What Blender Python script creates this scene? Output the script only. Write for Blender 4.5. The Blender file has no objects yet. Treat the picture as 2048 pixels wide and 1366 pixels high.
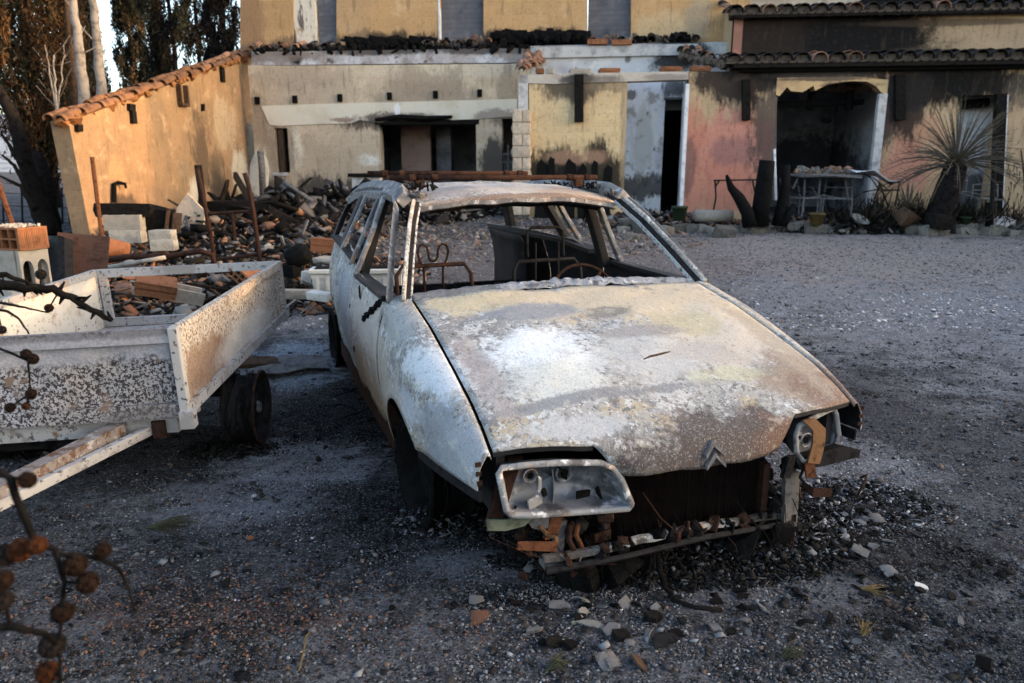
import bpy, math, random
import numpy as np
from mathutils import Matrix, Vector, Euler
random.seed(7); rng = np.random.default_rng(7)
R = math.radians
scene = bpy.context.scene
COL = scene.collection

# ------------------------------------------------------------------ camera
FPX, TH, CH = 1443.0, 0.232, 1.39          # focal length in photo pixels, pitch down, eye height
cam_d = bpy.data.cameras.new('camera'); cam = bpy.data.objects.new('camera', cam_d); COL.objects.link(cam)
cam.location = (0, 0, CH); cam.rotation_euler = (math.pi/2 - TH, 0, 0)
cam_d.sensor_width = 36; cam_d.lens = FPX/2048*36; cam_d.clip_start = 0.05; cam_d.clip_end = 6000
cam_d.dof.use_dof = True; cam_d.dof.focus_distance = 2.9; cam_d.dof.aperture_fstop = 3.8
scene.camera = cam
# ------------------------------------------------------------------ sky and sun
SUN_DIR = Vector((0.985, -0.07, 0.150)).normalized()     # towards the sun: low, from the right
sun_el = math.asin(SUN_DIR.z); sun_az = math.atan2(SUN_DIR.x, SUN_DIR.y)
world = bpy.data.worlds.new('World'); scene.world = world; world.use_nodes = True
wn = world.node_tree; bg = wn.nodes['Background']
sky = wn.nodes.new('ShaderNodeTexSky'); sky.sky_type = 'NISHITA'; sky.sun_disc = False
sky.sun_elevation = sun_el; sky.sun_rotation = sun_az; sky.air_density = 0.75; sky.dust_density = 2.7; sky.ozone_density = 0.4
wn.links.new(sky.outputs[0], bg.inputs[0]); bg.inputs[1].default_value = 0.15
sun_d = bpy.data.lights.new('sun', 'SUN'); sun = bpy.data.objects.new('sun', sun_d); COL.objects.link(sun)
sun_d.energy = 0.5; sun_d.angle = R(0.6); sun_d.color = (1.0, 0.52, 0.22)
sun.rotation_euler = SUN_DIR.to_track_quat('Z', 'Y').to_euler(); sun.location = (20, -8, 12)
scene.view_settings.view_transform = 'Standard'; scene.view_settings.look = 'None'
scene.view_settings.gamma = 1; scene.view_settings.exposure = 2.8
scene.render.film_transparent = False
scene.cycles.max_bounces = 5; scene.cycles.diffuse_bounces = 3; scene.cycles.glossy_bounces = 2; scene.cycles.transmission_bounces = 0

# ------------------------------------------------------------------ picture -> place helpers
_c, _s = math.cos(TH), math.sin(TH)
def ray(u, v):
    a = (u-1024)/FPX; b = -(v-683)/FPX
    return np.array([a, _c+b*_s, -_s+b*_c])
CAM = np.array([0, 0, CH])
def atY(u, v, Y):
    r = ray(u, v); return CAM + r*(Y/r[1])
def gz(x, y):                                            # height of the yard
    x = np.asarray(x, float); y = np.asarray(y, float)
    z = 0.045*np.clip(y-4.5, 0, 8.5) + 0.10*np.clip(y-13, 0, 2.0)
    z = z + 0.012*np.sin(1.3*x+0.4*y)*np.cos(0.9*y-0.7*x) + 0.006*np.sin(3.7*x)*np.sin(4.1*y+x)
    return z
def G(u, v):                                             # point of the yard seen at a pixel
    r = ray(u, v); lo, hi = 0.3, 200.0
    for _ in range(60):
        m = (lo+hi)/2; p = CAM+r*m
        if p[2] > gz(p[0], p[1]): lo = m
        else: hi = m
    p = CAM+r*lo; p[2] = float(gz(p[0], p[1])); return p
def onz(x, y): return float(gz(x, y))
class Frame:                                             # a vertical plane: origin, direction along, normal away from camera
    def __init__(s, O, d):
        s.O = np.array([O[0], O[1], 0.0]); d = np.array([d[0], d[1], 0.0]); s.d = d/np.linalg.norm(d)
        s.n = np.array([-s.d[1], s.d[0], 0.0])
        if s.n @ np.array([0.0, 1.0, 0]) < 0 and abs(s.n[1]) > 0.3: s.n = -s.n
    def off(s, k): 
        f = Frame(s.O[:2], s.d[:2]); f.n = s.n; f.O = s.O+s.n*k; return f
    def px(s, u, v):
        r = ray(u, v); t = ((s.O-CAM)@s.n)/(r@s.n); p = CAM+r*t
        return ((p-s.O)@s.d, p[2])
    def W(s, a, z, dep=0): return s.O+s.d*a+s.n*dep+np.array([0, 0, z])
    def wp(s, u, v, dep=0):
        a, z = s.px(u, v); return s.W(a, z, dep)

# ------------------------------------------------------------------ mesh helpers
def link(o, parent=None, keep=False):
    COL.objects.link(o)
    if parent is not None:
        o.parent = parent
        if keep: o.matrix_parent_inverse = parent_inv(parent)
    return o
_inv = {}
def parent_inv(p):
    if p.name not in _inv:
        m = p.matrix_basis.copy(); q = p.parent
        if q is not None: m = (q.matrix_basis @ p.matrix_parent_inverse @ m) if q.parent is None else m
        _inv[p.name] = m.inverted()
    return _inv[p.name]
def np_mesh(name, V, F, mat=None, col=None, smooth=False):
    """V (n,3), F (m,k) all faces k-gons"""
    V = np.asarray(V, np.float32); F = np.asarray(F, np.int32); m = bpy.data.meshes.new(name)
    k = F.shape[1]; m.vertices.add(len(V)); m.vertices.foreach_set('co', V.ravel())
    m.loops.add(F.size); m.loops.foreach_set('vertex_index', F.ravel())
    m.polygons.add(len(F)); m.polygons.foreach_set('loop_start', np.arange(0, F.size, k, dtype=np.int32))
    m.polygons.foreach_set('loop_total', np.full(len(F), k, np.int32))
    if smooth: m.polygons.foreach_set('use_smooth', np.ones(len(F), bool))
    m.update(calc_edges=True)
    if col is not None:
        a = m.color_attributes.new('col', 'FLOAT_COLOR', 'POINT')
        c = np.ones((len(V), 4), np.float32); c[:, :3] = col; a.data.foreach_set('color', c.ravel())
    if mat: m.materials.append(mat)
    return m
def obj(name, mesh, parent=None, keep=False):
    o = bpy.data.objects.new(name, mesh); return link(o, parent, keep)
class MB:
    def __init__(s): s.v = []; s.f = []
    def add(s, vs, fs):
        b = len(s.v); s.v += [tuple(map(float, p)) for p in vs]; s.f += [tuple(b+i for i in f) for f in fs]; return s
    def box(s, c, size, rot=None, M=None):
        hx, hy, hz = [q/2 for q in size]; vs = [Vector((x, y, z)) for x in (-hx, hx) for y in (-hy, hy) for z in (-hz, hz)]
        m = M if M is not None else (Euler(rot).to_matrix() if rot else Matrix.Identity(3))
        return s.add([m@q+Vector(c) for q in vs], [(0,1,3,2),(4,6,7,5),(0,4,5,1),(2,3,7,6),(0,2,6,4),(1,5,7,3)])
    def prism(s, poly, ext):
        n = len(poly); e = np.array(ext, float); a = [np.array(p, float) for p in poly]
        vs = a+[p+e for p in a]; fs = [tuple(range(n)), tuple(range(2*n-1, n-1, -1))]
        fs += [(i, n+i, n+(i+1) % n, (i+1) % n) for i in range(n)]
        return s.add(vs, fs)
    def tube(s, pts, r, seg=8, closed=False, flat=1.0, jit=0.0):
        P = [Vector(p) for p in pts]; n = len(P); rs = r if hasattr(r, '__len__') else [r]*n; up = None; rings = []
        for i in range(n):
            if closed: t = P[(i+1) % n]-P[i-1]
            else: t = P[min(i+1, n-1)]-P[max(i-1, 0)]
            t = t.normalized() if t.length > 1e-9 else Vector((0, 0, 1))
            if up is None: up = Vector((0, 0, 1)) if abs(t.z) < .9 else Vector((1, 0, 0))
            x = t.cross(up)
            if x.length < 1e-6: x = t.orthogonal()
            x.normalize(); up = x.cross(t).normalized()
            rings.append([P[i]+(x*math.cos(a)+up*math.sin(a)*flat)*rs[i]*(1+jit*random.uniform(-1, 1)) for a in [2*math.pi*k/seg for k in range(seg)]])
        vs = [q for ring in rings for q in ring]; fs = []
        for i in range(n if closed else n-1):
            j = (i+1) % n
            for k in range(seg):
                k2 = (k+1) % seg; fs.append((i*seg+k, i*seg+k2, j*seg+k2, j*seg+k))
        if not closed: fs += [tuple(range(seg-1, -1, -1)), tuple((n-1)*seg+k for k in range(seg))]
        return s.add(vs, fs)
    def beam(s, pts, wv, tv):                            # rectangular section carried along a line: half width vector(s), half thickness vector(s)
        n = len(pts); vs = []
        for i, p in enumerate(pts):
            p = Vector(p); w = Vector(wv[i] if hasattr(wv[0], '__len__') else wv); t = Vector(tv[i] if hasattr(tv[0], '__len__') else tv)
            vs += [p-w-t, p+w-t, p+w+t, p-w+t]
        fs = []
        for i in range(n-1):
            for k in range(4): fs.append((i*4+k, i*4+(k+1) % 4, i*4+4+(k+1) % 4, i*4+4+k))
        fs += [(3, 2, 1, 0), tuple((n-1)*4+k for k in range(4))]
        return s.add(vs, fs)
    def lathe(s, prof, seg=16, M=None, cap=False):       # profile (r, h) turned about local z
        vs = []; m = M or Matrix.Identity(4)
        for r, h in prof:
            for k in range(seg): a = 2*math.pi*k/seg; vs.append(m@Vector((r*math.cos(a), r*math.sin(a), h)))
        fs = [(i*seg+k, i*seg+(k+1) % seg, (i+1)*seg+(k+1) % seg, (i+1)*seg+k) for i in range(len(prof)-1) for k in range(seg)]
        if cap: fs += [tuple(range(seg-1, -1, -1)), tuple((len(prof)-1)*seg+k for k in range(seg))]
        return s.add(vs, fs)
    def grid(s, P):
        a, b = len(P), len(P[0])
        return s.add([q for row in P for q in row], [(i*b+j, i*b+j+1, (i+1)*b+j+1, (i+1)*b+j) for i in range(a-1) for j in range(b-1)])
    def chunk(s, c, size, rot=None, jit=.22, sub=True):
        vs = [(x, y, z) for x in (-1, 1) for y in (-1, 1) for z in (-1, 1)]
        m = Euler(rot or [random.uniform(0, 6) for _ in range(3)]).to_matrix(); q = []
        for p in vs: q.append(m@Vector([p[k]*size[k]/2*(1+random.uniform(-jit, jit)) for k in range(3)])+Vector(c))
        ce = [(0,1,3,2),(4,6,7,5),(0,4,5,1),(2,3,7,6),(0,2,6,4),(1,5,7,3)]; fs = []
        if not sub: return s.add(q, ce)
        for f in ce:
            m_ = sum((q[i] for i in f), Vector())/4; m_ = m_+(m_-Vector(c))*random.uniform(.05, .3); q.append(m_); k = len(q)-1
            fs += [(f[i], f[(i+1) % 4], k) for i in range(4)]
        return s.add(q, fs)
    def build(s, name, mat, parent=None, keep=False, smooth=False, solid=0, mat2=None, weld=False, bevel=0, sub=0):
        m = bpy.data.meshes.new(name); m.from_pydata(s.v, [], s.f); m.validate(); m.materials.append(mat)
        if mat2: m.materials.append(mat2)
        if smooth: m.polygons.foreach_set('use_smooth', [True]*len(m.polygons))
        m.update(); o = obj(name, m, parent, keep)
        if weld: w = o.modifiers.new('weld', 'WELD'); w.merge_threshold = 1e-4
        if sub: w = o.modifiers.new('sub', 'SUBSURF'); w.levels = sub; w.render_levels = sub
        if solid:
            w = o.modifiers.new('solid', 'SOLIDIFY'); w.thickness = abs(solid); w.offset = -1 if solid > 0 else 1
            if mat2: w.material_offset = 1; w.material_offset_rim = 0
        if bevel: w = o.modifiers.new('bevel', 'BEVEL'); w.width = bevel; w.segments = 2; w.limit_method = 'ANGLE'
        return o
def tag(o, label, cat, group=None, kind=None):
    if label: o['label'] = label
    if cat: o['category'] = cat
    if group: o['group'] = group
    if kind: o['kind'] = kind
    return o
def empty(name, loc, rot=(0, 0, 0), label=None, cat=None, group=None):
    o = bpy.data.objects.new(name, None); o.location = loc; o.rotation_euler = rot; o.empty_display_size = .2; COL.objects.link(o)
    return tag(o, label, cat, group)
def rotm(e):                                             # (n,3) euler -> (n,3,3)
    cx, cy, cz = np.cos(e).T; sx, sy, sz = np.sin(e).T; z = np.zeros_like(cx); o = z+1
    X = np.stack([np.stack([o,z,z],-1), np.stack([z,cx,-sx],-1), np.stack([z,sx,cx],-1)], 1)
    Y = np.stack([np.stack([cy,z,sy],-1), np.stack([z,o,z],-1), np.stack([-sy,z,cy],-1)], 1)
    Z = np.stack([np.stack([cz,-sz,z],-1), np.stack([sz,cz,z],-1), np.stack([z,z,o],-1)], 1)
    return Z@Y@X
_CV = np.array([(x, y, z) for x in (-1, 1) for y in (-1, 1) for z in (-1, 1)], float)*.5
_CF = np.array([(0,1,3,2),(4,6,7,5),(0,4,5,1),(2,3,7,6),(0,2,6,4),(1,5,7,3)])
_OV = np.array([(1,0,0),(-.9,.2,.1),(0,1,.1),(.1,-1,0),(.15,0,.9),(0,.1,-1)], float)*.5
_OF = np.array([(0,2,4),(2,1,4),(1,3,4),(3,0,4),(2,0,5),(1,2,5),(3,1,5),(0,3,5)])
def scatter_mesh(name, pos, size, col, mat, tilt=6.3, base='cube', jit=.3):
    n = len(pos); V, F = (_CV, _CF) if base == 'cube' else (_OV, _OF)
    e = np.stack([rng.uniform(-tilt, tilt, n), rng.uniform(-tilt, tilt, n), rng.uniform(0, 6.3, n)], 1)
    Rm = rotm(e); B = V[None]*(1+rng.uniform(-jit, jit, (n, len(V), 3)))*np.asarray(size)[:, None, :]
    P = np.einsum('nij,nkj->nki', Rm, B)+np.asarray(pos)[:, None, :]
    Fs = (F[None]+(np.arange(n)*len(V))[:, None, None]).reshape(-1, F.shape[1])
    return np_mesh(name, P.reshape(-1, 3), Fs, mat, np.repeat(np.asarray(col), len(V), 0))
def leaf_mesh(name, pos, size, col, mat, up=.0, droop=0.):
    """loose leaf sprays: bent quads"""
    n = len(pos); V = np.array([(-.5,0,0),(.5,0,0),(.35,.15,1),(-.3,-.1,1)], float)
    e = np.stack([rng.normal(0, .75-.5*up, n)+droop, rng.normal(0, .75-.5*up, n), rng.uniform(0, 6.3, n)], 1)
    Rm = rotm(e); B = V[None]*(1+rng.uniform(-.35, .35, (n, 4, 1)))*np.asarray(size)[:, None, :]
    P = np.einsum('nij,nkj->nki', Rm, B)+np.asarray(pos)[:, None, :]
    F = np.array([[0,1,2,3]]); Fs = (F[None]+(np.arange(n)*4)[:, None, None]).reshape(-1, 4)
    return np_mesh(name, P.reshape(-1, 3), Fs, mat, np.repeat(np.asarray(col), 4, 0))
def pick(cols, n, var=.25):
    c = np.array(cols, float)[rng.integers(0, len(cols), n)]
    return c*(1+rng.uniform(-var, var, (n, 1)))

# ------------------------------------------------------------------ materials
def mk(name, base, rough=.85, var=(), stains=(), bump=None, brick=None, attr=False, rnd=0., metal=0., spec=.06, streak=None, post=(), namp=.5, nscale=2.5):
    """base colour, mottling var=(colour, scale, lo, hi[, detail, stretch]), stains=(centre, radii, colour, strength)"""
    m = bpy.data.materials.new(name); m.use_nodes = True; nt = m.node_tree; L = nt.links; N = nt.nodes
    b = N['Principled BSDF']; b.inputs['Roughness'].default_value = rough; b.inputs['Metallic'].default_value = metal
    b.inputs['Specular IOR Level'].default_value = spec
    tc = N.new('ShaderNodeTexCoord'); vec = tc.outputs['Object']
    def noise(scale, detail=6, rg=.6, stretch=None, v=vec):
        if stretch:
            mp = N.new('ShaderNodeMapping'); mp.inputs['Scale'].default_value = stretch; L.new(v, mp.inputs[0]); v = mp.outputs[0]
        n = N.new('ShaderNodeTexNoise'); n.inputs['Scale'].default_value = scale; n.inputs['Detail'].default_value = detail
        n.inputs['Roughness'].default_value = rg; L.new(v, n.inputs['Vector']); return n.outputs[0]
    def smooth(x, lo, hi, a=0., bb=1.):
        r = N.new('ShaderNodeMapRange'); r.interpolation_type = 'SMOOTHSTEP'; L.new(x, r.inputs[0])
        for i, q in enumerate((lo, hi, a, bb)): r.inputs[1+i].default_value = q
        return r.outputs[0]
    def mix(fac, c1, c2, mode='MIX'):
        x = N.new('ShaderNodeMix'); x.data_type = 'RGBA'; x.blend_type = mode
        if isinstance(fac, (int, float)): x.inputs[0].default_value = fac
        else: L.new(fac, x.inputs[0])
        for i, q in ((6, c1), (7, c2)):
            if isinstance(q, tuple): x.inputs[i].default_value = (*q, 1)
            else: L.new(q, x.inputs[i])
        return x.outputs[2]
    def math_(op, a, c=None):
        x = N.new('ShaderNodeMath'); x.operation = op
        for i, q in enumerate((a, c)):
            if q is None: continue
            if isinstance(q, (int, float)): x.inputs[i].default_value = q
            else: L.new(q, x.inputs[i])
        return x.outputs[0]
    if attr:
        at = N.new('ShaderNodeAttribute'); at.attribute_name = 'col'; col = at.outputs['Color']
    else:
        c = N.new('ShaderNodeRGB'); c.outputs[0].default_value = (*base, 1); col = c.outputs[0]
    if rnd:
        oi = N.new('ShaderNodeObjectInfo'); f = smooth(oi.outputs['Random'], 0, 1, 1-rnd, 1+rnd)
        cb = N.new('ShaderNodeCombineXYZ'); [L.new(f, cb.inputs[i]) for i in range(3)]; col = mix(1., col, cb.outputs[0], 'MULTIPLY')
    height = None
    if brick:
        bw, bh, mo, dark, ax = brick
        sp = N.new('ShaderNodeSeparateXYZ'); L.new(vec, sp.inputs[0]); cb = N.new('ShaderNodeCombineXYZ')
        L.new(sp.outputs[ax], cb.inputs[0]); L.new(sp.outputs[2], cb.inputs[1])
        br = N.new('ShaderNodeTexBrick'); L.new(cb.outputs[0], br.inputs['Vector']); br.inputs['Scale'].default_value = 1
        br.inputs['Brick Width'].default_value = bw; br.inputs['Row Height'].default_value = bh; br.inputs['Mortar Size'].default_value = mo
        br.inputs['Mortar Smooth'].default_value = .6; br.inputs['Color1'].default_value = (1, 1, 1, 1); br.inputs['Color2'].default_value = (.9, .9, .9, 1)
        br.inputs['Mortar'].default_value = (dark, dark, dark, 1); col = mix(1., col, br.outputs[0], 'MULTIPLY'); height = br.outputs['Fac']
    for q in var:
        cc, sc, lo, hi = q[:4]; det = q[4] if len(q) > 4 else 6; st = q[5] if len(q) > 5 else None
        col = mix(smooth(noise(sc, det, .62, st), lo, hi), col, cc)
    if stains:
        nz = noise(nscale, 8, .65, streak)
        nf = math_('ADD', math_('MULTIPLY', math_('SUBTRACT', nz, .5), namp*2.4), math_('MULTIPLY', math_('SUBTRACT', noise(nscale*7, 5, .7, streak), .5), namp*1.3))
        for (cen, rad, cc, stg) in stains:
            s1 = N.new('ShaderNodeVectorMath'); s1.operation = 'SUBTRACT'; L.new(vec, s1.inputs[0]); s1.inputs[1].default_value = tuple(map(float, cen))
            s2 = N.new('ShaderNodeVectorMath'); s2.operation = 'DIVIDE'; L.new(s1.outputs[0], s2.inputs[0]); s2.inputs[1].default_value = tuple(map(float, rad))
            s3 = N.new('ShaderNodeVectorMath'); s3.operation = 'LENGTH'; L.new(s2.outputs[0], s3.inputs[0])
            d = math_('ADD', s3.outputs['Value'], nf); col = mix(smooth(d, .55, 1.02, stg, 0), col, cc)
    for q in post:                                  # fine grain over everything: colour, scale, lo, hi, strength[, stretch]
        col = mix(smooth(noise(q[1], 4, .6, q[5] if len(q) > 5 else None), q[2], q[3], 0, q[4]), col, q[0])
    L.new(col, b.inputs['Base Color'])
    if bump or height is not None:
        prev = None
        if height is not None:
            bp = N.new('ShaderNodeBump'); bp.invert = True; bp.inputs['Strength'].default_value = .25; bp.inputs['Distance'].default_value = .01; L.new(height, bp.inputs['Height']); prev = bp.outputs[0]
        for sc, stg, dist in (bump or ()):
            bp = N.new('ShaderNodeBump'); bp.inputs['Strength'].default_value = stg; bp.inputs['Distance'].default_value = dist
            L.new(noise(sc, 8, .65), bp.inputs['Height'])
            if prev is not None: L.new(prev, bp.inputs['Normal'])
            prev = bp.outputs[0]
        L.new(prev, b.inputs['Normal'])
    return m
MAT = {}
def simple(name, base, rough=.85, spread=.25, scale=12, bump=.3, **k):
    d = tuple(q*(1-spread*1.6) for q in base); l = tuple(min(1, q*(1+spread)) for q in base)
    MAT[name] = mk(name, base, rough, var=[(d, scale, .45, .7), (l, scale*2.7, .55, .75)], bump=[(scale*4, bump, .01)] if bump else None, **k); return MAT[name]
simple('charred', (.0055, .0052, .0052), .8, .5, 20, .6)
simple('charwood', (.011, .0095, .0088), .85, .6, 25, .8)
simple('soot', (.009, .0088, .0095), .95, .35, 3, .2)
simple('rust', (.105, .042, .022), .85, .45, 30, .5)
simple('darkrust', (.032, .0165, .012), .85, .45, 30, .5)
simple('rustpale', (.17, .088, .045), .85, .4, 24, .4)
simple('burntsteel', (.105, .10, .10), .7, .4, 25, .4)
simple('blacksteel', (.015, .0142, .015), .65, .5, 25, .3)
simple('terracotta', (.205, .088, .045), .85, .25, 14, .3, rnd=.2)
simple('tile', (.20, .115, .08), .9, .45, 9, .5, rnd=.45)
simple('tileblack', (.022, .019, .019), .9, .6, 9, .5, rnd=.4)
simple('tilesun', (.165, .085, .048), .9, .35, 9, .5, rnd=.25)
simple('mortar', (.13, .10, .08), .95, .5, 14, .9)
simple('mortarorange', (.22, .10, .045), .95, .5, 16, .9)
simple('concrete', (.30, .265, .225), .95, .2, 10, .4, rnd=.15)
simple('concretewhite', (.42, .405, .40), .95, .3, 5, .4)
simple('blockstone', (.44, .35, .27), .95, .2, 16, .8, rnd=.12)
simple('stone', (.13, .12, .105), .95, .35, 8, .8, rnd=.35)
simple('whitepaint', (.62, .62, .64), .7, .2, 10, .2)
simple('planterwhite', (.50, .47, .42), .85, .2, 12, .3); simple('shardpale', (.15, .145, .135), .85, .35, 30, .3)
simple('barkdark', (.012, .010, .0095), .95, .5, 14, .9)
simple('barkpale', (.26, .22, .195), .95, .35, 9, .6)
simple('barkbrown', (.07, .042, .028), .95, .4, 14, .8)
simple('brassgreen', (.12, .13, .09), .7, .35, 20, .3)
simple('hillhaze', (.20, .23, .27), 1, .3, .02, 0)  # blue grey of distant haze is put into the hill's colour
simple('greenpot', (.025, .038, .022), .7, .3, 10, .2)
simple('yellowpot', (.10, .07, .03), .8, .3, 10, .2)
simple('drygrass', (.13, .085, .035), .9, .3, 10, 0); simple('deadgrass', (.045, .043, .026), .9, .3, 10, 0)
simple('platerust', (.075, .040, .030), .85, .35, 14, .3); simple('ashgrey', (.11, .11, .118), .95, .4, 18, .6)
simple('leaffrond', (.085, .070, .052), .85, .4, 10, 0)
MAT['bits'] = mk('bits', (1, 1, 1), .92, attr=True, var=[], bump=[(60, .4, .004)])
MAT['leaf'] = mk('leaf', (1, 1, 1), .8, attr=True)

# ================================================================== GROUND
SOOT = (.004, .004, .0045); ASH = (.30, .30, .33)
def gst(u, v, rx, ry, c, k): p = G(u, v); return (p, (rx, ry, .6), c, k)
MAT['ground'] = mk('ground', (.092, .090, .097), .95,
    var=[((.028, .027, .030), 1.1, .42, .66), ((.085, .066, .056), .55, .52, .70), ((.020, .020, .023), 4, .50, .66), ((.13, .13, .14), 9, .53, .66), ((.017, .017, .019), 38, .52, .62, 8),
         ((.19, .185, .19), 55, .60, .70, 8), ((.010, .010, .010), 90, .55, .66, 8)],
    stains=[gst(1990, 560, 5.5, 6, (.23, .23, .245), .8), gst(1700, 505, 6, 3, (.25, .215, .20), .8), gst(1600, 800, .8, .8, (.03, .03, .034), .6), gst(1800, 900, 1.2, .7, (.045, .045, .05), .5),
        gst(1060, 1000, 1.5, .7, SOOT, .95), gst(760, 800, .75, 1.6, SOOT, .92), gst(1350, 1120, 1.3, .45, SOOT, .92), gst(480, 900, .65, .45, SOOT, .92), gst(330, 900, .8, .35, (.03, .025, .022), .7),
        gst(600, 930, .50, .34, ASH, .62), gst(430, 1010, .55, .25, ASH, .45), gst(580, 730, .5, .7, (.26, .29, .34), .7), gst(620, 640, .8, .7, (.26, .25, .25), .6), gst(1680, 930, .55, .45, ASH, .5), gst(1500, 1180, .5, .18, ASH, .30), gst(960, 1130, .3, .14, ASH, .30),
        gst(420, 1230, .5, .12, (.07, .04, .03), .6), gst(1130, 520, 3, 3.2, (.15, .12, .11), .7), gst(500, 500, 3, 3, (.10, .075, .06), .7)],
    bump=[(7, .5, .05), (45, .9, .02), (140, .8, .006)], namp=.8, nscale=2.6, post=[((.018, .018, .02), 60, .51, .61, .6), ((.21, .21, .22), 85, .55, .66, .55), ((.010, .010, .011), 120, .55, .63, .5), ((.05, .045, .043), 14, .50, .66, .4), ((.26, .26, .27), 160, .60, .68, .6)])
xs = np.concatenate([-np.geomspace(400, 5.2, 26), np.linspace(-5, 9, 141), np.geomspace(9.2, 400, 26)])
ys = np.concatenate([-np.geomspace(60, 1.2, 10), np.linspace(-1, 8, 121), np.linspace(8.2, 18, 60), np.geomspace(18.4, 900, 26)])
gx, gy = np.meshgrid(xs, ys); gzv = gz(gx, gy)+rng.normal(0, .0035, gx.shape)*(np.abs(gy) < 9)
nx, ny = len(xs), len(ys); ii = (np.arange(ny-1)[:, None]*nx+np.arange(nx-1)).ravel()
gm = np_mesh('ground', np.stack([gx, gy, gzv], -1).reshape(-1, 3), np.stack([ii, ii+1, ii+1+nx, ii+nx], -1), MAT['ground'], smooth=True)
go = obj('ground', gm); tag(go, 'dark burnt gravel yard strewn with ash', 'ground', kind='structure')

# loose gravel, too many stones to count
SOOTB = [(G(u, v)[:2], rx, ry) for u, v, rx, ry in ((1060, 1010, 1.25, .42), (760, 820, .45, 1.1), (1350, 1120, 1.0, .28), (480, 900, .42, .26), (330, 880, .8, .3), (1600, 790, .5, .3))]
ASHB = [(G(u, v)[:2], rx, ry) for u, v, rx, ry in ((600, 930, .40, .26), (430, 1020, .45, .18), (570, 740, .4, .5), (1690, 940, .45, .3), (620, 640, .7, .6), (1500, 1170, .4, .12), (960, 1125, .25, .10), (1990, 640, 3, 1.5))]
def tone(X, Y):
    t = np.ones_like(X); w = .28*(np.sin(9*X+5*Y)*np.cos(7*Y-4*X)+.6*np.sin(23*X-11*Y)*np.sin(19*Y+6*X)); t = t*(1+.35*np.sin(2.3*X+1)*np.cos(3.1*Y)+w*.6)
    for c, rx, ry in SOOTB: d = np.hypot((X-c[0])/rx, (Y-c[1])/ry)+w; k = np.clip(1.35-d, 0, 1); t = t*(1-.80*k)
    for c, rx, ry in ASHB: d = np.hypot((X-c[0])/rx, (Y-c[1])/ry)+w*1.6; k = np.clip(1.2-d, 0, 1); t = t*(1+1.5*k)
    return np.clip(t, .12, 3)[:, None]
def ground_scatter(name, n, ymax, smin, smax, cols, var, flat=.6, pw=1.6, base='oct', xlim=None, label='', cat='gravel', ymin=1.35, mat='bits'):
    Y = ymin+(ymax-ymin)*rng.uniform(0, 1, n)**pw; X = rng.uniform(-1, 1, n)*(.7+.84*Y)
    if xlim is not None: X = rng.uniform(xlim[0], xlim[1], n)
    s = smin*(smax/smin)**rng.uniform(0, 1, n)**2.2
    S = np.stack([s, s*rng.uniform(.6, 1, n), s*flat*rng.uniform(.6, 1, n)], 1)
    P = np.stack([X, Y, gz(X, Y)+s*flat*.22], 1)
    o = obj(name, scatter_mesh(name, P, S, np.clip(pick(cols, n, var)*tone(X, Y), 0, .6), MAT[mat], tilt=.5, base=base)); tag(o, label, cat, kind='stuff'); return o
ground_scatter('gravel', 185000, 6.5, .0055, .019, [(.07,.07,.075), (.045,.045,.049), (.105,.102,.105), (.028,.028,.03), (.085,.068,.06), (.14,.135,.135)], .4, label='fine dark gravel covering the yard')
ground_scatter('far_gravel', 76000, 15, .014, .055, [(.15,.15,.158), (.10,.10,.107), (.19,.19,.20), (.24,.24,.25), (.16,.14,.13), (.07,.07,.075)], .35, flat=.3, pw=1.0, label='coarser grey gravel farther back in the yard', ymin=6.0)
ground_scatter('pebbles', 4200, 12, .015, .045, [(.07,.07,.075), (.10,.095,.095), (.04,.038,.04), (.12,.08,.06), (.15,.15,.155)], .4, pw=1.3, label='larger loose pebbles over the gravel yard')
ground_scatter('ash_flakes', 7500, 6, .003, .010, [(.34,.34,.36), (.22,.22,.235), (.50,.50,.51)], .2, flat=.22, base='cube', label='pale ash flakes scattered on the gravel', cat='ash')
for (u_, v_, n_, rx_, ry_) in ((600, 930, 5200, .42, .3), (430, 1020, 3000, .5, .2), (560, 760, 2400, .4, .5), (1690, 940, 2600, .4, .3), (1150, 1180, 1500, .5, .1), (960, 1120, 1200, .25, .1)):
    p_ = G(u_, v_); X = p_[0]+rng.normal(0, rx_*.6, n_); Y = p_[1]+rng.normal(0, ry_*.6, n_); s = rng.uniform(.003, .010, n_)
    o = obj('ash_grit', scatter_mesh('ash_grit', np.stack([X, Y, gz(X, Y)+s*.2], 1), np.stack([s, s*.8, s*.5], 1), pick([(.16,.16,.17), (.11,.11,.118), (.24,.24,.25), (.06,.06,.065)], n_, .3), MAT['bits'], tilt=1, base='oct'))
    tag(o, 'pale ash grit drifted over the gravel', 'ash', kind='stuff')
ground_scatter('char_flakes', 9000, 7, .008, .035, [(.012,.012,.013), (.02,.018,.017), (.03,.026,.024)], .3, flat=.25, base='cube', label='black charcoal flakes scattered on the gravel', cat='charcoal')
# redder grit in the lower left corner
n = 1300; p0 = G(420, 1235); X = p0[0]+rng.normal(0, .55, n); Y = p0[1]+rng.normal(0, .16, n); s = rng.uniform(.006, .016, n)
o = obj('brick_grit', scatter_mesh('brick_grit', np.stack([X, Y, gz(X, Y)+s*.2], 1), np.stack([s, s, s*.7], 1), pick([(.10,.05,.035), (.075,.048,.04), (.14,.07,.045), (.05,.038,.035)], n, .3), MAT['bits'], tilt=1, base='oct'))
tag(o, 'reddish brick grit on the gravel in the near left', 'grit', kind='stuff')

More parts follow.
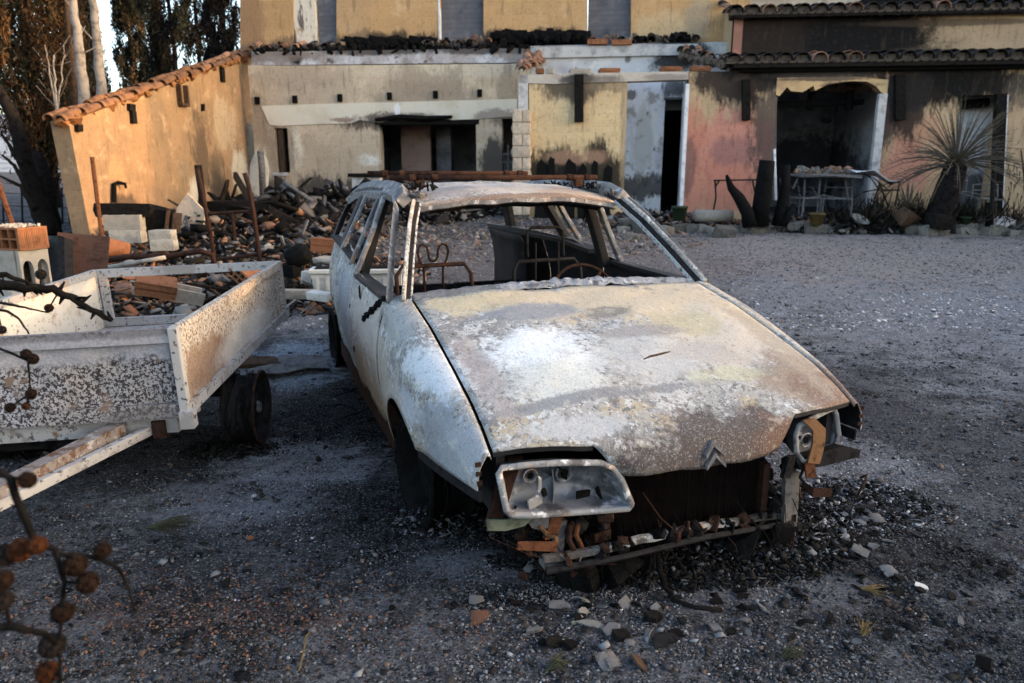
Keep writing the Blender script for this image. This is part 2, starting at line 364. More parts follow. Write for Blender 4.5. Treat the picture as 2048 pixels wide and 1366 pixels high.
# far hill beyond the trees
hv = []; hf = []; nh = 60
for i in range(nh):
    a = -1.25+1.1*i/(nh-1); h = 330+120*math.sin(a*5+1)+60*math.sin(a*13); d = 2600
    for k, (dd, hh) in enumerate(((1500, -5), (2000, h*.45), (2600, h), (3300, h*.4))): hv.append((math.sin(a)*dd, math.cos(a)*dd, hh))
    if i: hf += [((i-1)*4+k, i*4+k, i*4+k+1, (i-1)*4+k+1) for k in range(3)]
ho = MB().add(hv, hf).build('hill', MAT['hillhaze'], smooth=True); tag(ho, 'hazy blue grey hill behind the trees', 'hill', kind='structure')

# ================================================================== HOUSE
FA = Frame((.16, 14.3), (1, -.1))              # front facade
BK = Frame((-5.95, 16.6), (1, -.1))            # recessed back wall
UP = BK.off(.55)                               # upper storey
WG = Frame((-6.3, 10.8), (.35, 5.8)); WG.n = np.array([-WG.d[1], WG.d[0], 0.0])    # side wall of the left wing, n points left (away)
house = empty('burnt_house', (1.5, 15, .55), label='burnt out ochre house with roofless left wing and sooty openings', cat='house')
def H(mb, name, mat, parent=None, **k): return mb.build(name, MAT[mat] if isinstance(mat, str) else mat, parent or house, keep=True, **k)
BASE = .25
def poly(fr, pts, base=None):                  # picture outline -> points on the plane; base: list of indices dropped to BASE
    out = []
    for q in pts:
        a, z = fr.px(q[0], q[1])
        if len(q) > 2: z = q[2]
        out.append(fr.W(a, z))
    return out
def slab(fr, pts, th, mb=None): return (mb or MB()).prism(poly(fr, pts), fr.n*th)
def st(fr, u, v, ru, rv, c, k):
    p = fr.wp(u, v); sc = p[1]/1443*1.03; return (p, (ru*sc, 2.0, rv*sc), c, k)
BLK = (.006, .006, .007)
OCH = (.50, .32, .155)
# --- wing wall
def stw(u, v, ru, rv, c, k): p = WG.wp(u, v); return (p, (2.0, ru, rv), c, k)
m_wing = mk('wall_wing', (.275, .172, .10), .95, var=[((.22, .145, .088), 1.2, .42, .60), ((.34, .225, .135), 4, .53, .66), ((.15, .095, .055), 9, .58, .70, 8, (3, 3, .4))],
    stains=[stw(405, 310, .5, .9, (.085, .06, .042), .9), stw(370, 340, .3, .25, (.20, .15, .10), .6), stw(480, 340, .5, .55, (.46, .41, .32), .95), stw(505, 290, .3, .6, (.48, .43, .34), .9), stw(395, 395, .35, .45, (.44, .40, .33), .9), stw(440, 380, .6, .45, (.05, .042, .035), .85), stw(430, 330, .5, .4, (.11, .08, .055), .7), stw(250, 412, .5, .22, (.05, .04, .035), .75),
            stw(235, 350, .3, .3, (.36, .21, .11), .7), stw(262, 215, .12, .3, (.22, .13, .07), .7), stw(360, 200, .2, .2, (.2, .12, .07), .6), stw(450, 250, .7, .6, (.40, .31, .21), .6)],
    bump=[(3, .25, .03), (30, .3, .006)], post=[((.055, .042, .03), 18, .52, .70, .28), ((.06, .045, .033), 5, .54, .72, .38, (2.5, 2.5, .35)), ((.035, .03, .024), 70, .60, .68, .5)], brick=(.5, .22, .010, .975, 1), namp=.85, nscale=3.2, streak=(1, 1, .4))
wing = slab(WG, [(137, 243), (185, 490, BASE), (512, 430, BASE), (512, 106)], .27)
H(wing, 'wing_wall', m_wing)
# verge tiles of the wing roof, one after the other up the slope
def tile_mesh(name, mat, r=.11, ln=.46, th=.014, seg=6):
    mb = MB(); rows = []
    for (rr, y, k) in ((r, 0, 1), (r*.82, ln, 1), (r*.82-th, ln, 1), (r-th, 0, 1)):
        rows.append([(-rr*math.cos(math.pi*i/seg), y, rr*math.sin(math.pi*i/seg)) for i in range(seg+1)])
    rows.append(rows[0]); vs = [p for row in rows[:4] for p in row]; n = seg+1; fs = []
    for a in range(4):
        b = (a+1) % 4; fs += [(a*n+i, a*n+i+1, b*n+i+1, b*n+i) for i in range(seg)]
    fs += [(0, n, 2*n, 3*n), (seg, 3*n+seg, 2*n+seg, n+seg)]
    m = bpy.data.meshes.new(name); m.from_pydata(vs, [], fs); m.materials.append(MAT[mat]); m.update(); return m
TM = {k: tile_mesh('roof_tile_'+k, k, r=.085) for k in ('tile', 'tileblack', 'tilesun')}
TMc = {k: tile_mesh('roof_tile_wide_'+k, k, r=.145) for k in ('tile', 'tileblack')}
def put_tile(mesh, p, along, up, parent, jit=.03, name='roof_tile'):
    y = Vector(along).normalized(); z = Vector(up); x = y.cross(z).normalized(); z = x.cross(y)
    M = Matrix((x, y, z)).transposed().to_4x4(); M = M @ Euler([random.uniform(-jit, jit) for _ in range(3)]).to_matrix().to_4x4()
    M.translation = Vector(p); o = obj(name, mesh, parent, keep=True); o.matrix_basis = M; return o
a0, z0 = WG.px(113, 240); a1, z1 = WG.px(508, 97)
# the wing wall top line in metres
za, zb = WG.px(137, 243), WG.px(512, 106)
def wtop(a): return za[1]+(zb[1]-za[1])*(a-za[0])/(zb[0]-za[0])
mort = MB(); amax = zb[0]
for i in range(90):
    a = za[0]-.15+(amax-za[0]+.15)*i/89; p = WG.W(a, wtop(a)+.02+random.uniform(-.02, .03), .08+random.uniform(-.12, .12)); mort.chunk(p, [random.uniform(.06, .17) for _ in range(3)])
H(mort, 'verge_mortar', 'mortarorange')['kind'] = 'stuff'
nT = 15; slope = Vector((*WG.d[:2]*1.0, (zb[1]-za[1])/(zb[0]-za[0])))
for row, dep in ((0, -.03), (1, .17)):
    for i in range(nT):
        a = za[0]-.2+(amax-za[0]+.1)*i/nT; p = WG.W(a, wtop(a)+.055+.012*row, dep+random.uniform(-.02, .02))
        put_tile(TM['tilesun' if i < 10 else 'tile'], p, slope, (0, 0, 1), house, .09)
# charred rafter ends on the wing wall
def stub(fr, u, v0, v1, w, dep=.07, mat='charwood', name='rafter_stub', tilt=0):
    a, zt = fr.px(u, v0); a2, zb_ = fr.px(u+tilt, v1)
    mb = MB().prism([fr.W(a-w/2, zt, -dep), fr.W(a2-w/2, zb_, -dep), fr.W(a2+w/2, zb_, -dep), fr.W(a+w/2, zt, -dep)], fr.n*(dep+.004)); return H(mb, name, mat)
for (u, v0, v1, w, tl) in ((259, 208, 222, .16, 0), (262, 222, 247, .12, 2), (441, 136, 164, .13, 2), (153, 248, 263, .12, 1), (403, 208, 222, .05, 0)): stub(WG, u, v0, v1, w, .06, tilt=tl)
a, z = WG.px(361, 190); mb = MB()
for (da, dz, wa, wz) in ((-.13, 0, .05, .36), (.13, 0, .05, .36), (0, -.17, .3, .05)): 
    mb.prism([WG.W(a+da-wa/2, z+dz-wz/2, -.09), WG.W(a+da+wa/2, z+dz-wz/2, -.09), WG.W(a+da+wa/2, z+dz+wz/2, -.09), WG.W(a+da-wa/2, z+dz+wz/2, -.09)], WG.n*.094)
H(mb, 'nesting_box', 'barkbrown')

# --- back wall (recessed, roofless)
m_back = mk('wall_back', (.50, .40, .29), .95, var=[((.38, .30, .22), 1.4, .45, .7), ((.52, .44, .34), 3, .55, .75), ((.33, .25, .18), 14, .6, .75)],
    stains=[st(BK, 620, 190, 110, 40, (.36, .29, .22), .6), st(BK, 870, 178, 70, 16, (.33, .25, .18), .75), st(BK, 900, 140, 260, 20, (.52, .46, .36), .6), st(BK, 700, 240, 45, 8, (.20, .14, .10), .7),
            st(BK, 594, 300, 18, 50, (.62, .56, .46), .95), st(BK, 735, 320, 26, 14, (.66, .63, .56), .95), st(BK, 525, 330, 20, 60, (.60, .54, .44), .8), st(BK, 660, 330, 90, 60, (.42, .33, .24), .6), st(BK, 810, 240, 150, 24, (.05, .038, .034), .9), st(BK, 850, 190, 120, 60, (.27, .21, .16), .75), st(BK, 1015, 190, 30, 60, (.22, .18, .14), .7), st(BK, 600, 150, 120, 30, (.30, .24, .185), .6), st(BK, 640, 400, 220, 50, (.05, .045, .04), .9), st(BK, 985, 320, 30, 55, (.04, .036, .036), .9), st(BK, 560, 300, 40, 70, (.20, .155, .12), .7), st(BK, 1010, 235, 50, 22, (.14, .11, .09), .8), st(BK, 520, 250, 22, 70, (.25, .19, .14), .8)],
    bump=[(2.5, .3, .03), (30, .35, .006)], post=[((.055, .042, .03), 18, .52, .70, .28), ((.06, .045, .033), 5, .54, .72, .38, (2.5, 2.5, .35)), ((.035, .03, .024), 70, .60, .68, .5)], brick=(.5, .22, .010, .965, 0), namp=.8, nscale=3, streak=(1, 1, .4))
mb = MB(); BV = 450
for pts in ([(505, 130), (505, 1, .25), (548, 1, .25), (548, 131)], [(548, 131), (548, 256), (574, 256), (574, 131)], [(548, 345), (548, 1, .25), (574, 1, .25), (574, 345)],
            [(574, 131), (574, 1, .25), (758, 1, .25), (758, 130)], [(758, 130), (758, 240), (952, 240), (952, 128)], [(952, 128), (952, 1, .25), (1004, 1, .25), (1004, 128)],
            [(1004, 128), (1004, 237), (1034, 237), (1034, 127)], [(1034, 127), (1034, 1, .25), (1060, 1, .25), (1060, 127)]):
    q = []
    for t in pts:
        u, v = t[0], t[1]; a, z = BK.px(u, 250 if v == 1 else v); z = t[2] if len(t) > 2 else z; a = BK.px(u, 250)[0]; q.append(BK.W(a, z))
    mb.prism(q, BK.n*.3)
H(mb, 'back_wall', m_back)
def rect(fr, u0, u1, v0, v1, dep, th, mb=None, z0=None):
    vm = (v0+v1)/2; A0 = fr.px(u0, vm)[0]; A1 = fr.px(u1, vm)[0]; zt = fr.px((u0+u1)/2, v0)[1]; zbm = fr.px((u0+u1)/2, v1)[1] if z0 is None else z0
    return (mb or MB()).prism([fr.W(A0, zt, dep), fr.W(A0, zbm, dep), fr.W(A1, zbm, dep), fr.W(A1, zt, dep)], fr.n*th)
m_wash = mk('blockstrip', (.36, .345, .345), .95, var=[((.46, .455, .48), 2.2, .45, .58), ((.20, .165, .155), 1.6, .50, .62), ((.30, .285, .31), 12, .53, .62), ((.09, .075, .07), 3.5, .60, .70)],
    stains=[st(BK, 593, 118, 16, 16, BLK, 1), st(BK, 640, 104, 160, 10, (.30, .25, .22), .7), st(BK, 760, 100, 130, 12, (.07, .06, .055), .9), st(BK, 960, 98, 120, 12, (.06, .052, .05), .9), st(BK, 1040, 110, 60, 20, (.16, .14, .13), .7), st(BK, 560, 112, 90, 16, (.16, .13, .115), .8)], bump=[(20, .4, .01)], brick=(.5, .1, .008, .85, 0))
H(MB().prism(poly(BK, [(503, 104), (503, 130.6), (1062, 125), (1062, 96)]), BK.n*.28), 'block_course', m_wash)
# lintel band below the joint
m_lint = mk('lintelband', (.56, .51, .42), .95, var=[((.48, .42, .33), 2, .45, .7), ((.60, .57, .52), 5, .55, .75)], stains=[st(BK, 800, 242, 110, 20, (.07, .055, .05), .9), st(BK, 990, 235, 50, 18, (.22, .18, .15), .8), st(BK, 690, 240, 30, 5, (.2, .13, .1), .8), st(BK, 795, 220, 8, 14, (.68, .68, .70), .8)], bump=[(10, .3, .01)], namp=.7)
mb = MB(); top = [(523, 212), (640, 208), (800, 204), (1034, 198)]; bot = [(1034, 232), (960, 238), (905, 240), (870, 234), (850, 240), (812, 232), (790, 238), (760, 246), (720, 240), (700, 247), (640, 248), (560, 252), (540, 250), (530, 228)]
mb.prism([BK.wp(u, v, -.02) for u, v in top+bot], BK.n*.018); H(mb, 'lintel_band', m_lint)
for u in (516, 591, 681, 780, 872, 960):
    vv = 210-(u-516)*.034; rectmb = rect(BK, u-5, u+4, vv-16, vv-1, -.05, .055); H(rectmb, 'joist_end', 'charred')
# openings of the back wall: lintels, rooms behind
H(rect(BK, 750, 958, 240, 249, -.012, .28), 'charred_lintel', 'charwood')
H(MB().tube([BK.wp(752, 240, -.06), BK.wp(800, 234, -.08), BK.wp(850, 238, -.06), BK.wp(905, 234, -.05)], [.03, .045, .05, .03], 7, jit=.4), 'sagging_beam', 'charred')
H(rect(BK, 556, 566, 256, 345, .06, .08), 'window_post', 'barkbrown'); H(rect(BK, 546, 576, 345, 352, -.03, .2), 'window_sill', 'concretewhite')
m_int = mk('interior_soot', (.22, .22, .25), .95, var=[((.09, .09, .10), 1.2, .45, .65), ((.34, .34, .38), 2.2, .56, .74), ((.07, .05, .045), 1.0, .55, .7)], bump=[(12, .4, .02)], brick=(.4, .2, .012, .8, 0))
def room(fr, u0, u1, v0, dep, name, mat=m_int, th=.1, depth0=.3, ceil=True):
    A0 = fr.px(u0, 250)[0]; A1 = fr.px(u1, 250)[0]; zt = fr.px(u0, v0)[1]; mb = MB()
    P = lambda a, z, d: fr.W(a, z, d)
    mb.prism([P(A0, .2, dep), P(A1, .2, dep), P(A1, zt, dep), P(A0, zt, dep)], fr.n*th)
    mb.prism([P(A0-th, .2, depth0), P(A0-th, .2, dep), P(A0-th, zt, dep), P(A0-th, zt, depth0)], fr.d*th)
    mb.prism([P(A1, .2, depth0), P(A1, .2, dep), P(A1, zt, dep), P(A1, zt, depth0)], fr.d*th)
    if ceil: mb.prism([P(A0-th, zt, depth0), P(A1+th, zt, depth0), P(A1+th, zt, dep+th), P(A0-th, zt, dep+th)], (0, 0, th))
    return H(mb, name, mat)
room(BK, 700, 1130, 225, 3.2, 'burnt_room'); room(BK, 530, 600, 240, 1.0, 'burnt_closet')
m_brn = mk('brownsoot', (.30, .20, .17), .95, var=[((.09, .065, .06), 1.5, .45, .65)], brick=(.4, .2, .01, .85, 0))
H(rect(BK, 775, 838, 244, 340, 1.2, .12, z0=.2), 'partition', m_brn); H(rect(BK, 843, 875, 246, 340, 1.6, .3, z0=.2), 'chimney_breast', m_int)
H(rect(BK, 1003, 1032, 306, 310, .05, .04), 'window_bar', 'burntsteel'); H(rect(BK, 1003, 1032, 322, 326, .05, .04), 'window_bar', 'burntsteel'); H(rect(BK, 1014, 1017, 290, 345, .05, .04), 'window_bar', 'burntsteel')

# --- upper storey
m_up = mk('wall_upper', (.46, .285, .14), .95, var=[((.38, .235, .12), 1.0, .45, .65), ((.50, .34, .19), 3, .53, .7), ((.34, .21, .12), 7, .6, .8, 6, (.6, .6, 6))],
    stains=[st(UP, 500, 60, 40, 80, (.24, .14, .08), .8), st(UP, 560, 30, 40, 40, (.34, .21, .10), .6), st(UP, 1330, 60, 60, 40, (.52, .38, .22), .6), st(UP, 760, 88, 170, 26, (.04, .03, .026), .9), st(UP, 1080, 80, 150, 24, (.04, .03, .026), .9), st(UP, 600, 95, 120, 24, (.16, .10, .065), .8), st(UP, 700, 20, 50, 60, (.36, .24, .14), .5), st(UP, 1080, 78, 120, 10, (.06, .045, .04), .75), st(UP, 1395, 40, 26, 60, (.33, .26, .18), .7)],
    bump=[(2.5, .25, .03), (30, .3, .006)], post=[((.055, .042, .03), 18, .52, .70, .28), ((.06, .045, .033), 5, .54, .72, .38, (2.5, 2.5, .35)), ((.035, .03, .024), 70, .60, .68, .5)], brick=(.5, .22, .010, .965, 0), namp=.75, streak=(1, 1, .4))
mb = MB(); VT = -260
for (u0, u1) in ((480, 587), (673, 880), (967, 1175), (1262, 1500)): mb.prism(poly(UP, [(u0, VT), (u0, 112), (u1, 106), (u1, VT)]), UP.n*.3)
for (u0, u1) in ((587, 673), (880, 967), (1175, 1262)): mb.prism([UP.W(UP.px(u, 40)[0], z) for u, z in ((u0, 7.6), (u0, 6.0), (u1, 6.0), (u1, 7.6))], UP.n*.3)
H(mb, 'upper_wall', m_up)
m_blk = mk('greyblock', (.115, .112, .125), .95, var=[((.17, .165, .18), 5, .5, .7), ((.06, .06, .07), 2.5, .5, .7)], bump=[(20, .4, .01)], brick=(.4, .1, .01, .75, 0))
for k, (u0, u1) in enumerate(((632, 672), (880, 966), (1176, 1262))):
    mb = MB().prism([UP.W(UP.px(u, 40)[0], z, .12) for u, z in ((u0, 6.0), (u0, 3.9), (u1, 3.9), (u1, 6.0))], UP.n*.1); w = H(mb, 'window_infill', m_blk)
m_jamb = mk('palejamb', (.56, .50, .42), .95, var=[((.12, .10, .09), 3, .52, .62, 6, (2.5, 2.5, .6)), ((.35, .24, .14), 5, .55, .7)], bump=[(9, .6, .03)])
H(MB().prism([UP.W(UP.px(u, 40)[0], z, .02) for u, z in ((587, 6.0), (587, 3.9), (631, 3.9), (631, 6.0))], UP.n*.2), 'window_jamb', m_jamb)
H(MB().prism([UP.W(UP.px(u, 40)[0], z, -.01) for u, z in ((877, 6.0), (877, 3.9), (880.5, 3.9), (880.5, 6.0))], UP.n*.14), 'window_edge', 'whitepaint')
# broken tiles and mortar where the lean-to roofs met the upper wall
mb = MB(); mbl = MB(); EV = UP.off(-.28)
def eave_v(u): return 96-(u-505)*.028 if u < 1180 else 80-(u-1180)*.02
for i in range(230):
    u = random.uniform(505, 1392); p = EV.wp(u, eave_v(u)+random.uniform(-3, 8), random.uniform(-.1, .25))
    (mbl if 690 < u < 830 or 985 < u < 1175 or random.random() < .35 else mb).chunk(p, [random.uniform(.05, .20), random.uniform(.06, .16), random.uniform(.03, .10)])
for (u0, u1, v0, v1) in ((690, 830, 76, 94), (830, 870, 78, 90), (990, 1172, 62, 84)):
    for k in range(26):
        u = u0+(u1-u0)*k/25; p = EV.wp(u, (v0+v1)/2+random.uniform(-3, 3), .1); mbl.chunk(p, [random.uniform(.12, .34), .25, (v1-v0)*.008*random.uniform(.5, 1.4)], rot=[random.uniform(-.2, .2) for _ in range(3)])
for i in range(120):
    u = random.uniform(505, 1062); mbl.chunk(BK.wp(u, 104-(u-505)*.0145+random.uniform(-3, 2), random.uniform(0, .2)), [random.uniform(.05, .22), random.uniform(.06, .16), random.uniform(.02, .07)])
H(mb, 'broken_roof_mortar', 'mortar')['kind'] = 'stuff'; H(mbl, 'charred_roof_edge', 'charred')['kind'] = 'stuff'
u = 508
while u < 1392:
    if not (700 < u < 830 or 1000 < u < 1170):
        k = 'tile' if (u < 600 or 880 < u < 990 or 1175 < u < 1240 or random.random() < .3) else 'tileblack'
        put_tile(TM[k], EV.wp(u, eave_v(u)+4, -.12), (0.1, 1, .3), (0, -.3, 1), house, .12)
    u += 30*random.uniform(.92, 1.08)
# white plastered inner wall seen over the front wall
m_white = mk('plaster_white', (.46, .46, .475), .95, var=[((.34, .34, .36), 1.5, .45, .62), ((.54, .53, .52), 4, .54, .66), ((.10, .095, .095), 6, .62, .70)], stains=[st(BK, 1360, 105, 60, 50, (.02, .02, .022), .95), st(BK, 1180, 92, 160, 10, (.08, .075, .075), .8), st(BK, 1200, 92, 120, 5, (.35, .34, .36), .7), st(BK, 1256, 118, 8, 10, (.06, .06, .06), .8)], bump=[(8, .4, .02)], namp=.7)
mb = MB().prism(poly(BK, [(1061, 92), (1061, 220), (1520, 220), (1520, 82), (1240, 88)]), BK.n*.28); H(mb, 'inner_wall', m_white)
H(MB().prism([BK.wp(u, v, -.06) for u, v in ((1072, 96), (1072, 117), (1395, 110), (1395, 88))], BK.n*.055), 'ring_beam', 'concretewhite')
for k, (u, v) in enumerate(((1195, 85), (1243, 86))): H(rect(BK, u-20, u+20, v-5, v+5, -.12, .1), 'brick', 'terracotta')

# --- front facade
m_yel = mk('wall_yellow', (.60, .43, .24), .95, var=[((.52, .37, .21), 1.3, .45, .66), ((.64, .49, .31), 3.5, .53, .7), ((.47, .33, .19), 6, .6, .8, 6, (.8, .8, 7))],
    stains=[st(FA, 1140, 172, 80, 34, (.07, .055, .045), .9), st(FA, 1220, 170, 50, 14, (.2, .15, .1), .7), st(FA, 1100, 340, 80, 55, (.014, .013, .013), .94), st(FA, 1190, 350, 90, 70, (.012, .011, .011), .94), st(FA, 1250, 260, 12, 120, (.34, .25, .15), .7), st(FA, 1150, 315, 80, 16, (.45, .26, .17), .5)],
    bump=[(3, .2, .03)], post=[((.055, .042, .03), 18, .52, .70, .28), ((.06, .045, .033), 5, .54, .72, .38, (2.5, 2.5, .35)), ((.035, .03, .024), 70, .60, .68, .5)], brick=(.5, .11, .01, .95, 0), namp=.7, nscale=3.2, streak=(1, 1, .35))
H(MB().prism([FA.W(FA.px(u, 260)[0], z) for u, z in ((1058, FA.px(1058, 166)[1]), (1058, BASE), (1252, BASE), (1252, FA.px(1252, 163)[1]))], FA.n*.25), 'front_wall', m_yel)
m_beam = mk('beamconc', (.42, .37, .32), .95, var=[((.30, .25, .21), 2, .45, .7), ((.52, .47, .42), 6, .55, .7)], stains=[st(FA, 1160, 158, 40, 12, BLK, .9), st(FA, 1180, 160, 70, 10, (.12, .10, .085), .7), st(FA, 1330, 155, 50, 8, (.15, .12, .1), .6)], bump=[(10, .5, .02)])
H(MB().prism([FA.wp(u, v, -.02) for u, v in ((1036, 150), (1036, 166), (1110, 168), (1200, 165), (1377, 159), (1377, 143), (1200, 146))], FA.n*.29), 'ring_beam', m_beam)
def zf(u, v): return FA.px(u, v)[1]
def sf(u, v=270): return FA.px(u, v)[0]
PNK = (.46, .19, .145)
m_pink = mk('wall_pink', (.47, .33, .20), .95, var=[((.36, .25, .15), 1.3, .45, .7), ((.40, .27, .17), 8, .55, .75, 6, (.8, .8, 7))],
    stains=[st(FA, 1460, 300, 110, 95, PNK, .9), st(FA, 1440, 380, 100, 70, (.42, .17, .12), .85), st(FA, 1390, 250, 25, 60, (.42, .16, .11), .6), st(FA, 1470, 300, 50, 32, (.24, .12, .11), .75), st(FA, 1540, 250, 45, 130, (.06, .048, .046), .85), st(FA, 1480, 150, 110, 65, (.022, .018, .018), .94), st(FA, 1378, 330, 14, 60, (.14, .08, .07), .7),
            st(FA, 1800, 330, 70, 60, PNK, .75), st(FA, 1780, 200, 40, 80, (.46, .19, .14), .85), st(FA, 1830, 260, 60, 50, (.40, .19, .12), .7), st(FA, 1850, 165, 170, 62, BLK, .96), st(FA, 1950, 160, 110, 50, (.009, .009, .009), .97), st(FA, 1600, 140, 160, 26, (.014, .013, .013), .92), st(FA, 1772, 240, 26, 120, (.03, .028, .028), .9), st(FA, 1820, 215, 45, 70, (.02, .018, .018), .92), st(FA, 2048, 180, 40, 40, (.07, .06, .05), .7), st(FA, 1650, 150, 120, 12, (.05, .045, .045), .7), st(FA, 1740, 185, 30, 30, (.45, .25, .17), .6)],
    bump=[(3, .2, .03)], post=[((.055, .042, .03), 18, .52, .70, .28), ((.06, .045, .033), 5, .54, .72, .38, (2.5, 2.5, .35)), ((.035, .03, .024), 70, .60, .68, .5)], brick=(.5, .11, .01, .94, 0), namp=.75, nscale=2.6, streak=(1, 1, .4))
mb = MB(); zt = 145
def vslab(u0, u1, v0, zlow, mb, u0b=None, u1b=None): mb.prism([FA.W(sf(u0), zf(u0, v0)), FA.W(sf(u0), zlow), FA.W(sf(u1), zlow), FA.W(sf(u1), zf(u1, v0))], FA.n*.25)
vslab(1372, 1549, 143, BASE, mb); vslab(1763, 1912, 128, BASE, mb); vslab(1994, 2330, 126, BASE, mb)
ar = [(1549, 138), (1549, 190), (1552, 192), (1566, 174), (1575, 182), (1598, 184), (1618, 171), (1622, 181), (1648, 168), (1690, 162), (1722, 163), (1742, 173), (1752, 184), (1763, 190), (1763, 132)]
mb.prism([FA.W(sf(1549)+(sf(1763)-sf(1549))*(u-1549)/214, zf(u, v)) for u, v in ar], FA.n*.25)
mb.prism([FA.W(sf(u), zf(u, v)) for u, v in ((1912, 128), (1912, 191), (1994, 190), (1994, 126))], FA.n*.25)
H(mb, 'facade_wall', m_pink)
m_ylw2 = mk('plaster_arch', (.50, .34, .18), .95, var=[((.34, .22, .13), 3, .5, .7)], stains=[st(FA, 1650, 158, 110, 5, (.06, .05, .05), .8), st(FA, 1700, 170, 60, 8, (.08, .06, .055), .8)], bump=[(10, .3, .01)])
ar2 = [(1545, 156), (1545, 190), (1552, 192.5), (1566, 174.5), (1575, 182.5), (1598, 184.5), (1618, 171.5), (1622, 181.5), (1648, 168.5), (1690, 162.5), (1722, 163.5), (1742, 173.5), (1752, 184.5), (1764, 190.5), (1764, 160), (1700, 154), (1600, 155)]
H(MB().prism([FA.W(sf(1549)+(sf(1763)-sf(1549))*(u-1549)/214, zf(u, v), -.02) for u, v in ar2], FA.n*.018), 'arch_plaster', m_ylw2)
# recess with the doorway
mb = MB(); RC = FA.off(.9)
def rc(u): return RC.px(u, 270)[0]
zT = RC.px(1300, 155)[1]
for (u0, u1, z0_, z1_) in ((1236, 1327, BASE, zT), (1327, 1368, RC.px(1340, 195)[1], zT), (1368, 1385, BASE, zT)):
    mb.prism([RC.W(rc(u0), z1_), RC.W(rc(u0), z0_), RC.W(rc(u1), z0_), RC.W(rc(u1), z1_)], RC.n*.15)
mb.prism([FA.W(sf(1252)-.12, zT, .252), FA.W(sf(1252)-.12, BASE, .252), FA.W(sf(1252)-.12, BASE, 1.05), FA.W(sf(1252)-.12, zT, 1.05)], FA.d*.11)
mb.prism([FA.W(sf(1372)+.01, zT, .252), FA.W(sf(1372)+.01, BASE, .252), FA.W(sf(1372)+.01, BASE, .895), FA.W(sf(1372)+.01, zT, .895)], FA.d*.11)
m_rec = mk('plaster_recess', (.56, .57, .60), .95, var=[((.40, .41, .45), 1.5, .45, .64), ((.10, .095, .09), 7, .60, .68), ((.30, .29, .27), 3, .54, .64), ((.62, .60, .56), 4, .55, .7)], stains=[(RC.wp(1262, 190), (.16, 1, .10), (.06, .06, .06), .8), (RC.wp(1290, 372), (.9, 1, .30), (.05, .046, .044), .9), (RC.wp(1285, 280), (.3, 1, .8), (.34, .33, .30), .5), (RC.wp(1350, 178), (.3, 1, .22), (.07, .07, .075), .85)], bump=[(8, .4, .02)], namp=1.0, nscale=4, streak=(1, 1, .4))
H(mb, 'recess_wall', m_rec)
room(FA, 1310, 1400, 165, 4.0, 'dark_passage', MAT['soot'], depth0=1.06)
H(MB().prism([FA.W(sf(1372)-.05, zf(1372, 168), -.03), FA.W(sf(1372)-.05, BASE, -.03), FA.W(sf(1372)+.015, BASE, -.03), FA.W(sf(1372)+.015, zf(1372, 168), -.03)], FA.n*.2), 'door_jamb', 'whitepaint')
H(rect(RC, 1327, 1368, 195, 199, -.04, .04), 'door_lintel', 'burntsteel')
# large opening: soot black room, white jamb, charred rafters
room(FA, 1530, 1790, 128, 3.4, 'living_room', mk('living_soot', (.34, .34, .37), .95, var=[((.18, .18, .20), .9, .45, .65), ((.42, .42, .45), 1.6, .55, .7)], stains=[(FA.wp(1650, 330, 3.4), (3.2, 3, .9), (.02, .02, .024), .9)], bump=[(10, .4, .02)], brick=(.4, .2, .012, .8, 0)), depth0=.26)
H(MB().beam([FA.wp(1764, 188, -.02), FA.wp(1740, 412, -.02)], tuple(FA.d*.07), tuple(FA.n*.06)), 'door_jamb', 'concretewhite')
H(MB().beam([FA.wp(1552, 190, .1), FA.wp(1549, 400, .1)], tuple(FA.d*.03), tuple(FA.n*.06)), 'window_frame', 'burntsteel')
for (u0, v0, u1, v1) in ((1560, 205, 1750, 198), (1640, 180, 1640, 215), (1720, 175, 1722, 215), (1665, 236, 1680, 236)): H(MB().tube([FA.wp(u0, v0, .5), FA.wp(u1, v1, .6)], .07, 6, jit=.2), 'charred_beam', 'charred')
# right opening: pale room with a charred beam and post
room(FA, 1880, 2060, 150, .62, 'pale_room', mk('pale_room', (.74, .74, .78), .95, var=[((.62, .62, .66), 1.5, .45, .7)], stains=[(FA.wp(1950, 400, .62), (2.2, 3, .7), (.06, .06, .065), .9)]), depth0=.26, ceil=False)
H(MB().tube([FA.wp(1900, 212, .4), FA.wp(2000, 200, .4)], .09, 6, jit=.15), 'charred_beam', 'charred')
H(MB().beam([FA.wp(2000, 188, -.02), FA.wp(1990, 425, -.02)], tuple(FA.d*.085), tuple(FA.n*.06)), 'door_post', 'charwood')
H(MB().beam([FA.wp(2011, 190, -.04), FA.wp(2001, 425, -.04)], tuple(FA.d*.014), tuple(FA.n*.03)), 'door_edge', 'whitepaint')
# charred porch posts hanging on the wall
for (u, v0, v1, w) in ((1158, 150, 244, .17), (1491, 160, 241, .14), (1797, 150, 240, .17)): stub(FA, u, v0, v1, w, .10, 'charwood', 'porch_rafter')
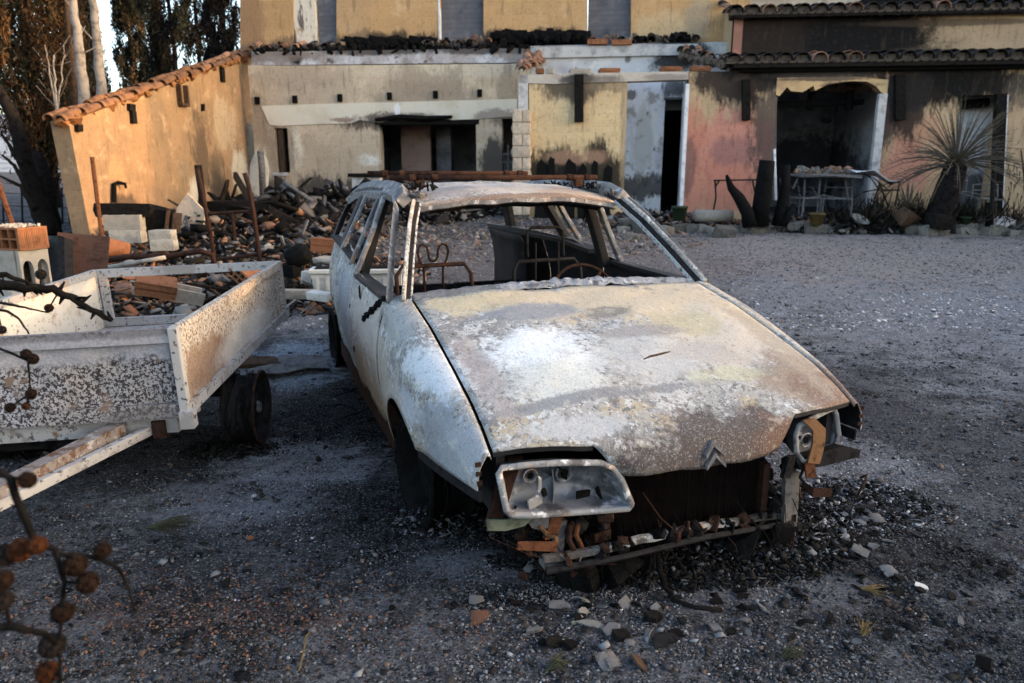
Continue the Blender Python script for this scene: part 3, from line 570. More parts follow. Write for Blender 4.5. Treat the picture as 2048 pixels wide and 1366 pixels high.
# corner pillar of rough blocks, each block a piece
pil = H(MB().prism([FA.W(sf(1037, 200), zf(1037, 150), -.02), FA.W(sf(1037, 200), BASE, -.02), FA.W(sf(1056, 200), BASE, -.02), FA.W(sf(1056, 200), zf(1050, 150), -.02)], FA.n*.2), 'pillar', 'concretewhite')
for r_ in range(9):
    z = zf(1045, 222)-.215*r_-.105; a0_, a1_ = sf(1027), sf(1062)
    cuts = [a0_, a0_+(a1_-a0_)*.55, a1_] if r_ % 2 == 0 else [a0_, a1_]
    for k in range(len(cuts)-1):
        c = FA.W((cuts[k]+cuts[k+1])/2, z, -.10); w = cuts[k+1]-cuts[k]
        M3 = Matrix((Vector(FA.d), Vector(FA.n), Vector((0, 0, 1)))).transposed()
        b = MB().chunk((0, 0, 0), (w-.012, .2, .203), rot=(1e-6, 0, 0), jit=.03).build('block', MAT['blockstone'], pil, keep=True); b.matrix_basis = Matrix.Translation(c) @ M3.to_4x4()
# broken verge tiles stepping up behind the pillar
for i in range(9):
    t = i/8; p = FA.wp(1045+t*20, 140-t*44, .1+t*1.6)
    for k in range(3): put_tile(TM['tile'], p+np.array([random.uniform(-.14, .14), random.uniform(-.1, .1), random.uniform(-.03, .05)]), (random.uniform(-.3, .3), 1, .45), (0, 0, 1), house, .22)
for (u, v, mt) in ((1080, 139, 'terracotta'), (1100, 139, 'concrete'), (1160, 139, 'concrete'), (1219, 138, 'terracotta'), (1342, 135, 'terracotta'), (1402, 134, 'terracotta')):
    p = FA.wp(u, v+3, .08); H(MB().chunk(p, (.36 if u > 1150 else .15, .16, .09), rot=(0, 0, random.uniform(-.2, .1)), jit=.08), 'brick', mt)

# --- right block: band wall between two tiled eaves
BD = FA.off(1.0)
m_band = mk('wall_band', (.37, .27, .175), .95, var=[((.30, .21, .14), 1.5, .45, .7), ((.42, .31, .21), 4, .55, .75)],
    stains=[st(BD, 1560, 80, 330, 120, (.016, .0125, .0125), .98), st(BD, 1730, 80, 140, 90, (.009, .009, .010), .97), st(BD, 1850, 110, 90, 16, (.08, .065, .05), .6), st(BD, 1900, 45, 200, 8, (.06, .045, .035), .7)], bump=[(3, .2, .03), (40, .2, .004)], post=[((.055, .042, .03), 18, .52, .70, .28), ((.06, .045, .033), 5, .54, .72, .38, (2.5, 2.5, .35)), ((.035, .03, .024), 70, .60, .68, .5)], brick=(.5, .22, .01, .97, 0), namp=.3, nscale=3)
H(MB().prism([BD.W(BD.px(u, 80)[0], z) for u, z in ((1468, BD.px(1468, 30)[1]), (1468, 2.9), (2330, 2.9), (2330, BD.px(2330, 22)[1]))], BD.n*.28), 'band_wall', m_band)
H(MB().prism([BD.W(BD.px(u, 80)[0], z, -.006) for u, z in ((1466, BD.px(1468, 36)[1]), (1466, 3.1), (1484, 3.1), (1484, BD.px(1468, 36)[1]))], BD.n*.005), 'plaster_strip', mk('plaster_strip', (.24, .12, .092), .95, var=[((.30, .15, .12), 4, .5, .7)]))
# its left flank running back to the upper wall
a_l = BD.px(1468, 80)[0]; zt_f = BD.px(1468, 30)[1]
m_flank = mk('wall_flank', (.45, .33, .20), .95, var=[((.36, .26, .17), 1.5, .45, .7)], stains=[(BD.W(a_l, 3.0, .8), (2, 1.0, .8), (.10, .085, .075), .7)], brick=(.5, .22, .012, .9, 1))
H(MB().prism([BD.W(a_l, zt_f, .285), BD.W(a_l, 2.6, .285), BD.W(a_l, 2.6, 2.0), BD.W(a_l, zt_f+.55, 2.0)], BD.d*.25), 'flank_wall', m_flank)
def eave(fr, u0, u1, v, pitch, mats, parent, rows=2, rise=.13, uu=1500, dep0=-.22):
    a = fr.px(u0, v)[0]; a1 = fr.px(u1, v)[0]; d = Vector(fr.n)+Vector((0, 0, rise)); i = 0
    while a < a1:
        z = fr.px(0, v)[1]; zz = fr.px(uu, v)[1]
        for r_ in range(rows):
            p = fr.W(a, zz+r_*.38*rise+.02*r_, dep0+.38*r_); mt = mats(a, i)
            put_tile(TMc[mt], p, d, (0, 0, 1), parent, .035)
            q = fr.W(a+pitch/2, zz-.02+r_*.38*rise, dep0+.02+.38*r_); o = put_tile(TM['tileblack'], q, d, (0, 0, -1), parent, .03)
        a += pitch; i += 1
eave(FA, 1462, 2330, 124, .30, lambda a, i: 'tile' if (3 < i < 9 and i % 2) else 'tileblack', house, rows=2, uu=1600)
eave(BD, 1468, 2330, 27, .31, lambda a, i: 'tile' if i % 5 == 2 else 'tileblack', house, rows=2, uu=1600)
for fr_, v_, u_ in ((FA, 124, 1462), (BD, 27, 1468)):
    z_ = fr_.px(1600, v_)[1]; a_ = fr_.px(u_, v_)[0]; b_ = fr_.px(2330, v_)[0]
    H(MB().prism([fr_.W(a_-.1, z_-.03, -.13), fr_.W(b_, z_-.03, -.13), fr_.W(b_, z_+.10, -.13), fr_.W(a_-.1, z_+.10, -.13)], fr_.n*.2), 'eave_mortar', 'mortar')
# pent roof deck, charred fascia under the tiles
zz = FA.px(1600, 124)[1]
H(MB().prism([FA.W(sf(1455), zz-.05, -.2), FA.W(sf(2330), zz-.05, -.2), FA.W(sf(2330), zz+.10, .98), FA.W(sf(1455), zz+.10, .98)], (0, 0, -.06)), 'roof_deck', 'charwood')
H(MB().prism([FA.W(sf(1470), zz-.06, -.16), FA.W(sf(2330), zz-.06, -.16), FA.W(sf(2330), zz-.17, -.10), FA.W(sf(1470), zz-.17, -.10)], FA.n*.08), 'fascia', 'charred')
zz2 = BD.px(1600, 27)[1]
H(MB().prism([BD.W(a_l-.05, zz2-.04, -.2), BD.W(BD.px(2330, 80)[0], zz2-.04, -.2), BD.W(BD.px(2330, 80)[0], zz2+.03, .45), BD.W(a_l-.05, zz2+.03, .45)], (0, 0, -.05)), 'roof_deck', 'charwood')
# verges of the two roofs on the left, stepping back
for i in range(7):
    t = i/6; put_tile(TM['tile' if i % 3 else 'tileblack'], BD.W(a_l-.06, zt_f+.02+t*.62, -.15+t*2.0), Vector(BD.n)+Vector((0, 0, .31)), (0, 0, 1), house, .06)
for i in range(9):
    t = i/8; put_tile(TM['tile' if i % 2 else 'tileblack'], FA.wp(1462-t*78, 122-t*46, .05+t*1.4), Vector(FA.n)+Vector((0, 0, .3)), (0, 0, 1), house, .12)
mb = MB()
for i in range(40): t = random.random(); mb.chunk(FA.wp(1458-t*74, 128-t*42, .1+t*1.4), [random.uniform(.06, .16) for _ in range(3)])
H(mb, 'verge_mortar', 'mortar')['kind'] = 'stuff'
# ruined wall and charred roof further back on the right
RU = FA.off(4.2); m_ruin = mk('ruin', (.46, .39, .31), .95, var=[((.32, .26, .21), 2, .45, .7), ((.1, .09, .085), 4, .62, .7)], bump=[(6, .8, .05)], brick=(.45, .2, .02, .8, 0))
H(MB().prism([RU.W(RU.px(u, 0)[0], RU.px(u, v)[1]) for u, v in ((1480, 60), (1480, -60), (1530, -80), (1600, -30), (1640, -25), (1700, -34), (1712, -14), (1760, -10), (1800, -4), (1900, 4), (2000, 14), (2330, 20), (2330, 60))], RU.n*.3), 'ruined_wall', m_ruin)
H(MB().prism([RU.W(RU.px(u, 0)[0], RU.px(u, v)[1], -.4) for u, v in ((1700, 14), (1730, -4), (1800, -8), (1930, -6), (2048, 14), (2330, 40), (2330, 55), (2048, 28), (1900, 20), (1760, 22))], RU.n*.7), 'collapsed_roof', 'charwood')
for i in range(16):
    u = 1880+i*24; put_tile(TM['tile' if i % 3 == 0 else 'tileblack'], RU.wp(u, -6+max(0, (u-1930))*.17, -.45), (0, 1, .3), (0, 0, 1), house, .08)

# ================================================================== BURNT CAR  (own axes: x forward, y to its left, z up)
CARO = np.array([.386, 2.861, 0.]); CYAW = .362
car = empty('burnt_car', tuple(CARO), (0, 0, CYAW-math.pi/2), 'burnt out hatchback with ash white bonnet and no glass', 'car')
_fx = np.array([math.sin(CYAW), -math.cos(CYAW), 0]); _ly = np.array([math.cos(CYAW), math.sin(CYAW), 0]); _RC = np.stack([_fx, _ly, [0, 0, 1]])
def C(u, v, x=None, y=None, z=None):            # point of the car seen at a pixel, on a plane of the car's own axes
    o = _RC@(CAM-CARO); d = _RC@ray(u, v); ax, val = (0, x) if x is not None else (1, y) if y is not None else (2, z)
    return o+d*((val-o[ax])/d[ax])
def K(mb, name, mat, parent=None, **k):
    if k.get('mat2'):                           # panels: outside faces out
        acc = 0
        for f in mb.f:
            a, b, c_ = (np.array(mb.v[f[i]]) for i in (0, 1, 2)); n_ = np.cross(b-a, c_-a); acc += n_@((a+c_)/2-np.array([-1.2 if abs(n_[1]) < abs(n_[2]) else a[0], 0, .45]))
        if acc < 0: mb.f = [tuple(reversed(f)) for f in mb.f]
        k['solid'] = abs(k.get('solid', .004))
    return mb.build(name, MAT[mat] if isinstance(mat, str) else mat, parent or car, **k)
RU_ = (.20, .105, .065); DK = (.07, .06, .065)
m_skin = mk('car_skin', (.285, .27, .252), .78, spec=.16,
    var=[((.185, .172, .163), 2.4, .48, .56), ((.40, .39, .375), 4.5, .52, .60), ((.33, .27, .19), 3.1, .55, .62), ((.16, .15, .145), 15, .54, .60, 8), ((.45, .44, .43), 21, .56, .62, 8), ((.17, .158, .15), 46, .53, .60, 5), ((.52, .52, .53), 60, .57, .65, 5), ((.08, .073, .072), 80, .60, .65, 4), ((.13, .08, .055), 26, .64, .68, 8)],
    stains=[((-.22, .15, .82), (.28, .8, .3), (.47, .37, .25), .88), ((-.02, .45, .78), (.42, .38, .3), (.46, .37, .26), .88), ((.22, .42, .72), (.32, .38, .3), (.44, .38, .32), .82), ((.08, .30, .75), (.14, .22, .2), (.36, .31, .19), .7),  # cream here is burnt paint plus warm light put into the colour
            ((-.13, -.28, .8), (.10, .30, .3), (.19, .195, .215), .88), ((-.07, .03, .8), (.08, .14, .2), (.10, .095, .095), .7), ((-.30, -.5, .85), (.12, .25, .2), (.42, .34, .21), .75),
            ((.16, -.36, .74), (.22, .24, .3), (.60, .605, .61), .95), ((.36, -.40, .66), (.14, .22, .3), (.50, .49, .45), .85), ((.30, .05, .68), (.24, .28, .3), (.43, .41, .39), .75), ((.13, .12, .74), (.06, .22, .2), (.23, .205, .195), .8), ((.30, .25, .7), (.10, .18, .2), (.32, .285, .255), .7),
            ((.475, -.22, .6), (.03, .55, .2), (.17, .17, .18), .85), ((.44, .30, .62), (.05, .30, .2), (.36, .35, .24), .7), ((.25, -.62, .7), (.32, .06, .2), (.27, .23, .22), .75),
            ((.48, .56, .58), (.26, .24, .25), (.21, .155, .12), .92), ((.56, .66, .55), (.22, .18, .25), (.16, .095, .07), .88), ((.20, .63, .66), (.42, .09, .3), (.30, .24, .18), .75),
            ((.68, .12, .51), (.17, .56, .17), (.060, .046, .042), .96), ((.70, .30, .48), (.10, .25, .08), (.09, .05, .036), .8), ((.68, .33, .50), (.10, .15, .12), (.15, .08, .06), .9), ((.72, .0, .46), (.05, .45, .04), (.18, .14, .12), .7), ((.58, -.38, .57), (.07, .34, .08), (.36, .36, .365), .85),
            ((.38, -.79, .55), (.26, .1, .18), (.21, .215, .235), .85), ((.12, -.76, .69), (.38, .10, .09), (.50, .505, .52), .92), ((-.30, -.79, .78), (.25, .1, .10), (.25, .245, .235), .8), ((.50, -.78, .50), (.14, .1, .16), (.27, .275, .29), .8), ((.05, -.83, .55), (.16, .1, .07), (.36, .37, .40), .8),
            ((-.50, -.83, .45), (.42, .2, .38), (.30, .255, .205), .88), ((-1.0, -.83, .36), (.60, .2, .30), (.23, .155, .095), .92), ((-.9, -.83, .70), (.5, .2, .17), (.35, .31, .27), .85), ((-1.7, -.8, .6), (.4, .2, .3), (.28, .285, .30), .75),
            ((-1.2, 0, 1.3), (.35, .5, .2), (.38, .345, .31), .8), ((-1.0, .35, 1.28), (.28, .3, .2), (.30, .22, .16), .75), ((-.94, 0, 1.26), (.05, .8, .1), (.12, .075, .055), .85), ((-1.1, -.35, 1.3), (.25, .2, .2), (.22, .20, .20), .7), ((.70, .10, .50), (.10, .48, .10), (.062, .047, .043), .93), ((.70, .32, .49), (.07, .16, .08), (.11, .06, .042), .8)],
    bump=[(7, .35, .03), (26, .3, .008), (80, .5, .004), (220, .5, .002)], namp=.85, nscale=5.5,
    post=[((.17, .16, .15), 120, .54, .62, .35), ((.55, .54, .52), 150, .57, .64, .30), ((.10, .088, .08), 46, .62, .67, .45), ((.19, .13, .09), 9, .58, .70, .30), ((.50, .45, .36), 14, .59, .68, .30), ((.08, .07, .066), 210, .58, .64, .45)])
m_inner = mk('car_inner', (.014, .0135, .015), .6, var=[((.032, .032, .037), 6, .52, .66), ((.05, .027, .017), 12, .58, .66), ((.006, .006, .0065), 3, .5, .62)], bump=[(25, .4, .01)], spec=.2)
m_frame = mk('car_frame', (.18, .172, .168), .7, var=[((.10, .10, .11), 8, .48, .60), ((.32, .32, .34), 22, .55, .64), ((.25, .14, .08), 6, .60, .7), ((.08, .08, .085), 35, .58, .66)], bump=[(40, .5, .006)])
m_pret = mk('pillar_return', (.40, .40, .41), .75, var=[((.08, .08, .085), 45, .50, .60, 5), ((.50, .40, .30), 12, .55, .7)], bump=[(60, .5, .004)])
def lerp(tab, x):
    xs_ = [t[0] for t in tab]; return float(np.interp(x, xs_, [t[1] for t in tab]))
HZ = [(-.42, .866), (-.1, .802), (.2, .718), (.4, .655), (.52, .603), (.58, .568), (.62, .548), (.7, .53)]       # height of the bonnet edge
WF = [(-3.32, .70), (-2.8, .765), (-2.2, .805), (-1.3, .84), (-.5, .845), (0, .838), (.3, .812), (.61, .765)]    # half width of the flank
BELT = [(-3.3, .965), (-2.4, .965), (-1.85, .945), (-1.34, .862), (-.5, .848)]
def flank(x, z): return lerp(WF, x)-.055*((z-.58)/.29)**2 if z > .58 else lerp(WF, x)-.05*((z-.58)/.33)**2
def wob(x, y, k=1.): return k*(.006*math.sin(7*x+3*y)+.0045*math.sin(13*y-5*x+2*math.sin(5*x))+.002*math.sin(29*x+17*y)+.0012*math.sin(51*y-37*x))
# bonnet with its tongue between the lamps
ny_ = 60; ysamp = [-.70+1.40*j/(ny_-1) for j in range(ny_)]; P = []
for i in range(34):
    t = i/33; row = []
    for y in ysamp:
        q = (y/.70)**2; xe = -.405+t*(.685+.405)-t**2*.088*q-.02*(1-t)*(1-q)*-1
        zc = np.interp(xe, [-.42, -.1, .2, .4, .52, .60, .66, .70], [.888, .834, .752, .690, .640, .600, .570, .548])
        ze = lerp(HZ, xe); e = abs(y)/.70; z = ze+(zc-ze)*(1-e**3.0)+wob(xe, y)*(1-e**6)
        row.append((xe, y, z))
    P.append(row)
hood = MB().grid(P); last = P[-1]
inn = [p for p in last if abs(p[1]) <= .40]; T = []
for i in range(9):
    t = i/8; row = []
    for p in inn:
        sc = 1-t*(.395-.315)/.395; z = p[2]-(p[2]-.455)*(t**1.15); x = p[0]+.04*math.sin(t*math.pi/2)+(.0)*t
        edge = max(0, abs(p[1])-.30)/.10; row.append((x-.03*edge*t, p[1]*sc, z+wob(x*3, p[1]*2, .6)*t))
    T.append(row)
hood.grid(T)
hood_o = K(hood, 'bonnet', m_skin, smooth=True, solid=.004, mat2=m_inner, weld=True)
# return lip under the bonnet edges
lip = MB().beam([(p[0]-.012, p[1], p[2]-.010) for p in last if p[1] < -.385], (.010, 0, 0), (0, 0, .008)); K(lip, 'bonnet_lip', m_inner, hood_o); lip = MB().beam([(p[0]-.012, p[1], p[2]-.010) for p in last if p[1] > .385], (.010, 0, 0), (0, 0, .008))
K(lip, 'bonnet_lip', m_inner, hood_o)
# double chevron badge
def nose(y, z):                               # outside of the tongue at height z
    t = max(0., min(1., ((.548-z)/(.548-.455)))); return .70+.034*math.sin(t*math.pi/2)
em = MB()
for dz in (.022, -.012):
    for s_ in (-1, 1):
        y0 = .012; pts = [(0, .012), (s_*.036, -.026), (s_*.036, -.040), (0, -.004)]
        em.prism([(nose(y0+a, .507+dz+b)+.010, y0+a, .507+dz+b) for a, b in pts], (-.014, 0, 0))
K(em, 'badge', 'burntsteel', hood_o)
# twig and a dent mark lying on the bonnet belong to it no more: twig is its own thing further down
# wings
for sgn in (-1, 1):
    ax, az, ar_ = -.14, .22, .295; xs2 = sorted(set([round(-.52+1.13*i/70, 4) for i in range(71)]+[ax-ar_, ax+ar_-.055]))
    P = []
    for x in xs2:
        hz = lerp(HZ, x); zl = .24
        if abs(x-ax) < ar_: zl = max(zl, az+math.sqrt(ar_**2-(x-ax)**2))
        if x > ax+.20: zl = max(.395+.05*(x-.06)/.55, zl if x < ax+ar_ else 0)
        col_ = [(x, sgn*.709, hz-.012), (x, sgn*.712, hz), (x, sgn*(.725), hz+.003), (x, sgn*(.712+(flank(x, .7)-.712)*.55), hz-.012), (x, sgn*(.712+(flank(x, .7)-.712)*.85), hz-.038)]
        z1 = hz-.085; col_.append((x, sgn*(flank(x, z1)-.004), z1))
        for k in range(1, 9):
            z = z1+(zl-z1)*k/8; f = flank(x, z); d_ = math.hypot(x-ax, z-az)-ar_
            f += .012*math.exp(-(d_/.03)**2) if d_ < .08 else 0; col_.append((x, sgn*f, z))
        P.append(col_)
    w = MB().grid(P); K(w, 'wing_panel', m_skin, smooth=True, solid=.004*(1 if sgn < 0 else -1), mat2=m_inner)
    fl = MB().beam([(x, sgn*(flank(x, .42)-.012), .395+.05*(x-.06)/.55-.022) for x in (.07, .2, .35, .5, .60)], (0, .004, 0), (0, 0, .02)); K(fl, 'wing_flange', 'blacksteel')
    # front edge of the wing with bolt tabs
    fe = MB()
    for z in (.53, .50, .47): fe.box((.607, sgn*(flank(.61, z)-.012), z), (.006, .018, .014))
    K(fe, 'bolt_tabs', 'darkrust')
    # doors, rear quarter
    def panel(x0, x1, n, name, zl_fn=lambda x: .25, zu_fn=lambda x: lerp(BELT, x), mat=m_skin):
        P = []
        for i in range(n+1):
            x = x0+(x1-x0)*i/n; zl, zu = zl_fn(x), zu_fn(x); P.append([(x, sgn*(flank(x, zu+(zl-zu)*k/12)+wob(x*2, zu+(zl-zu)*k/12, .8)), zu+(zl-zu)*k/12) for k in range(13)])
        return K(MB().grid(P), name, mat, smooth=True, solid=.005, mat2=m_inner)
    d1 = panel(-.527, -1.54, 26, 'door'); d2 = panel(-1.548, -2.36, 20, 'door', lambda x: max(.25, .22+math.sqrt(max(0, .31**2-(x+2.66)**2))) if x < -2.35 else .25)
    panel(-2.366, -3.30, 30, 'rear_quarter', lambda x: max(.27, .22+math.sqrt(max(0, .31**2-(x+2.66)**2))))
    # sills
    K(MB().beam([(-.45, sgn*.76, .22), (-1.4, sgn*.765, .22), (-2.35, sgn*.74, .22)], (0, .03, 0), (0, 0, .05)), 'sill', 'darkrust')
    # lock hole and keyhole of the front door
    for (u, v, r_) in ((708, 585, .022), (697, 613, .009), (706, 698, .010)):
        if sgn < 0:
            q = C(u, v, y=-.845); q[1] = -(flank(q[0], q[2])+.004); K(MB().lathe([(0, .004), (r_, .004), (r_*1.2, 0)], 8, Matrix.Translation(q) @ Matrix.Rotation(math.pi/2, 4, 'X') @ Matrix.Diagonal((1, 1.5, 1, 1))), 'lock_hole', 'charred', d1)
    # pillars and window frames
    A0, A1 = (-.47, sgn*.775, .852), (-.955, sgn*.60, 1.262)
    def pl(name, pts, w, t, mat=m_frame): return K(MB().beam(pts, w, t), name, mat, bevel=.006)
    # windscreen pillar: a folded sheet, outer face and inner return
    Ap = [(-.40, sgn*.735, .858), (-.60, sgn*.672, 1.015), (-.78, sgn*.612, 1.15), (-.93, sgn*.555, 1.248)]
    pl('windscreen_pillar', [(p[0]+.004, p[1]+sgn*.012, p[2]+.004) for p in Ap], (.003, sgn*.010, .002), (.009, 0, .010), m_skin)
    pl('pillar_channel', [(p[0]-.010, p[1]-sgn*.006, p[2]-.008) for p in Ap], (.003, sgn*.014, .002), (.008, 0, .009), 'blacksteel')
    pl('pillar_return', [(p[0]-.024, p[1]-sgn*.020, p[2]-.016) for p in Ap], (.011, 0, .008), (0, sgn*(.010 if sgn < 0 else .003), 0), m_pret)
    df = [(-.475, sgn*.79, .85), (-.66, sgn*.738, 1.00), (-.84, sgn*.682, 1.135), (-.98, sgn*.640, 1.225), (-1.10, sgn*.622, 1.262), (-1.38, sgn*.615, 1.275), (-1.95, sgn*.605, 1.268), (-2.4, sgn*.60, 1.245), (-2.75, sgn*.60, 1.195)]
    pl('door_frame', df[:6], (.010, sgn*.012, .022), (.02, sgn*.010, -.012))
    pl('roof_rail', [(p[0], p[1]-sgn*.035, p[2]+.028) for p in df[3:]], (0, sgn*.02, .022), (0, sgn*.022, -.02))
    pl('door_frame', [(p[0], p[1], p[2]-.012) for p in df[5:]], (0, sgn*.004, .022), (0, sgn*.02, -.004))
    pl('door_frame', [(-1.33, sgn*.80, .85), (-1.345, sgn*.70, 1.07), (-1.36, sgn*.625, 1.265)], (.024, 0, 0), (0, .014, .004))
    pl('centre_pillar', [(-1.43, sgn*.745, .82), (-1.435, sgn*.665, 1.07), (-1.44, sgn*.595, 1.27)], (.035, 0, 0), (0, .025, .008), m_inner)
    pl('door_frame', [(-1.52, sgn*.795, .885), (-1.52, sgn*.70, 1.08), (-1.51, sgn*.615, 1.268)], (.02, 0, 0), (0, .014, .004))
    pl('door_frame', [(-1.88, sgn*.785, .945), (-1.92, sgn*.70, 1.09), (-1.95, sgn*.612, 1.26)], (.026, 0, 0), (0, .014, .004))
    pl('rear_pillar', [(-2.05, sgn*.76, .95), (-2.10, sgn*.68, 1.10), (-2.14, sgn*.60, 1.25)], (.05, 0, 0), (0, .02, .006), m_inner)
    pl('tail_pillar', [(-2.92, sgn*.69, .93), (-2.86, sgn*.64, 1.07), (-2.78, sgn*.58, 1.20)], (.06, 0, .012), (0, .022, .006), m_inner)
    # inner face of the rear quarter, wheel housing
    P = [[(x, sgn*(.56+.03*math.sin(k)), z) for k, z in enumerate((.30, .5, .7, .88, .93))] for x in (-2.35, -2.6, -2.85, -3.05)]
    K(MB().grid(P), 'wheel_housing', m_inner, solid=.01, smooth=True)
    K(MB().beam([(-1.54, sgn*.735, .90), (-2.0, sgn*.725, .93), (-2.9, sgn*.68, .93)], (0, .05, 0), (0, 0, .012)), 'window_ledge', m_inner)
    K(MB().beam([(-.50, sgn*.765, .842), (-1.35, sgn*.775, .85)], (0, .035, 0), (0, 0, .010)), 'window_ledge', m_inner)
    # wheels: bare rims with charred wire
    for (wx, stt) in ((-.14, 0.10), (-2.66, 0.)):
        hub = empty('wheel', (wx, sgn*.70, .205), (0, 0, stt)); hub.parent = car
        Mx = Matrix.Rotation(math.pi/2, 4, 'X')
        r1 = MB().lathe([(.05, -.03*sgn), (.06, .02*sgn), (.12, .03*sgn), (.15, -.01*sgn), (.175, .0), (.19, .09*sgn), (.205, .09*sgn), (.205, .075*sgn), (.18, .07*sgn), (.165, -.06*sgn), (.19, -.08*sgn), (.205, -.09*sgn)], 28, Matrix.Rotation(-math.pi/2, 4, 'X'))
        K(r1, 'rim', 'charred', hub, smooth=True)
        wires = MB()
        for k in range(46):
            a = random.uniform(0, 6.28); yy = random.uniform(-.10, .10); ln = random.uniform(.6, 2.2); rr = random.uniform(.195, .232)
            wires.tube([(rr*math.cos(a+ln*j/7)*(1+.02*math.sin(j*3+k)), yy+.012*math.sin(j*1.3+k), max(-.20, rr*math.sin(a+ln*j/7))) for j in range(8)], .0025, 4)
        wires.tube([(.215*math.cos(6.28*j/24), .085*sgn, .215*math.sin(6.28*j/24)) for j in range(24)], .009, 5, closed=True, jit=.3)
        wires.tube([(.215*math.cos(6.28*j/24), -.085*sgn, .215*math.sin(6.28*j/24)) for j in range(24)], .009, 5, closed=True, jit=.3)
        K(wires, 'tyre_wire', 'charred', hub)
# roof
P = []
for i in range(40):
    x = -.915-1.94*i/39; row = []
    for j in range(31):
        y = -1+2*j/30; hw = np.interp(x, [-2.86, -2.2, -1.3, -1.0, -.915], [.56, .57, .575, .56, .545]); xx = x-.035*y*y*(1 if i < 6 else max(0, 1-(i-6)/8))
        zc = np.interp(x, [-2.86, -2.4, -1.8, -1.3, -1.05, -.96, -.915], [1.25, 1.30, 1.325, 1.322, 1.30, 1.278, 1.262])
        row.append((xx, y*hw, zc-.045*abs(y)**2.6+wob(x*2, y, .6)*(1-abs(y)**4)))
    P.append(row)
roof = K(MB().grid(P), 'roof', m_skin, smooth=True, solid=-.006, mat2=m_inner)
hd = [(p[0]-.012, p[1], p[2]-.018) for p in P[0]]
K(MB().beam(hd, (.014, 0, .004), (0, 0, .010)), 'windscreen_header', m_frame)
hd2 = [(p[0]-.06, p[1], p[2]-.035) for p in P[0][2:-2]]; K(MB().beam(hd2, (.03, 0, .01), (0, 0, .006)), 'header_inner', m_inner)
# melted trim and cinders along the gutter of the roof
mb = MB()
for k in range(150):
    s_ = random.choice((-1, -1, 1)); x = -.95-abs(random.gauss(0, .28)); y = s_*(.535+random.gauss(0, .018)); mb.chunk((x, y, 1.285+.01*random.random()+(.02 if x < -1.1 else -.012)), [random.uniform(.008, .035), random.uniform(.006, .02), random.uniform(.004, .014)])
K(mb, 'melted_trim', 'burntsteel')['kind'] = 'stuff'
mb = MB()
for k in range(60): mb.chunk((random.uniform(-1.6, -1.0), random.choice((-1, 1))*random.uniform(.40, .54), 1.315), [random.uniform(.01, .05), random.uniform(.004, .012), .008])
K(mb, 'melted_trim', 'charred')['kind'] = 'stuff'
# roof bars
def bar(x, y0, y1, z, dx=0, mat='darkrust'):
    b = K(MB().tube([(x, y0, z), (x+dx, y1, z)], .0135, 10), 'roof_bar', mat, smooth=True)
    for t in (.10, .20, .86, .95):
        y = y0+(y1-y0)*t; K(MB().tube([(x+dx*t, y-.016, z), (x+dx*t, y+.016, z)], .0185, 10), 'clamp', mat, b)
    for t in (.13, .9):
        y = y0+(y1-y0)*t; K(MB().chunk((x+dx*t, y, z-.028), (.03, .045, .035), rot=(.1, 0, .1)), 'bar_foot', 'darkrust', b)
bar(-1.10, -.645, .50, 1.357); bar(-1.72, -.645, .34, 1.378)
# cowl: crumpled remains at the foot of the windscreen
P = []
for i in range(120):
    y = -.70+1.40*i/119; bx = -.425-.03*(1-(y/.7)**2); row = []; am = .004+.010*max(0, math.sin(y*4.3+1.2))
    for j in range(7):
        nz_ = math.sin(y*31+j*1.9)*.5+math.sin(y*57-j*2.7)*.35+math.sin(y*113+j*5)*.3+random.uniform(-.25, .25)
        row.append((bx+.03-.025*j+.004*math.sin(y*43+j), y, .866+.022*(1-(y/.7)**2)+(.004 if 1 < j < 5 else -.012)+am*nz_*.8))
    P.append(row)
K(MB().grid(P), 'cowl', mk('cowl', (.24, .24, .25), .85, var=[((.10, .10, .105), 14, .49, .58), ((.46, .45, .44), 30, .56, .66), ((.06, .06, .06), 25, .6, .68)], stains=[((-.45, -.6, .87), (.2, .35, .2), (.12, .12, .125), .8)], bump=[(60, .7, .01)]), solid=.004, smooth=True)
# scuttle, firewall, floor, tail
K(MB().beam([(-.50, -.72, .80), (-.50, .72, .80)], (.03, 0, 0), (0, 0, .05)), 'bulkhead', m_inner)
K(MB().box((-1.8, 0, .26), (2.9, 1.42, .03)), 'floor_pan', m_inner)
K(MB().box((-.46, 0, .53), (.03, 1.36, .56)), 'firewall', m_inner)
K(MB().box((-3.27, 0, .36), (.05, 1.36, .22)), 'tail_panel', m_inner)
K(MB().tube([(-.62, -.70, .74), (-.62, .70, .74)], .02, 8), 'dash_beam', 'blacksteel')
mb = MB()
for k in range(260): mb.chunk((random.uniform(-3.1, -.65), random.uniform(-.66, .66), .285+random.random()*.03), [random.uniform(.02, .10) for _ in range(2)]+[random.uniform(.01, .05)])
o = K(mb, 'cabin_debris', 'charwood'); o['kind'] = 'stuff'
mb = MB()
for k in range(40): mb.chunk((-3.0+random.uniform(-.2, .25), random.uniform(-.55, .5), .45+random.random()*.03), [random.uniform(.04, .12), random.uniform(.04, .12), .04])
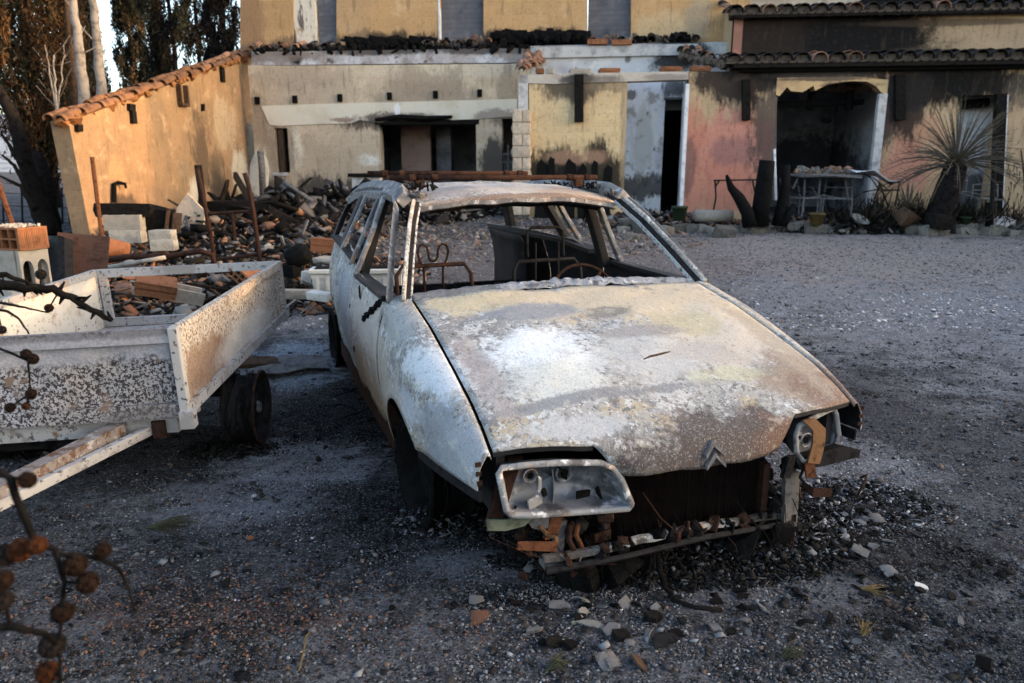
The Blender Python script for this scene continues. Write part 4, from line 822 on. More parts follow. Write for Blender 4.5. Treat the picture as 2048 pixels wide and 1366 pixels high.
# seat frames
def seat(yc, mat, head):
    s_ = K(MB().tube([(-1.10, yc-.21, .36), (-1.16, yc-.21, .66), (-1.20, yc-.205, .85), (-1.21, yc-.17, .90), (-1.21, yc+.17, .90), (-1.20, yc+.205, .85), (-1.16, yc+.21, .66), (-1.10, yc+.21, .36)], .0115, 8), 'seat_frame', mat, smooth=True)
    if head:
        prof = [(-.052, -.20), (-.052, -.02), (-.075, .03), (-.084, .07), (-.076, .10), (-.055, .112), (-.034, .10), (-.026, .07), (-.024, .04), (-.012, .022), (.012, .022), (.024, .04), (.026, .07), (.034, .10), (.055, .112), (.076, .10), (.084, .07), (.075, .03), (.052, -.02), (.052, -.20)]
        K(MB().tube([(-1.215, yc+a, .90+b) for a, b in prof], .0068, 6), 'headrest_loop', mat, s_, smooth=True)
    else:
        for a in (-.07, .07): K(MB().tube([(-1.2, yc+a, .45), (-1.205, yc+a, 1.0)], .006, 6), 'headrest_rod', mat, s_)
        K(MB().tube([(-1.22, yc-.11, .92), (-1.24, yc-.11, 1.06), (-1.24, yc-.08, 1.08), (-1.24, yc+.08, 1.08), (-1.24, yc+.11, 1.06), (-1.22, yc+.11, .92)], .008, 6), 'headrest_loop', mat, s_)
    K(MB().tube([(-1.14, yc-.19, .55), (-1.14, yc+.19, .55)], .007, 6), 'seat_rung', mat, s_); K(MB().box((-.88, yc, .33), (.44, .42, .02)), 'seat_pan', m_inner, s_)
seat(-.403, 'darkrust', True); seat(.256, 'blacksteel', False)
mb = MB()
for a in (-.5, .05): mb.tube([(-2.15, a-.02, .35), (-2.3, a-.02, .62), (-2.3, a+.46, .62), (-2.15, a+.46, .35)], .012, 6)
K(mb, 'rear_seat_frame', 'blacksteel')
# steering wheel
q0 = C(1172, 592, x=-.80); Ms = Matrix.Translation((q0[0], q0[1], q0[2]-.01)) @ Euler((0, R(62), 0)).to_matrix().to_4x4()
sw = K(MB().tube([Ms@Vector((.185*math.cos(6.283*k/32), .185*math.sin(6.283*k/32), 0)) for k in range(32)], .009, 8, closed=True), 'steering_wheel', 'darkrust', smooth=True)
K(MB().tube([Ms@Vector((.18*math.cos(a), .18*math.sin(a), 0)) for a in (2.45,)]+[Ms@Vector((0, 0, -.03))], .008, 6), 'spoke', 'rust', sw); K(MB().tube([Ms@Vector((-.05, -.17, 0)), Ms@Vector((0, 0, -.03))], .008, 6), 'spoke', 'rust', sw)
K(MB().tube([Ms@Vector((0, 0, 0)), Ms@Vector((0, 0, -.4))], .018, 8), 'column', 'blacksteel', sw)
# belt buckle hanging in the left door opening
K(MB().tube([(-1.43, .60, 1.18), (-1.41, .60, 1.12), (-1.42, .60, 1.09), (-1.45, .60, 1.10), (-1.43, .60, 1.13)], .005, 5), 'belt_buckle', 'blacksteel')
# melted mirror at the right front door
mb = MB()
for k in range(46): t = random.random(); q = C(770-t*28, 596+t*42, y=-.80); mb.chunk((q[0]+random.uniform(-.015, .015), -flank(q[0], q[2])-random.uniform(-.01, .008), q[2]), [random.uniform(.010, .026) for _ in range(3)])
K(mb, 'melted_mirror', 'charred')
# ---- front end
simple('radfin', (.008, .0055, .0052), .85, .4, 20, .2)
# radiator with fins
r0 = C(1222, 972, x=.52); r1 = C(1512, 1030, x=.52); ra = K(MB().box((.50, (r0[1]+r1[1])/2, (r0[2]+r1[2])/2-.005), (.03, r1[1]-r0[1], r0[2]-r1[2]+.12)), 'radiator', mk('radiator', (.009, .006, .0058), .8, var=[((.010, .008, .008), 3, .45, .65), ((.014, .008, .007), 90, .55, .7, 4, (1, 1, .05))], bump=[(200, .5, .003)]))
mb = MB()
for k in range(130): y = r0[1]+.01+(r1[1]-r0[1]-.02)*k/129; mb.box((.518+random.uniform(-.002, .002), y, (r0[2]+r1[2])/2-.005), (.006, .0012, r0[2]-r1[2]+.10))
K(mb, 'fins', 'radfin', ra)
for (uu, vv) in ((1525, 985), (1210, 1010)):
    q = C(uu, vv, x=.53); mb = MB().box((q[0], q[1], q[2]), (.03, .028, .24)); K(mb, 'radiator_side', 'darkrust', ra)
# lower cross member, two rails
qa = C(1085, 1118, x=.60); qb = C(1235, 1092, x=.62); qc = C(1400, 1055, x=.60); qd = C(1575, 1028, x=.56)
m_xm = mk('crossmember', (.26, .25, .245), .8, stains=[((.58, .42, .2), (.2, .28, .2), (.03, .028, .027), .95), ((.6, -.45, .2), (.2, .2, .2), (.06, .05, .045), .85)], var=[((.06, .055, .05), 12, .50, .60), ((.42, .41, .40), 30, .56, .66), ((.22, .12, .07), 8, .58, .68)], bump=[(50, .6, .006)])
xm = [qa+(qb-qa)*t+np.array([random.uniform(-.004, .004), 0, random.uniform(-.004, .004)]) for t in np.linspace(0, 1, 6)]+[qb+(qc-qb)*t+np.array([random.uniform(-.004, .004), 0, .004+random.uniform(-.005, .004)]) for t in np.linspace(.12, 1, 7)]+[qc+(qd-qc)*t+np.array([random.uniform(-.004, .004), 0, .006*(1-t)+random.uniform(-.005, .004)]) for t in np.linspace(.15, 1, 6)]
for k in range(44): t = random.random()**.7; p_ = xm[int(t*18.9)]; K(MB().chunk(p_+np.array([random.uniform(0, .02), random.uniform(-.03, .03), random.uniform(-.02, .018)]), [random.uniform(.012, .045), random.uniform(.015, .06), random.uniform(.008, .026)]), 'melted_crust', random.choice(['charred', 'charwood', 'charred', 'darkrust']))
K(MB().beam(xm, (.012, 0, .0), (0, 0, .0125)), 'cross_member', m_xm, bevel=.004)
K(MB().tube([qa+[.03, 0, -.026], qb+[.03, 0, -.026], qc+[.03, 0, -.024], qd+[.03, 0, -.02]], [.012, .010, .011, .009], 8, jit=.2), 'lower_rail', 'blacksteel')
K(MB().box((.40, -.12, .30), (.05, .95, .08)), 'slam_panel', m_inner); K(MB().box((.12, 0, .28), (.45, 1.0, .30)), 'engine_block', 'charred'); K(MB().box((-.1, 0, .52), (.75, 1.25, .02)), 'bay_shadow_plate', m_inner)
for s_ in (-1, 1): K(MB().box((.15, s_*.66, .42), (.80, .03, .22)), 'inner_wing', m_inner)
for s_ in (-1,): K(MB().beam([(.52, s_*.60, .50), (.60, s_*.66, .46), (.56, s_*.69, .30)], (.012, 0, 0), (0, .025, 0)), 'lamp_carrier', 'darkrust')
# headlamps
m_lamp = mk('lamp_reflector', (.13, .135, .15), .45, var=[((.05, .05, .055), 9, .48, .60), ((.30, .30, .33), 14, .55, .66), ((.20, .11, .06), 7, .58, .66)], bump=[(30, .4, .01)], metal=.3, spec=.5)
m_lrim = mk('lamp_rim', (.22, .215, .215), .7, var=[((.10, .09, .09), 16, .5, .62), ((.42, .24, .14), 9, .56, .66), ((.60, .58, .57), 30, .56, .68)], bump=[(60, .6, .006)])
def lamp(outl, x, s_, depth=.10):
    O = [C(u, v, x=x)+np.array([dx, 0, 0]) for u, v, dx in outl]; c0 = sum(O)/len(O); root = K(MB().tube(O, .011, 6, closed=True, jit=.12), 'headlamp', m_lrim, smooth=True)
    rings = []
    for k, (f, dp) in enumerate(((1.0, 0), (.95, .03), (.90, .065), (.75, .085), (.45, .10), (.0, .105))): rings.append([c0+(p-c0)*f+np.array([-dp*depth/.105, 0, 0]) for p in O])
    n = len(O); mb = MB(); vs = [p for r_ in rings for p in r_]; fs = [(i*n+k, i*n+(k+1) % n, (i+1)*n+(k+1) % n, (i+1)*n+k) for i in range(5) for k in range(n)]
    K(mb.add(vs, fs), 'reflector', m_lamp, root, smooth=True, solid=.004); return root, c0, O
ol = [(998, 946, 0), (1004, 936, 0), (1050, 928, .01), (1110, 921, .02), (1190, 919, .03), (1214, 926, .035), (1230, 946, .035), (1252, 1000, .035), (1247, 1008, .035), (1150, 1018, .025), (1070, 1027, .01), (1022, 1031, 0), (1013, 1022, 0)]
L1, c1, O1 = lamp(ol, .635, -1)
def socket(u, v, x, r_, parent): q = C(u, v, x=x); K(MB().lathe([(r_*.35, -.03), (r_*.5, -.01), (r_, 0), (r_*1.15, .008), (r_*1.35, .004)], 14, Matrix.Translation(q) @ Matrix.Rotation(math.pi/2, 4, 'Y')), 'bulb_socket', m_lamp, parent, smooth=True); K(MB().lathe([(0, 0), (r_*.6, 0)], 12, Matrix.Translation(q+np.array([.003, 0, 0])) @ Matrix.Rotation(math.pi/2, 4, 'Y')), 'socket_hole', 'charred', parent)
socket(1060, 951, .572, .019, L1); socket(1128, 945, .576, .024, L1)
for (u, v, w, h) in ((1128, 952, .020, .028), (1122, 938, .016, .014), (1210, 972, .010, .012), (1196, 984, .05, .014), (1035, 1020, .05, .016)): K(MB().chunk(C(u, v, x=.590), (.006, w, h), jit=.4), 'burnt_hole', 'charred', L1)
K(MB().grid([[C(1108+3*math.sin(t*3.1)*6/6-2, 938+80*t, x=.60)+np.array([.0-.03*dd, .01*dd, 0]) for t in np.linspace(0, 1, 8)] for dd in (0, 1, 2)]), 'reflector_divider', m_lamp, L1, solid=.004)
for (u, v, w, h, rz) in ((1078, 968, .012, .05, .1), (1088, 985, .016, .025, .3), (1068, 1005, .045, .035, .35), (1165, 988, .05, .022, -.1)): q = C(u, v, x=.612); K(MB().chunk(q, (.012, w, h), rot=(rz, .1, .2), jit=.2), 'broken_bulb_holder', m_lrim if h > .03 else 'charred', L1)
olr = [(1591, 872, 0), (1597, 852, 0), (1640, 836, -.02), (1686, 824, -.05), (1696, 838, -.06), (1701, 880, -.06), (1692, 902, -.05), (1650, 915, -.02), (1605, 922, 0), (1592, 905, 0)]
L2, c2, O2 = lamp(olr, .62, 1)
socket(1611, 880, .56, .022, L2)
K(MB().prism([C(u, v, x=.645) for u, v in ((1608, 842), (1632, 838), (1652, 858), (1650, 890), (1640, 928), (1616, 926), (1626, 888), (1627, 862))], (-.012, .004, 0)), 'bent_bracket', 'rustpale', L2)
K(MB().prism([C(u, v, x=.625) for u, v in ((1592, 918), (1690, 892), (1722, 900), (1718, 914), (1650, 932), (1600, 940))], (-.05, 0, -.008)), 'lamp_tray', 'blacksteel')
K(MB().beam([C(1618, 925, x=.64), C(1622, 955, x=.63)], (0, .022, 0), (.004, 0, 0)), 'bracket', 'rust'); K(MB().beam([C(1582, 912, x=.655), C(1570, 955, x=.655)], (0, .016, 0), (.01, 0, 0)), 'lamp_edge', 'blacksteel')
K(MB().beam([C(1712, 902, x=.60), C(1690, 915, x=.60)], (0, .01, .014), (.003, 0, 0)), 'bracket', 'brassgreen')
mb = MB(); q = [C(1572, 945, x=.60), C(1568, 1058, x=.60), C(1594, 1052, x=.58), C(1600, 945, x=.58)]; mb.prism(q, (-.02, 0, 0)); K(mb, 'chassis_leg', 'burntsteel')
K(MB().beam([C(1604, 968, x=.62), C(1625, 985, x=.66), C(1662, 985, x=.66)], (0, 0, .017), (.003, 0, 0)), 'bumper_bracket', 'darkrust')
K(MB().tube([C(1608, 935, x=.6), C(1600, 955, x=.62), C(1612, 970, x=.62)], .006, 5), 'bent_wire', 'blacksteel')
# left bracketry
K(MB().prism([C(u, v, x=.60) for u, v in ((974, 1040), (1010, 1040), (1042, 1036), (1052, 1030), (1078, 1024), (1050, 1052), (1012, 1062), (976, 1062))], (-.008, 0, 0)), 'lamp_bracket', 'brassgreen')
K(MB().prism([C(u, v, x=.66) for u, v in ((1037, 1085), (1117, 1085), (1113, 1104), (1034, 1100))], (-.006, 0, .001)), 'bumper_bracket', 'rust')
K(MB().tube([C(1113, 1086, x=.655), C(1112, 1076, x=.63), C(1095, 1070, x=.60), C(1080, 1052, x=.58)], .007, 6), 'bent_strap', 'rustpale')
K(MB().prism([C(u, v, x=.58) for u, v in ((1054, 1040), (1100, 1030), (1096, 1056), (1078, 1060), (1064, 1056))], (-.02, 0, 0)), 'bent_tray', 'burntsteel')
K(MB().beam([C(1112, 1030, x=.56), C(1100, 1075, x=.58)], (0, .022, 0), (.01, 0, 0)), 'bracket', 'rust'); K(MB().beam([C(1122, 1040, x=.55), C(1112, 1120, x=.57)], (0, .018, 0), (.01, 0, 0)), 'chassis_leg', 'burntsteel')
K(MB().tube([C(1140, 1050, x=.58), C(1138, 1080, x=.6), C(1148, 1100, x=.6), C(1152, 1120, x=.6)], .010, 7), 'hose', 'darkrust'); K(MB().tube([C(1156, 1050, x=.58), C(1152, 1070, x=.6), C(1164, 1095, x=.6), C(1160, 1118, x=.6)], .009, 7), 'hose', 'rust')
K(MB().tube([C(1205+3*math.sin(k*2.2), 1028+k*6, x=.55)+np.array([.012*math.cos(k*1.6), 0, 0]) for k in range(8)], .009, 6), 'spring', 'blacksteel')
K(MB().prism([C(u, v, x=.575) for u, v in ((1190, 1070), (1222, 1058), (1222, 1078), (1200, 1086), (1190, 1086))], (-.008, 0, 0)), 'bracket', 'darkrust')
K(MB().beam([C(1085, 1128, x=.58), C(1135, 1122, x=.58)], (0, 0, .012), (.03, 0, 0)), 'chassis_foot', 'burntsteel')
K(MB().tube([C(1120, 1108, x=.62), C(1140, 1128, x=.64), C(1158, 1130, x=.64), C(1162, 1112, x=.62)], .0025, 5), 'loose_wire', 'ashgrey'); K(MB().tube([C(1285, 985, x=.62), C(1320, 1035, x=.62), C(1362, 1072, x=.62)], .0025, 5), 'loose_wire', 'darkrust')
for k in range(4): a0_ = 1000+k*24; K(MB().tube([C(a0_, 1000+9*k, x=.55-.05*k), C(a0_-20, 1075, x=.58-.08*k), C(a0_+60, 1110+6*k, x=.60), C(a0_+160, 1128, x=.60)], .0018, 4), 'loose_wire', 'darkrust')

for k in range(26):
    y0_ = random.uniform(-.55, .5); z0_ = random.uniform(.14, .24); y1_ = y0_+random.uniform(-.12, .12)
    K(MB().tube([(.58+random.uniform(-.04, .03), y0_, z0_), (.62+random.uniform(-.02, .04), (y0_+y1_)/2, z0_*.6), (.60+random.uniform(-.03, .06), y1_, .015)], random.uniform(.0012, .003), 4), 'loose_wire', random.choice(['charred', 'darkrust', 'charred']))
for k in range(34):
    y0_ = random.uniform(-.62, -.28); K(MB().chunk((random.uniform(.45, .60), y0_, random.uniform(.06, .34)), [random.uniform(.015, .05) for _ in range(3)]), 'melted_part', random.choice(['charred', 'darkrust', 'charred', 'charwood', 'blacksteel']))
for k in range(20):
    y0_ = random.uniform(.36, .60); K(MB().chunk((random.uniform(.42, .58), y0_, random.uniform(.05, .40)), [random.uniform(.015, .05) for _ in range(3)]), 'melted_part', random.choice(['charred', 'darkrust', 'blacksteel', 'charwood']))

# ================================================================== TRAILER
simple('wheelsteel', (.030, .028, .030), .55, .5, 18, .3)
tr = empty('flatbed_trailer', (-1.275, 2.681, .45), (.015, -.038, .094), 'scorched white box trailer with drawbar beside the car', 'trailer')
TW, TL, TH_ = 1.107, 1.84, .365
m_tr = mk('trailer_front', (.27, .25, .245), .7, var=[((.33, .32, .34), 4, .5, .62), ((.035, .029, .031), 72, .505, .55, 9), ((.04, .034, .036), 100, .52, .57, 6), ((.16, .11, .085), 9, .60, .68)], stains=[((-.4, -.02, .30), (1.2, .1, .08), (.30, .29, .31), .75), ((-.3, -.02, .36), (1.2, .1, .035), (.09, .08, .085), .6), ((-.1, 0, .02), (.3, .1, .05), (.10, .09, .09), .6)], bump=[(60, .4, .003)], namp=.6, nscale=7)
m_trs = mk('trailer_side', (.40, .365, .32), .7, var=[((.34, .31, .295), 5, .5, .62), ((.13, .085, .06), 70, .52, .58, 7), ((.16, .10, .07), 130, .54, .60, 5), ((.20, .125, .08), 7, .60, .68)], stains=[((0, .35, .12), (.1, .5, .16), (.17, .105, .07), .8), ((0, .9, .02), (.1, 1.2, .05), (.14, .09, .06), .7), ((0, 1.0, .10), (.1, .6, .12), (.46, .44, .42), .6)], bump=[(70, .4, .003)], nscale=6)
m_trf = mk('trailer_frame', (.30, .29, .285), .7, var=[((.07, .062, .065), 40, .56, .61, 8), ((.15, .085, .05), 12, .60, .67), ((.22, .20, .19), 3, .5, .6)], bump=[(60, .4, .003)])
m_trin = mk('trailer_inside', (.48, .45, .40), .7, var=[((.38, .34, .29), 3, .5, .64), ((.12, .095, .085), 45, .60, .66), ((.28, .19, .12), 6, .58, .68)], bump=[(60, .3, .003)])
def T_(mb, name, mat, parent=None, **k): return mb.build(name, MAT[mat] if isinstance(mat, str) else mat, parent or tr, **k)
W_, L_, h_ = TW, TL, TH_
def dented(ax):
    P = []
    for i in range(41):
        row = []
        for j in range(15):
            t, z = i/40, .01+(h_-.02)*j/14; d = .006*math.sin(9*t+4*z)+.004*math.sin(23*t-17*z)+.003*math.sin(40*t+31*z); d *= min(1, 6*t, 6*(1-t))
            row.append((-W_+.015+(W_-.03)*t, .014+d, z) if ax == 0 else (-.008+d, .015+(L_-.03)*t, z))
        P.append(row)
    return MB().grid(P)
fb = T_(dented(0), 'front_board', m_tr, solid=.004, smooth=True)
for z in (h_-.03, .035): T_(MB().box((-W_/2, .002, z), (W_-.02, .026, .056)), 'board_rail', m_tr, fb)
sb = T_(dented(1), 'side_board', m_trs, solid=.004, smooth=True)
for z in (h_-.022, .03): T_(MB().box((.004, L_/2, z), (.03, L_-.01, .045)), 'board_rail', m_trs if z > .1 else m_trf, sb)
for y in (.03, L_-.03): T_(MB().box((.003, y, h_/2), (.026, .04, h_-.092)), 'board_post', m_trs, sb)
lb = T_(MB().box((-W_+.006, L_/2, h_/2), (.006, L_-.03, h_-.01)), 'side_board', m_trin)
T_(MB().box((-W_, L_/2, h_-.02), (.03, L_, .04)), 'board_rail', m_trf, lb)
# corner posts
for (x, y) in ((0.004, -.004), (-W_, 0), (0, L_), (-W_, L_)): T_(MB().box((x, y, h_/2-.01), (.036, .036, h_+.02)), 'corner_post', m_trf, bevel=.004)
T_(MB().box((.012, -.012, .0), (.05, .05, .07)), 'corner_bracket', m_trf); T_(MB().box((.010, L_+.01, .04), (.035, .04, .06)), 'corner_bracket', m_trf)
# open tailgate frame
T_(MB().box((-W_/2, L_, h_-.024), (W_-.04, .03, .05)), 'tail_rail', m_trf); T_(MB().box((-W_/2, L_, .035), (W_-.04, .03, .05)), 'tail_rail', m_trf)
T_(MB().box((-W_+.05, L_-.004, h_/2), (.045, .028, h_-.10)), 'tail_post', m_trf)
T_(MB().box((-W_/2, L_/2, .0), (W_-.04, L_-.04, .012)), 'bed', m_trf)
# chassis, drawbar
for x in (-.12, -W_+.12): T_(MB().beam([(x, .02, -.05), (x, L_-.1, -.05)], (.025, 0, 0), (0, 0, .035)), 'chassis_rail', 'darkrust')
T_(MB().box((-W_/2, .06, -.04), (W_-.1, .05, .06)), 'cross_rail', m_trf); T_(MB().box((-W_/2, .9, -.17), (W_-.06, .05, .05)), 'axle', 'blacksteel')
T_(MB().box((-.62, .1, -.09), (.9, .06, .05)), 'spare_beam', 'charwood')
T_(MB().beam([(-.06, .30, -.055), (-.55, -.95, -.06)], (.015, -.006, 0), (0, 0, .018)), 'drawbar', m_trf, bevel=.004); T_(MB().beam([(-W_+.10, .30, -.055), (-.62, -.95, -.06)], (.015, .006, 0), (0, 0, .018)), 'drawbar', m_trf)
T_(MB().beam([(-.27, .02, -.04), (-.53, -.95, -.03)], (.03, -.01, 0), (0, 0, .028)), 'drawbar', mk('drawbar_rust', (.17, .145, .135), .8, var=[((.10, .055, .036), 18, .5, .6), ((.30, .285, .275), 30, .55, .64), ((.10, .08, .07), 40, .58, .66)], bump=[(60, .5, .004)]))
for x in (.0, -W_+.0):
    wh = empty('wheel', (x-.02, .86, -.255), (0, .038, 0)); wh.parent = tr
    s_ = 1 if x > -.3 else -1; Mw = Matrix.Rotation(math.pi/2*s_, 4, 'Y')
    T_(MB().lathe([(.0, .058), (.03, .058), (.034, .05), (.06, .045), (.10, .035), (.125, .05), (.150, .06), (.165, .075), (.185, .078), (.185, .07), (.160, .055), (.155, .0), (.165, -.02), (.155, -.05), (.18, -.07), (.185, -.078)], 28, Mw), 'rim', 'blacksteel', wh, smooth=True)
    T_(MB().tube([Mw@Vector((.184*math.cos(6.283*k/32), .184*math.sin(6.283*k/32), .077)) for k in range(32)], .006, 6, closed=True), 'rim_edge', 'darkrust', wh)
    T_(MB().tube([Mw@Vector((.184*math.cos(6.283*k/32), .184*math.sin(6.283*k/32), -.075)) for k in range(32)], .006, 6, closed=True), 'rim_edge', 'blacksteel', wh)
    for k in range(5):
        a = 1.257*k; T_(MB().lathe([(0, .003), (.016, .003), (.018, 0)], 8, Mw @ Matrix.Translation((.098*math.cos(a), .098*math.sin(a), .0385))), 'rim_hole', 'charred', wh)
    T_(MB().lathe([(0, .07), (.028, .07), (.032, .055)], 12, Mw), 'hub_cap', 'burntsteel', wh)
    wr = MB()
    for k in range(40):
        a = random.uniform(0, 6.28); yy = random.uniform(-.07, .06); ln = random.uniform(.6, 2.6); rr = random.uniform(.165, .195)
        wr.tube([Mw@Vector((rr*math.cos(a+ln*j/7), rr*math.sin(a+ln*j/7), yy+.01*math.sin(j*1.3+k))) for j in range(8)], .0022, 4)
    T_(wr, 'tyre_wire', 'charred', wh)

# ================================================================== TREES
def spindle(z, h, r, top=.35, bot=.12):         # radius of a cypress crown at height z
    t = z/h; return r*min(1, (t/bot)**.6 if t < bot else 1)*(1 if t < 1-top else max(0, (1-t)/top)**.75)
def tree_crown(name, loc, h, r, n, cols, size, parent, z0=.0, clumps=260, up=.6, hole=0., var=.35, lean=(0, 0), top=.45):
    cz = z0+(h-z0)*rng.uniform(0, 1, clumps)**.9; ca = rng.uniform(0, 6.283, clumps); cr = np.array([spindle(z-z0, h-z0, r, top) for z in cz])*np.sqrt(rng.uniform(.12, 1.05, clumps))
    keep = rng.uniform(0, 1, clumps) > hole; cz, ca, cr = cz[keep], ca[keep], cr[keep]; k = len(cz)
    idx = rng.integers(0, k, n); cs = rng.uniform(.10, .30, k)[idx]*r*.8
    P = np.stack([np.cos(ca)*cr, np.sin(ca)*cr, cz], 1)[idx]+rng.normal(0, 1, (n, 3))*np.stack([cs*.55, cs*.55, cs*1.6], 1)
    P[:, 0] += P[:, 2]*lean[0]; P[:, 1] += P[:, 2]*lean[1]
    ccol = pick(cols, k, var)[idx]*(1+rng.uniform(-.25, .25, (n, 1))); s = size*rng.uniform(.6, 1.5, n)
    m = leaf_mesh(name, P, np.stack([s*.45, s, s*1.3], 1), ccol, MAT['leaf'], up=up); o = obj('crown', m, parent); return o
def limbs(parent, h, r0, mat, k=14, spread=.8, z0=.25, name='trunk', lean=(0, 0), steep=1.6, wob_=.05):
    n = 9; pts = [(lean[0]*h*i/n+random.uniform(-wob_, wob_), lean[1]*h*i/n+random.uniform(-wob_, wob_), -.15+(h+.15)*i/n) for i in range(n+1)]
    t = MB().tube(pts, [max(.012, r0*(1-.85*i/n)) for i in range(n+1)], 9, jit=.08); tk = t.build(name, MAT[mat], parent, smooth=True)
    for j in range(k):
        z = h*(z0+(1-z0)*random.random()*.9); a = random.uniform(0, 6.28); L = spread*random.uniform(.5, 1.1); x0, y0 = lean[0]*z, lean[1]*z
        MB().tube([(x0, y0, z), (x0+math.cos(a)*L*.5, y0+math.sin(a)*L*.5, z+L*steep*.4), (x0+math.cos(a)*L, y0+math.sin(a)*L, z+L*steep)], [r0*.22, r0*.14, .006], 5).build('limb', MAT[mat], parent)
    return tk
def base(u, Y): p = atY(u, 400, Y); return (float(p[0]), Y, onz(p[0], Y))
BRN = [(.060, .030, .014), (.040, .023, .012), (.085, .042, .017), (.025, .017, .011), (.030, .026, .014), (.018, .016, .011), (.022, .024, .013)]
DKG = [(.018, .022, .015), (.012, .015, .011), (.026, .025, .016), (.032, .023, .014), (.010, .011, .009)]
BLKL = [(.008, .008, .009), (.005, .005, .006), (.014, .013, .013)]
def tree(name, label, u, Y, h, r, n, cols, z0, trunk, tr_r, mat, size=.12, lean=(0, 0), hole=0., limb_n=14, top=.45, cl=700, group='burnt cypresses behind the wing wall'):
    o = empty(name, base(u, Y), label=label, cat='tree', group=group); limbs(o, trunk, tr_r, mat, limb_n, r*.9, lean=lean)
    if n: tree_crown(name+'_crown', None, h, r, n, cols, size, o, z0, cl, lean=lean, hole=hole, top=top)
    return o
tree('cypress_tree', 'broad scorched cypress with rusty brown foliage at the far left', 105, 16.5, 11.5, 1.0, 110000, BRN, .9, 9, .2, 'barkdark', .05, top=.3, cl=1300)
tree('cypress_tree', 'scorched brown cypress behind the two pale trunks', 180, 19.5, 12, .62, 48000, BRN+DKG, 1.2, 10, .18, 'barkdark', .05, top=.3)
tree('cypress_tree', 'slim dark cypress tapering beside the pale trunks', 208, 24, 7.7, .75, 42000, DKG, .6, 6.5, .13, 'barkdark', .05, top=.95)
tree('cypress_tree', 'rounded green brown cypress standing alone against the sky', 298, 24, 8.8, .50, 52000, DKG+[(.08, .055, .03)], .5, 7, .15, 'barkdark', .05, top=.5)
tree('cypress_tree', 'thin crowned charred cypress with sky showing through', 378, 21, 9.5, .72, 22000, BLKL+DKG, 4.2, 9, .10, 'barkdark', .05, hole=.5, limb_n=26, cl=260)
tree('cypress_tree', 'tall charred cypress with ragged crown near the upper wall', 428, 22, 11, .62, 34000, BLKL+DKG, 2.6, 9, .10, 'barkdark', .05, hole=.4, limb_n=20, cl=320)
tree('cypress_tree', 'dense black cypress right against the upper wall', 474, 19.5, 11, .45, 34000, BLKL, .8, 9, .14, 'barkdark', .05)
tree('cypress_tree', 'low dark cypress bush beneath the charred cypresses', 350, 23, 5.6, .7, 28000, DKG+BLKL, .3, 4, .12, 'barkdark', .05, top=.8)
tree('cypress_tree', 'scorched cypress with orange tufts cut by the left edge', -22, 12.5, 7.5, .62, 22000, BRN, 2.3, 6, .10, 'barkdark', .055, hole=.3, limb_n=14)
# bare pale trunks in front of the brown crown
def bare(label, pts, r0, mat, twigs=10):
    o = empty('bare_tree', pts[0], label=label, cat='tree', group='bare fire-stripped trunks'); p0 = Vector(pts[0]); q = [Vector(p)-p0 for p in pts]; n = len(q)
    fine = []; rr = []
    for i in range(n-1):
        for k in range(5): t = k/5; fine.append(q[i].lerp(q[i+1], t)+Vector((random.uniform(-.015, .015), random.uniform(-.015, .015), 0))); rr.append(r0*(1-.6*(i+t)/(n-1)))
    fine.append(q[-1]); rr.append(r0*.4); MB().tube(fine, rr, 10, jit=.07).build('trunk', MAT[mat], o, smooth=True)
    for k in range(twigs):
        a = random.choice(fine[4:]); d = Vector((random.uniform(-1, 1), random.uniform(-.6, .6), random.uniform(.2, 1.1)))*random.uniform(.2, .6)
        MB().tube([a, a+d*.5+Vector((0, 0, -.03)), a+d], [r0*.14, r0*.09, .004], 5).build('twig', MAT[mat], o)
    return o
P_ = lambda u, v, Y: tuple(atY(u, v, Y))
bare('thick pale bare trunk rising behind the wing roof, left of two', [P_(172, 330, 14.5), P_(168, 190, 14.5), P_(160, 110, 14.5), P_(148, 20, 14.6), P_(140, -60, 14.7), P_(132, -200, 14.8)], .115, 'barkpale')
bare('thick pale bare trunk rising behind the wing roof, right of two', [P_(206, 300, 15), P_(203, 185, 15), P_(195, 90, 15), P_(187, 0, 15), P_(180, -80, 15), P_(176, -200, 15)], .11, 'barkpale')
bare('slimmer brown bare trunk left of the two pale trunks', [P_(158, 330, 15.4), P_(150, 180, 15.4), P_(140, 80, 15.4), P_(131, 0, 15.4), P_(122, -160, 15.4)], .07, 'barkbrown')
bare('slender pale sapling forking in front of the brown cypress', [P_(116, 300, 13), P_(114, 215, 13), P_(110, 170, 13), P_(108, 110, 13)], .028, 'barkpale', 7)
bare('thin pale sapling leaning left of the wing roof', [P_(116, 230, 13.2), P_(105, 180, 13.2), P_(96, 130, 13.2), P_(90, 90, 13.2)], .018, 'barkpale', 4)
bare('thin pale sapling leaning right above the wing roof', [P_(114, 225, 13.1), P_(122, 170, 13.1), P_(128, 110, 13.1), P_(127, 90, 13.1)], .016, 'barkpale', 4)
bare('charred leaning trunk with orange bark at the left edge', [P_(98, 470, 11.5), P_(75, 400, 11.5), P_(48, 320, 11.4), P_(30, 240, 11.3), P_(-6, 170, 11.2)], .17, 'barkdark', 5)
bare('black upright burnt trunk beside the wing wall end', [P_(105, 470, 12.2), P_(98, 400, 12.2), P_(80, 320, 12.2), P_(62, 300, 12.2)], .15, 'barkdark', 4)
for k, (a, b, c_) in enumerate((((46, 330), (22, 300), (2, 262)), ((58, 390), (28, 330), (4, 310)), ((70, 420), (40, 372), (0, 352)))):
    bare(['uppermost black curved branch at the left edge', 'middle black curved branch at the left edge', 'lowest black curved branch at the left edge'][k], [P_(*a, 11.2), P_(*b, 11.1), P_(*c_, 11.0)], .04, 'barkdark', 3)
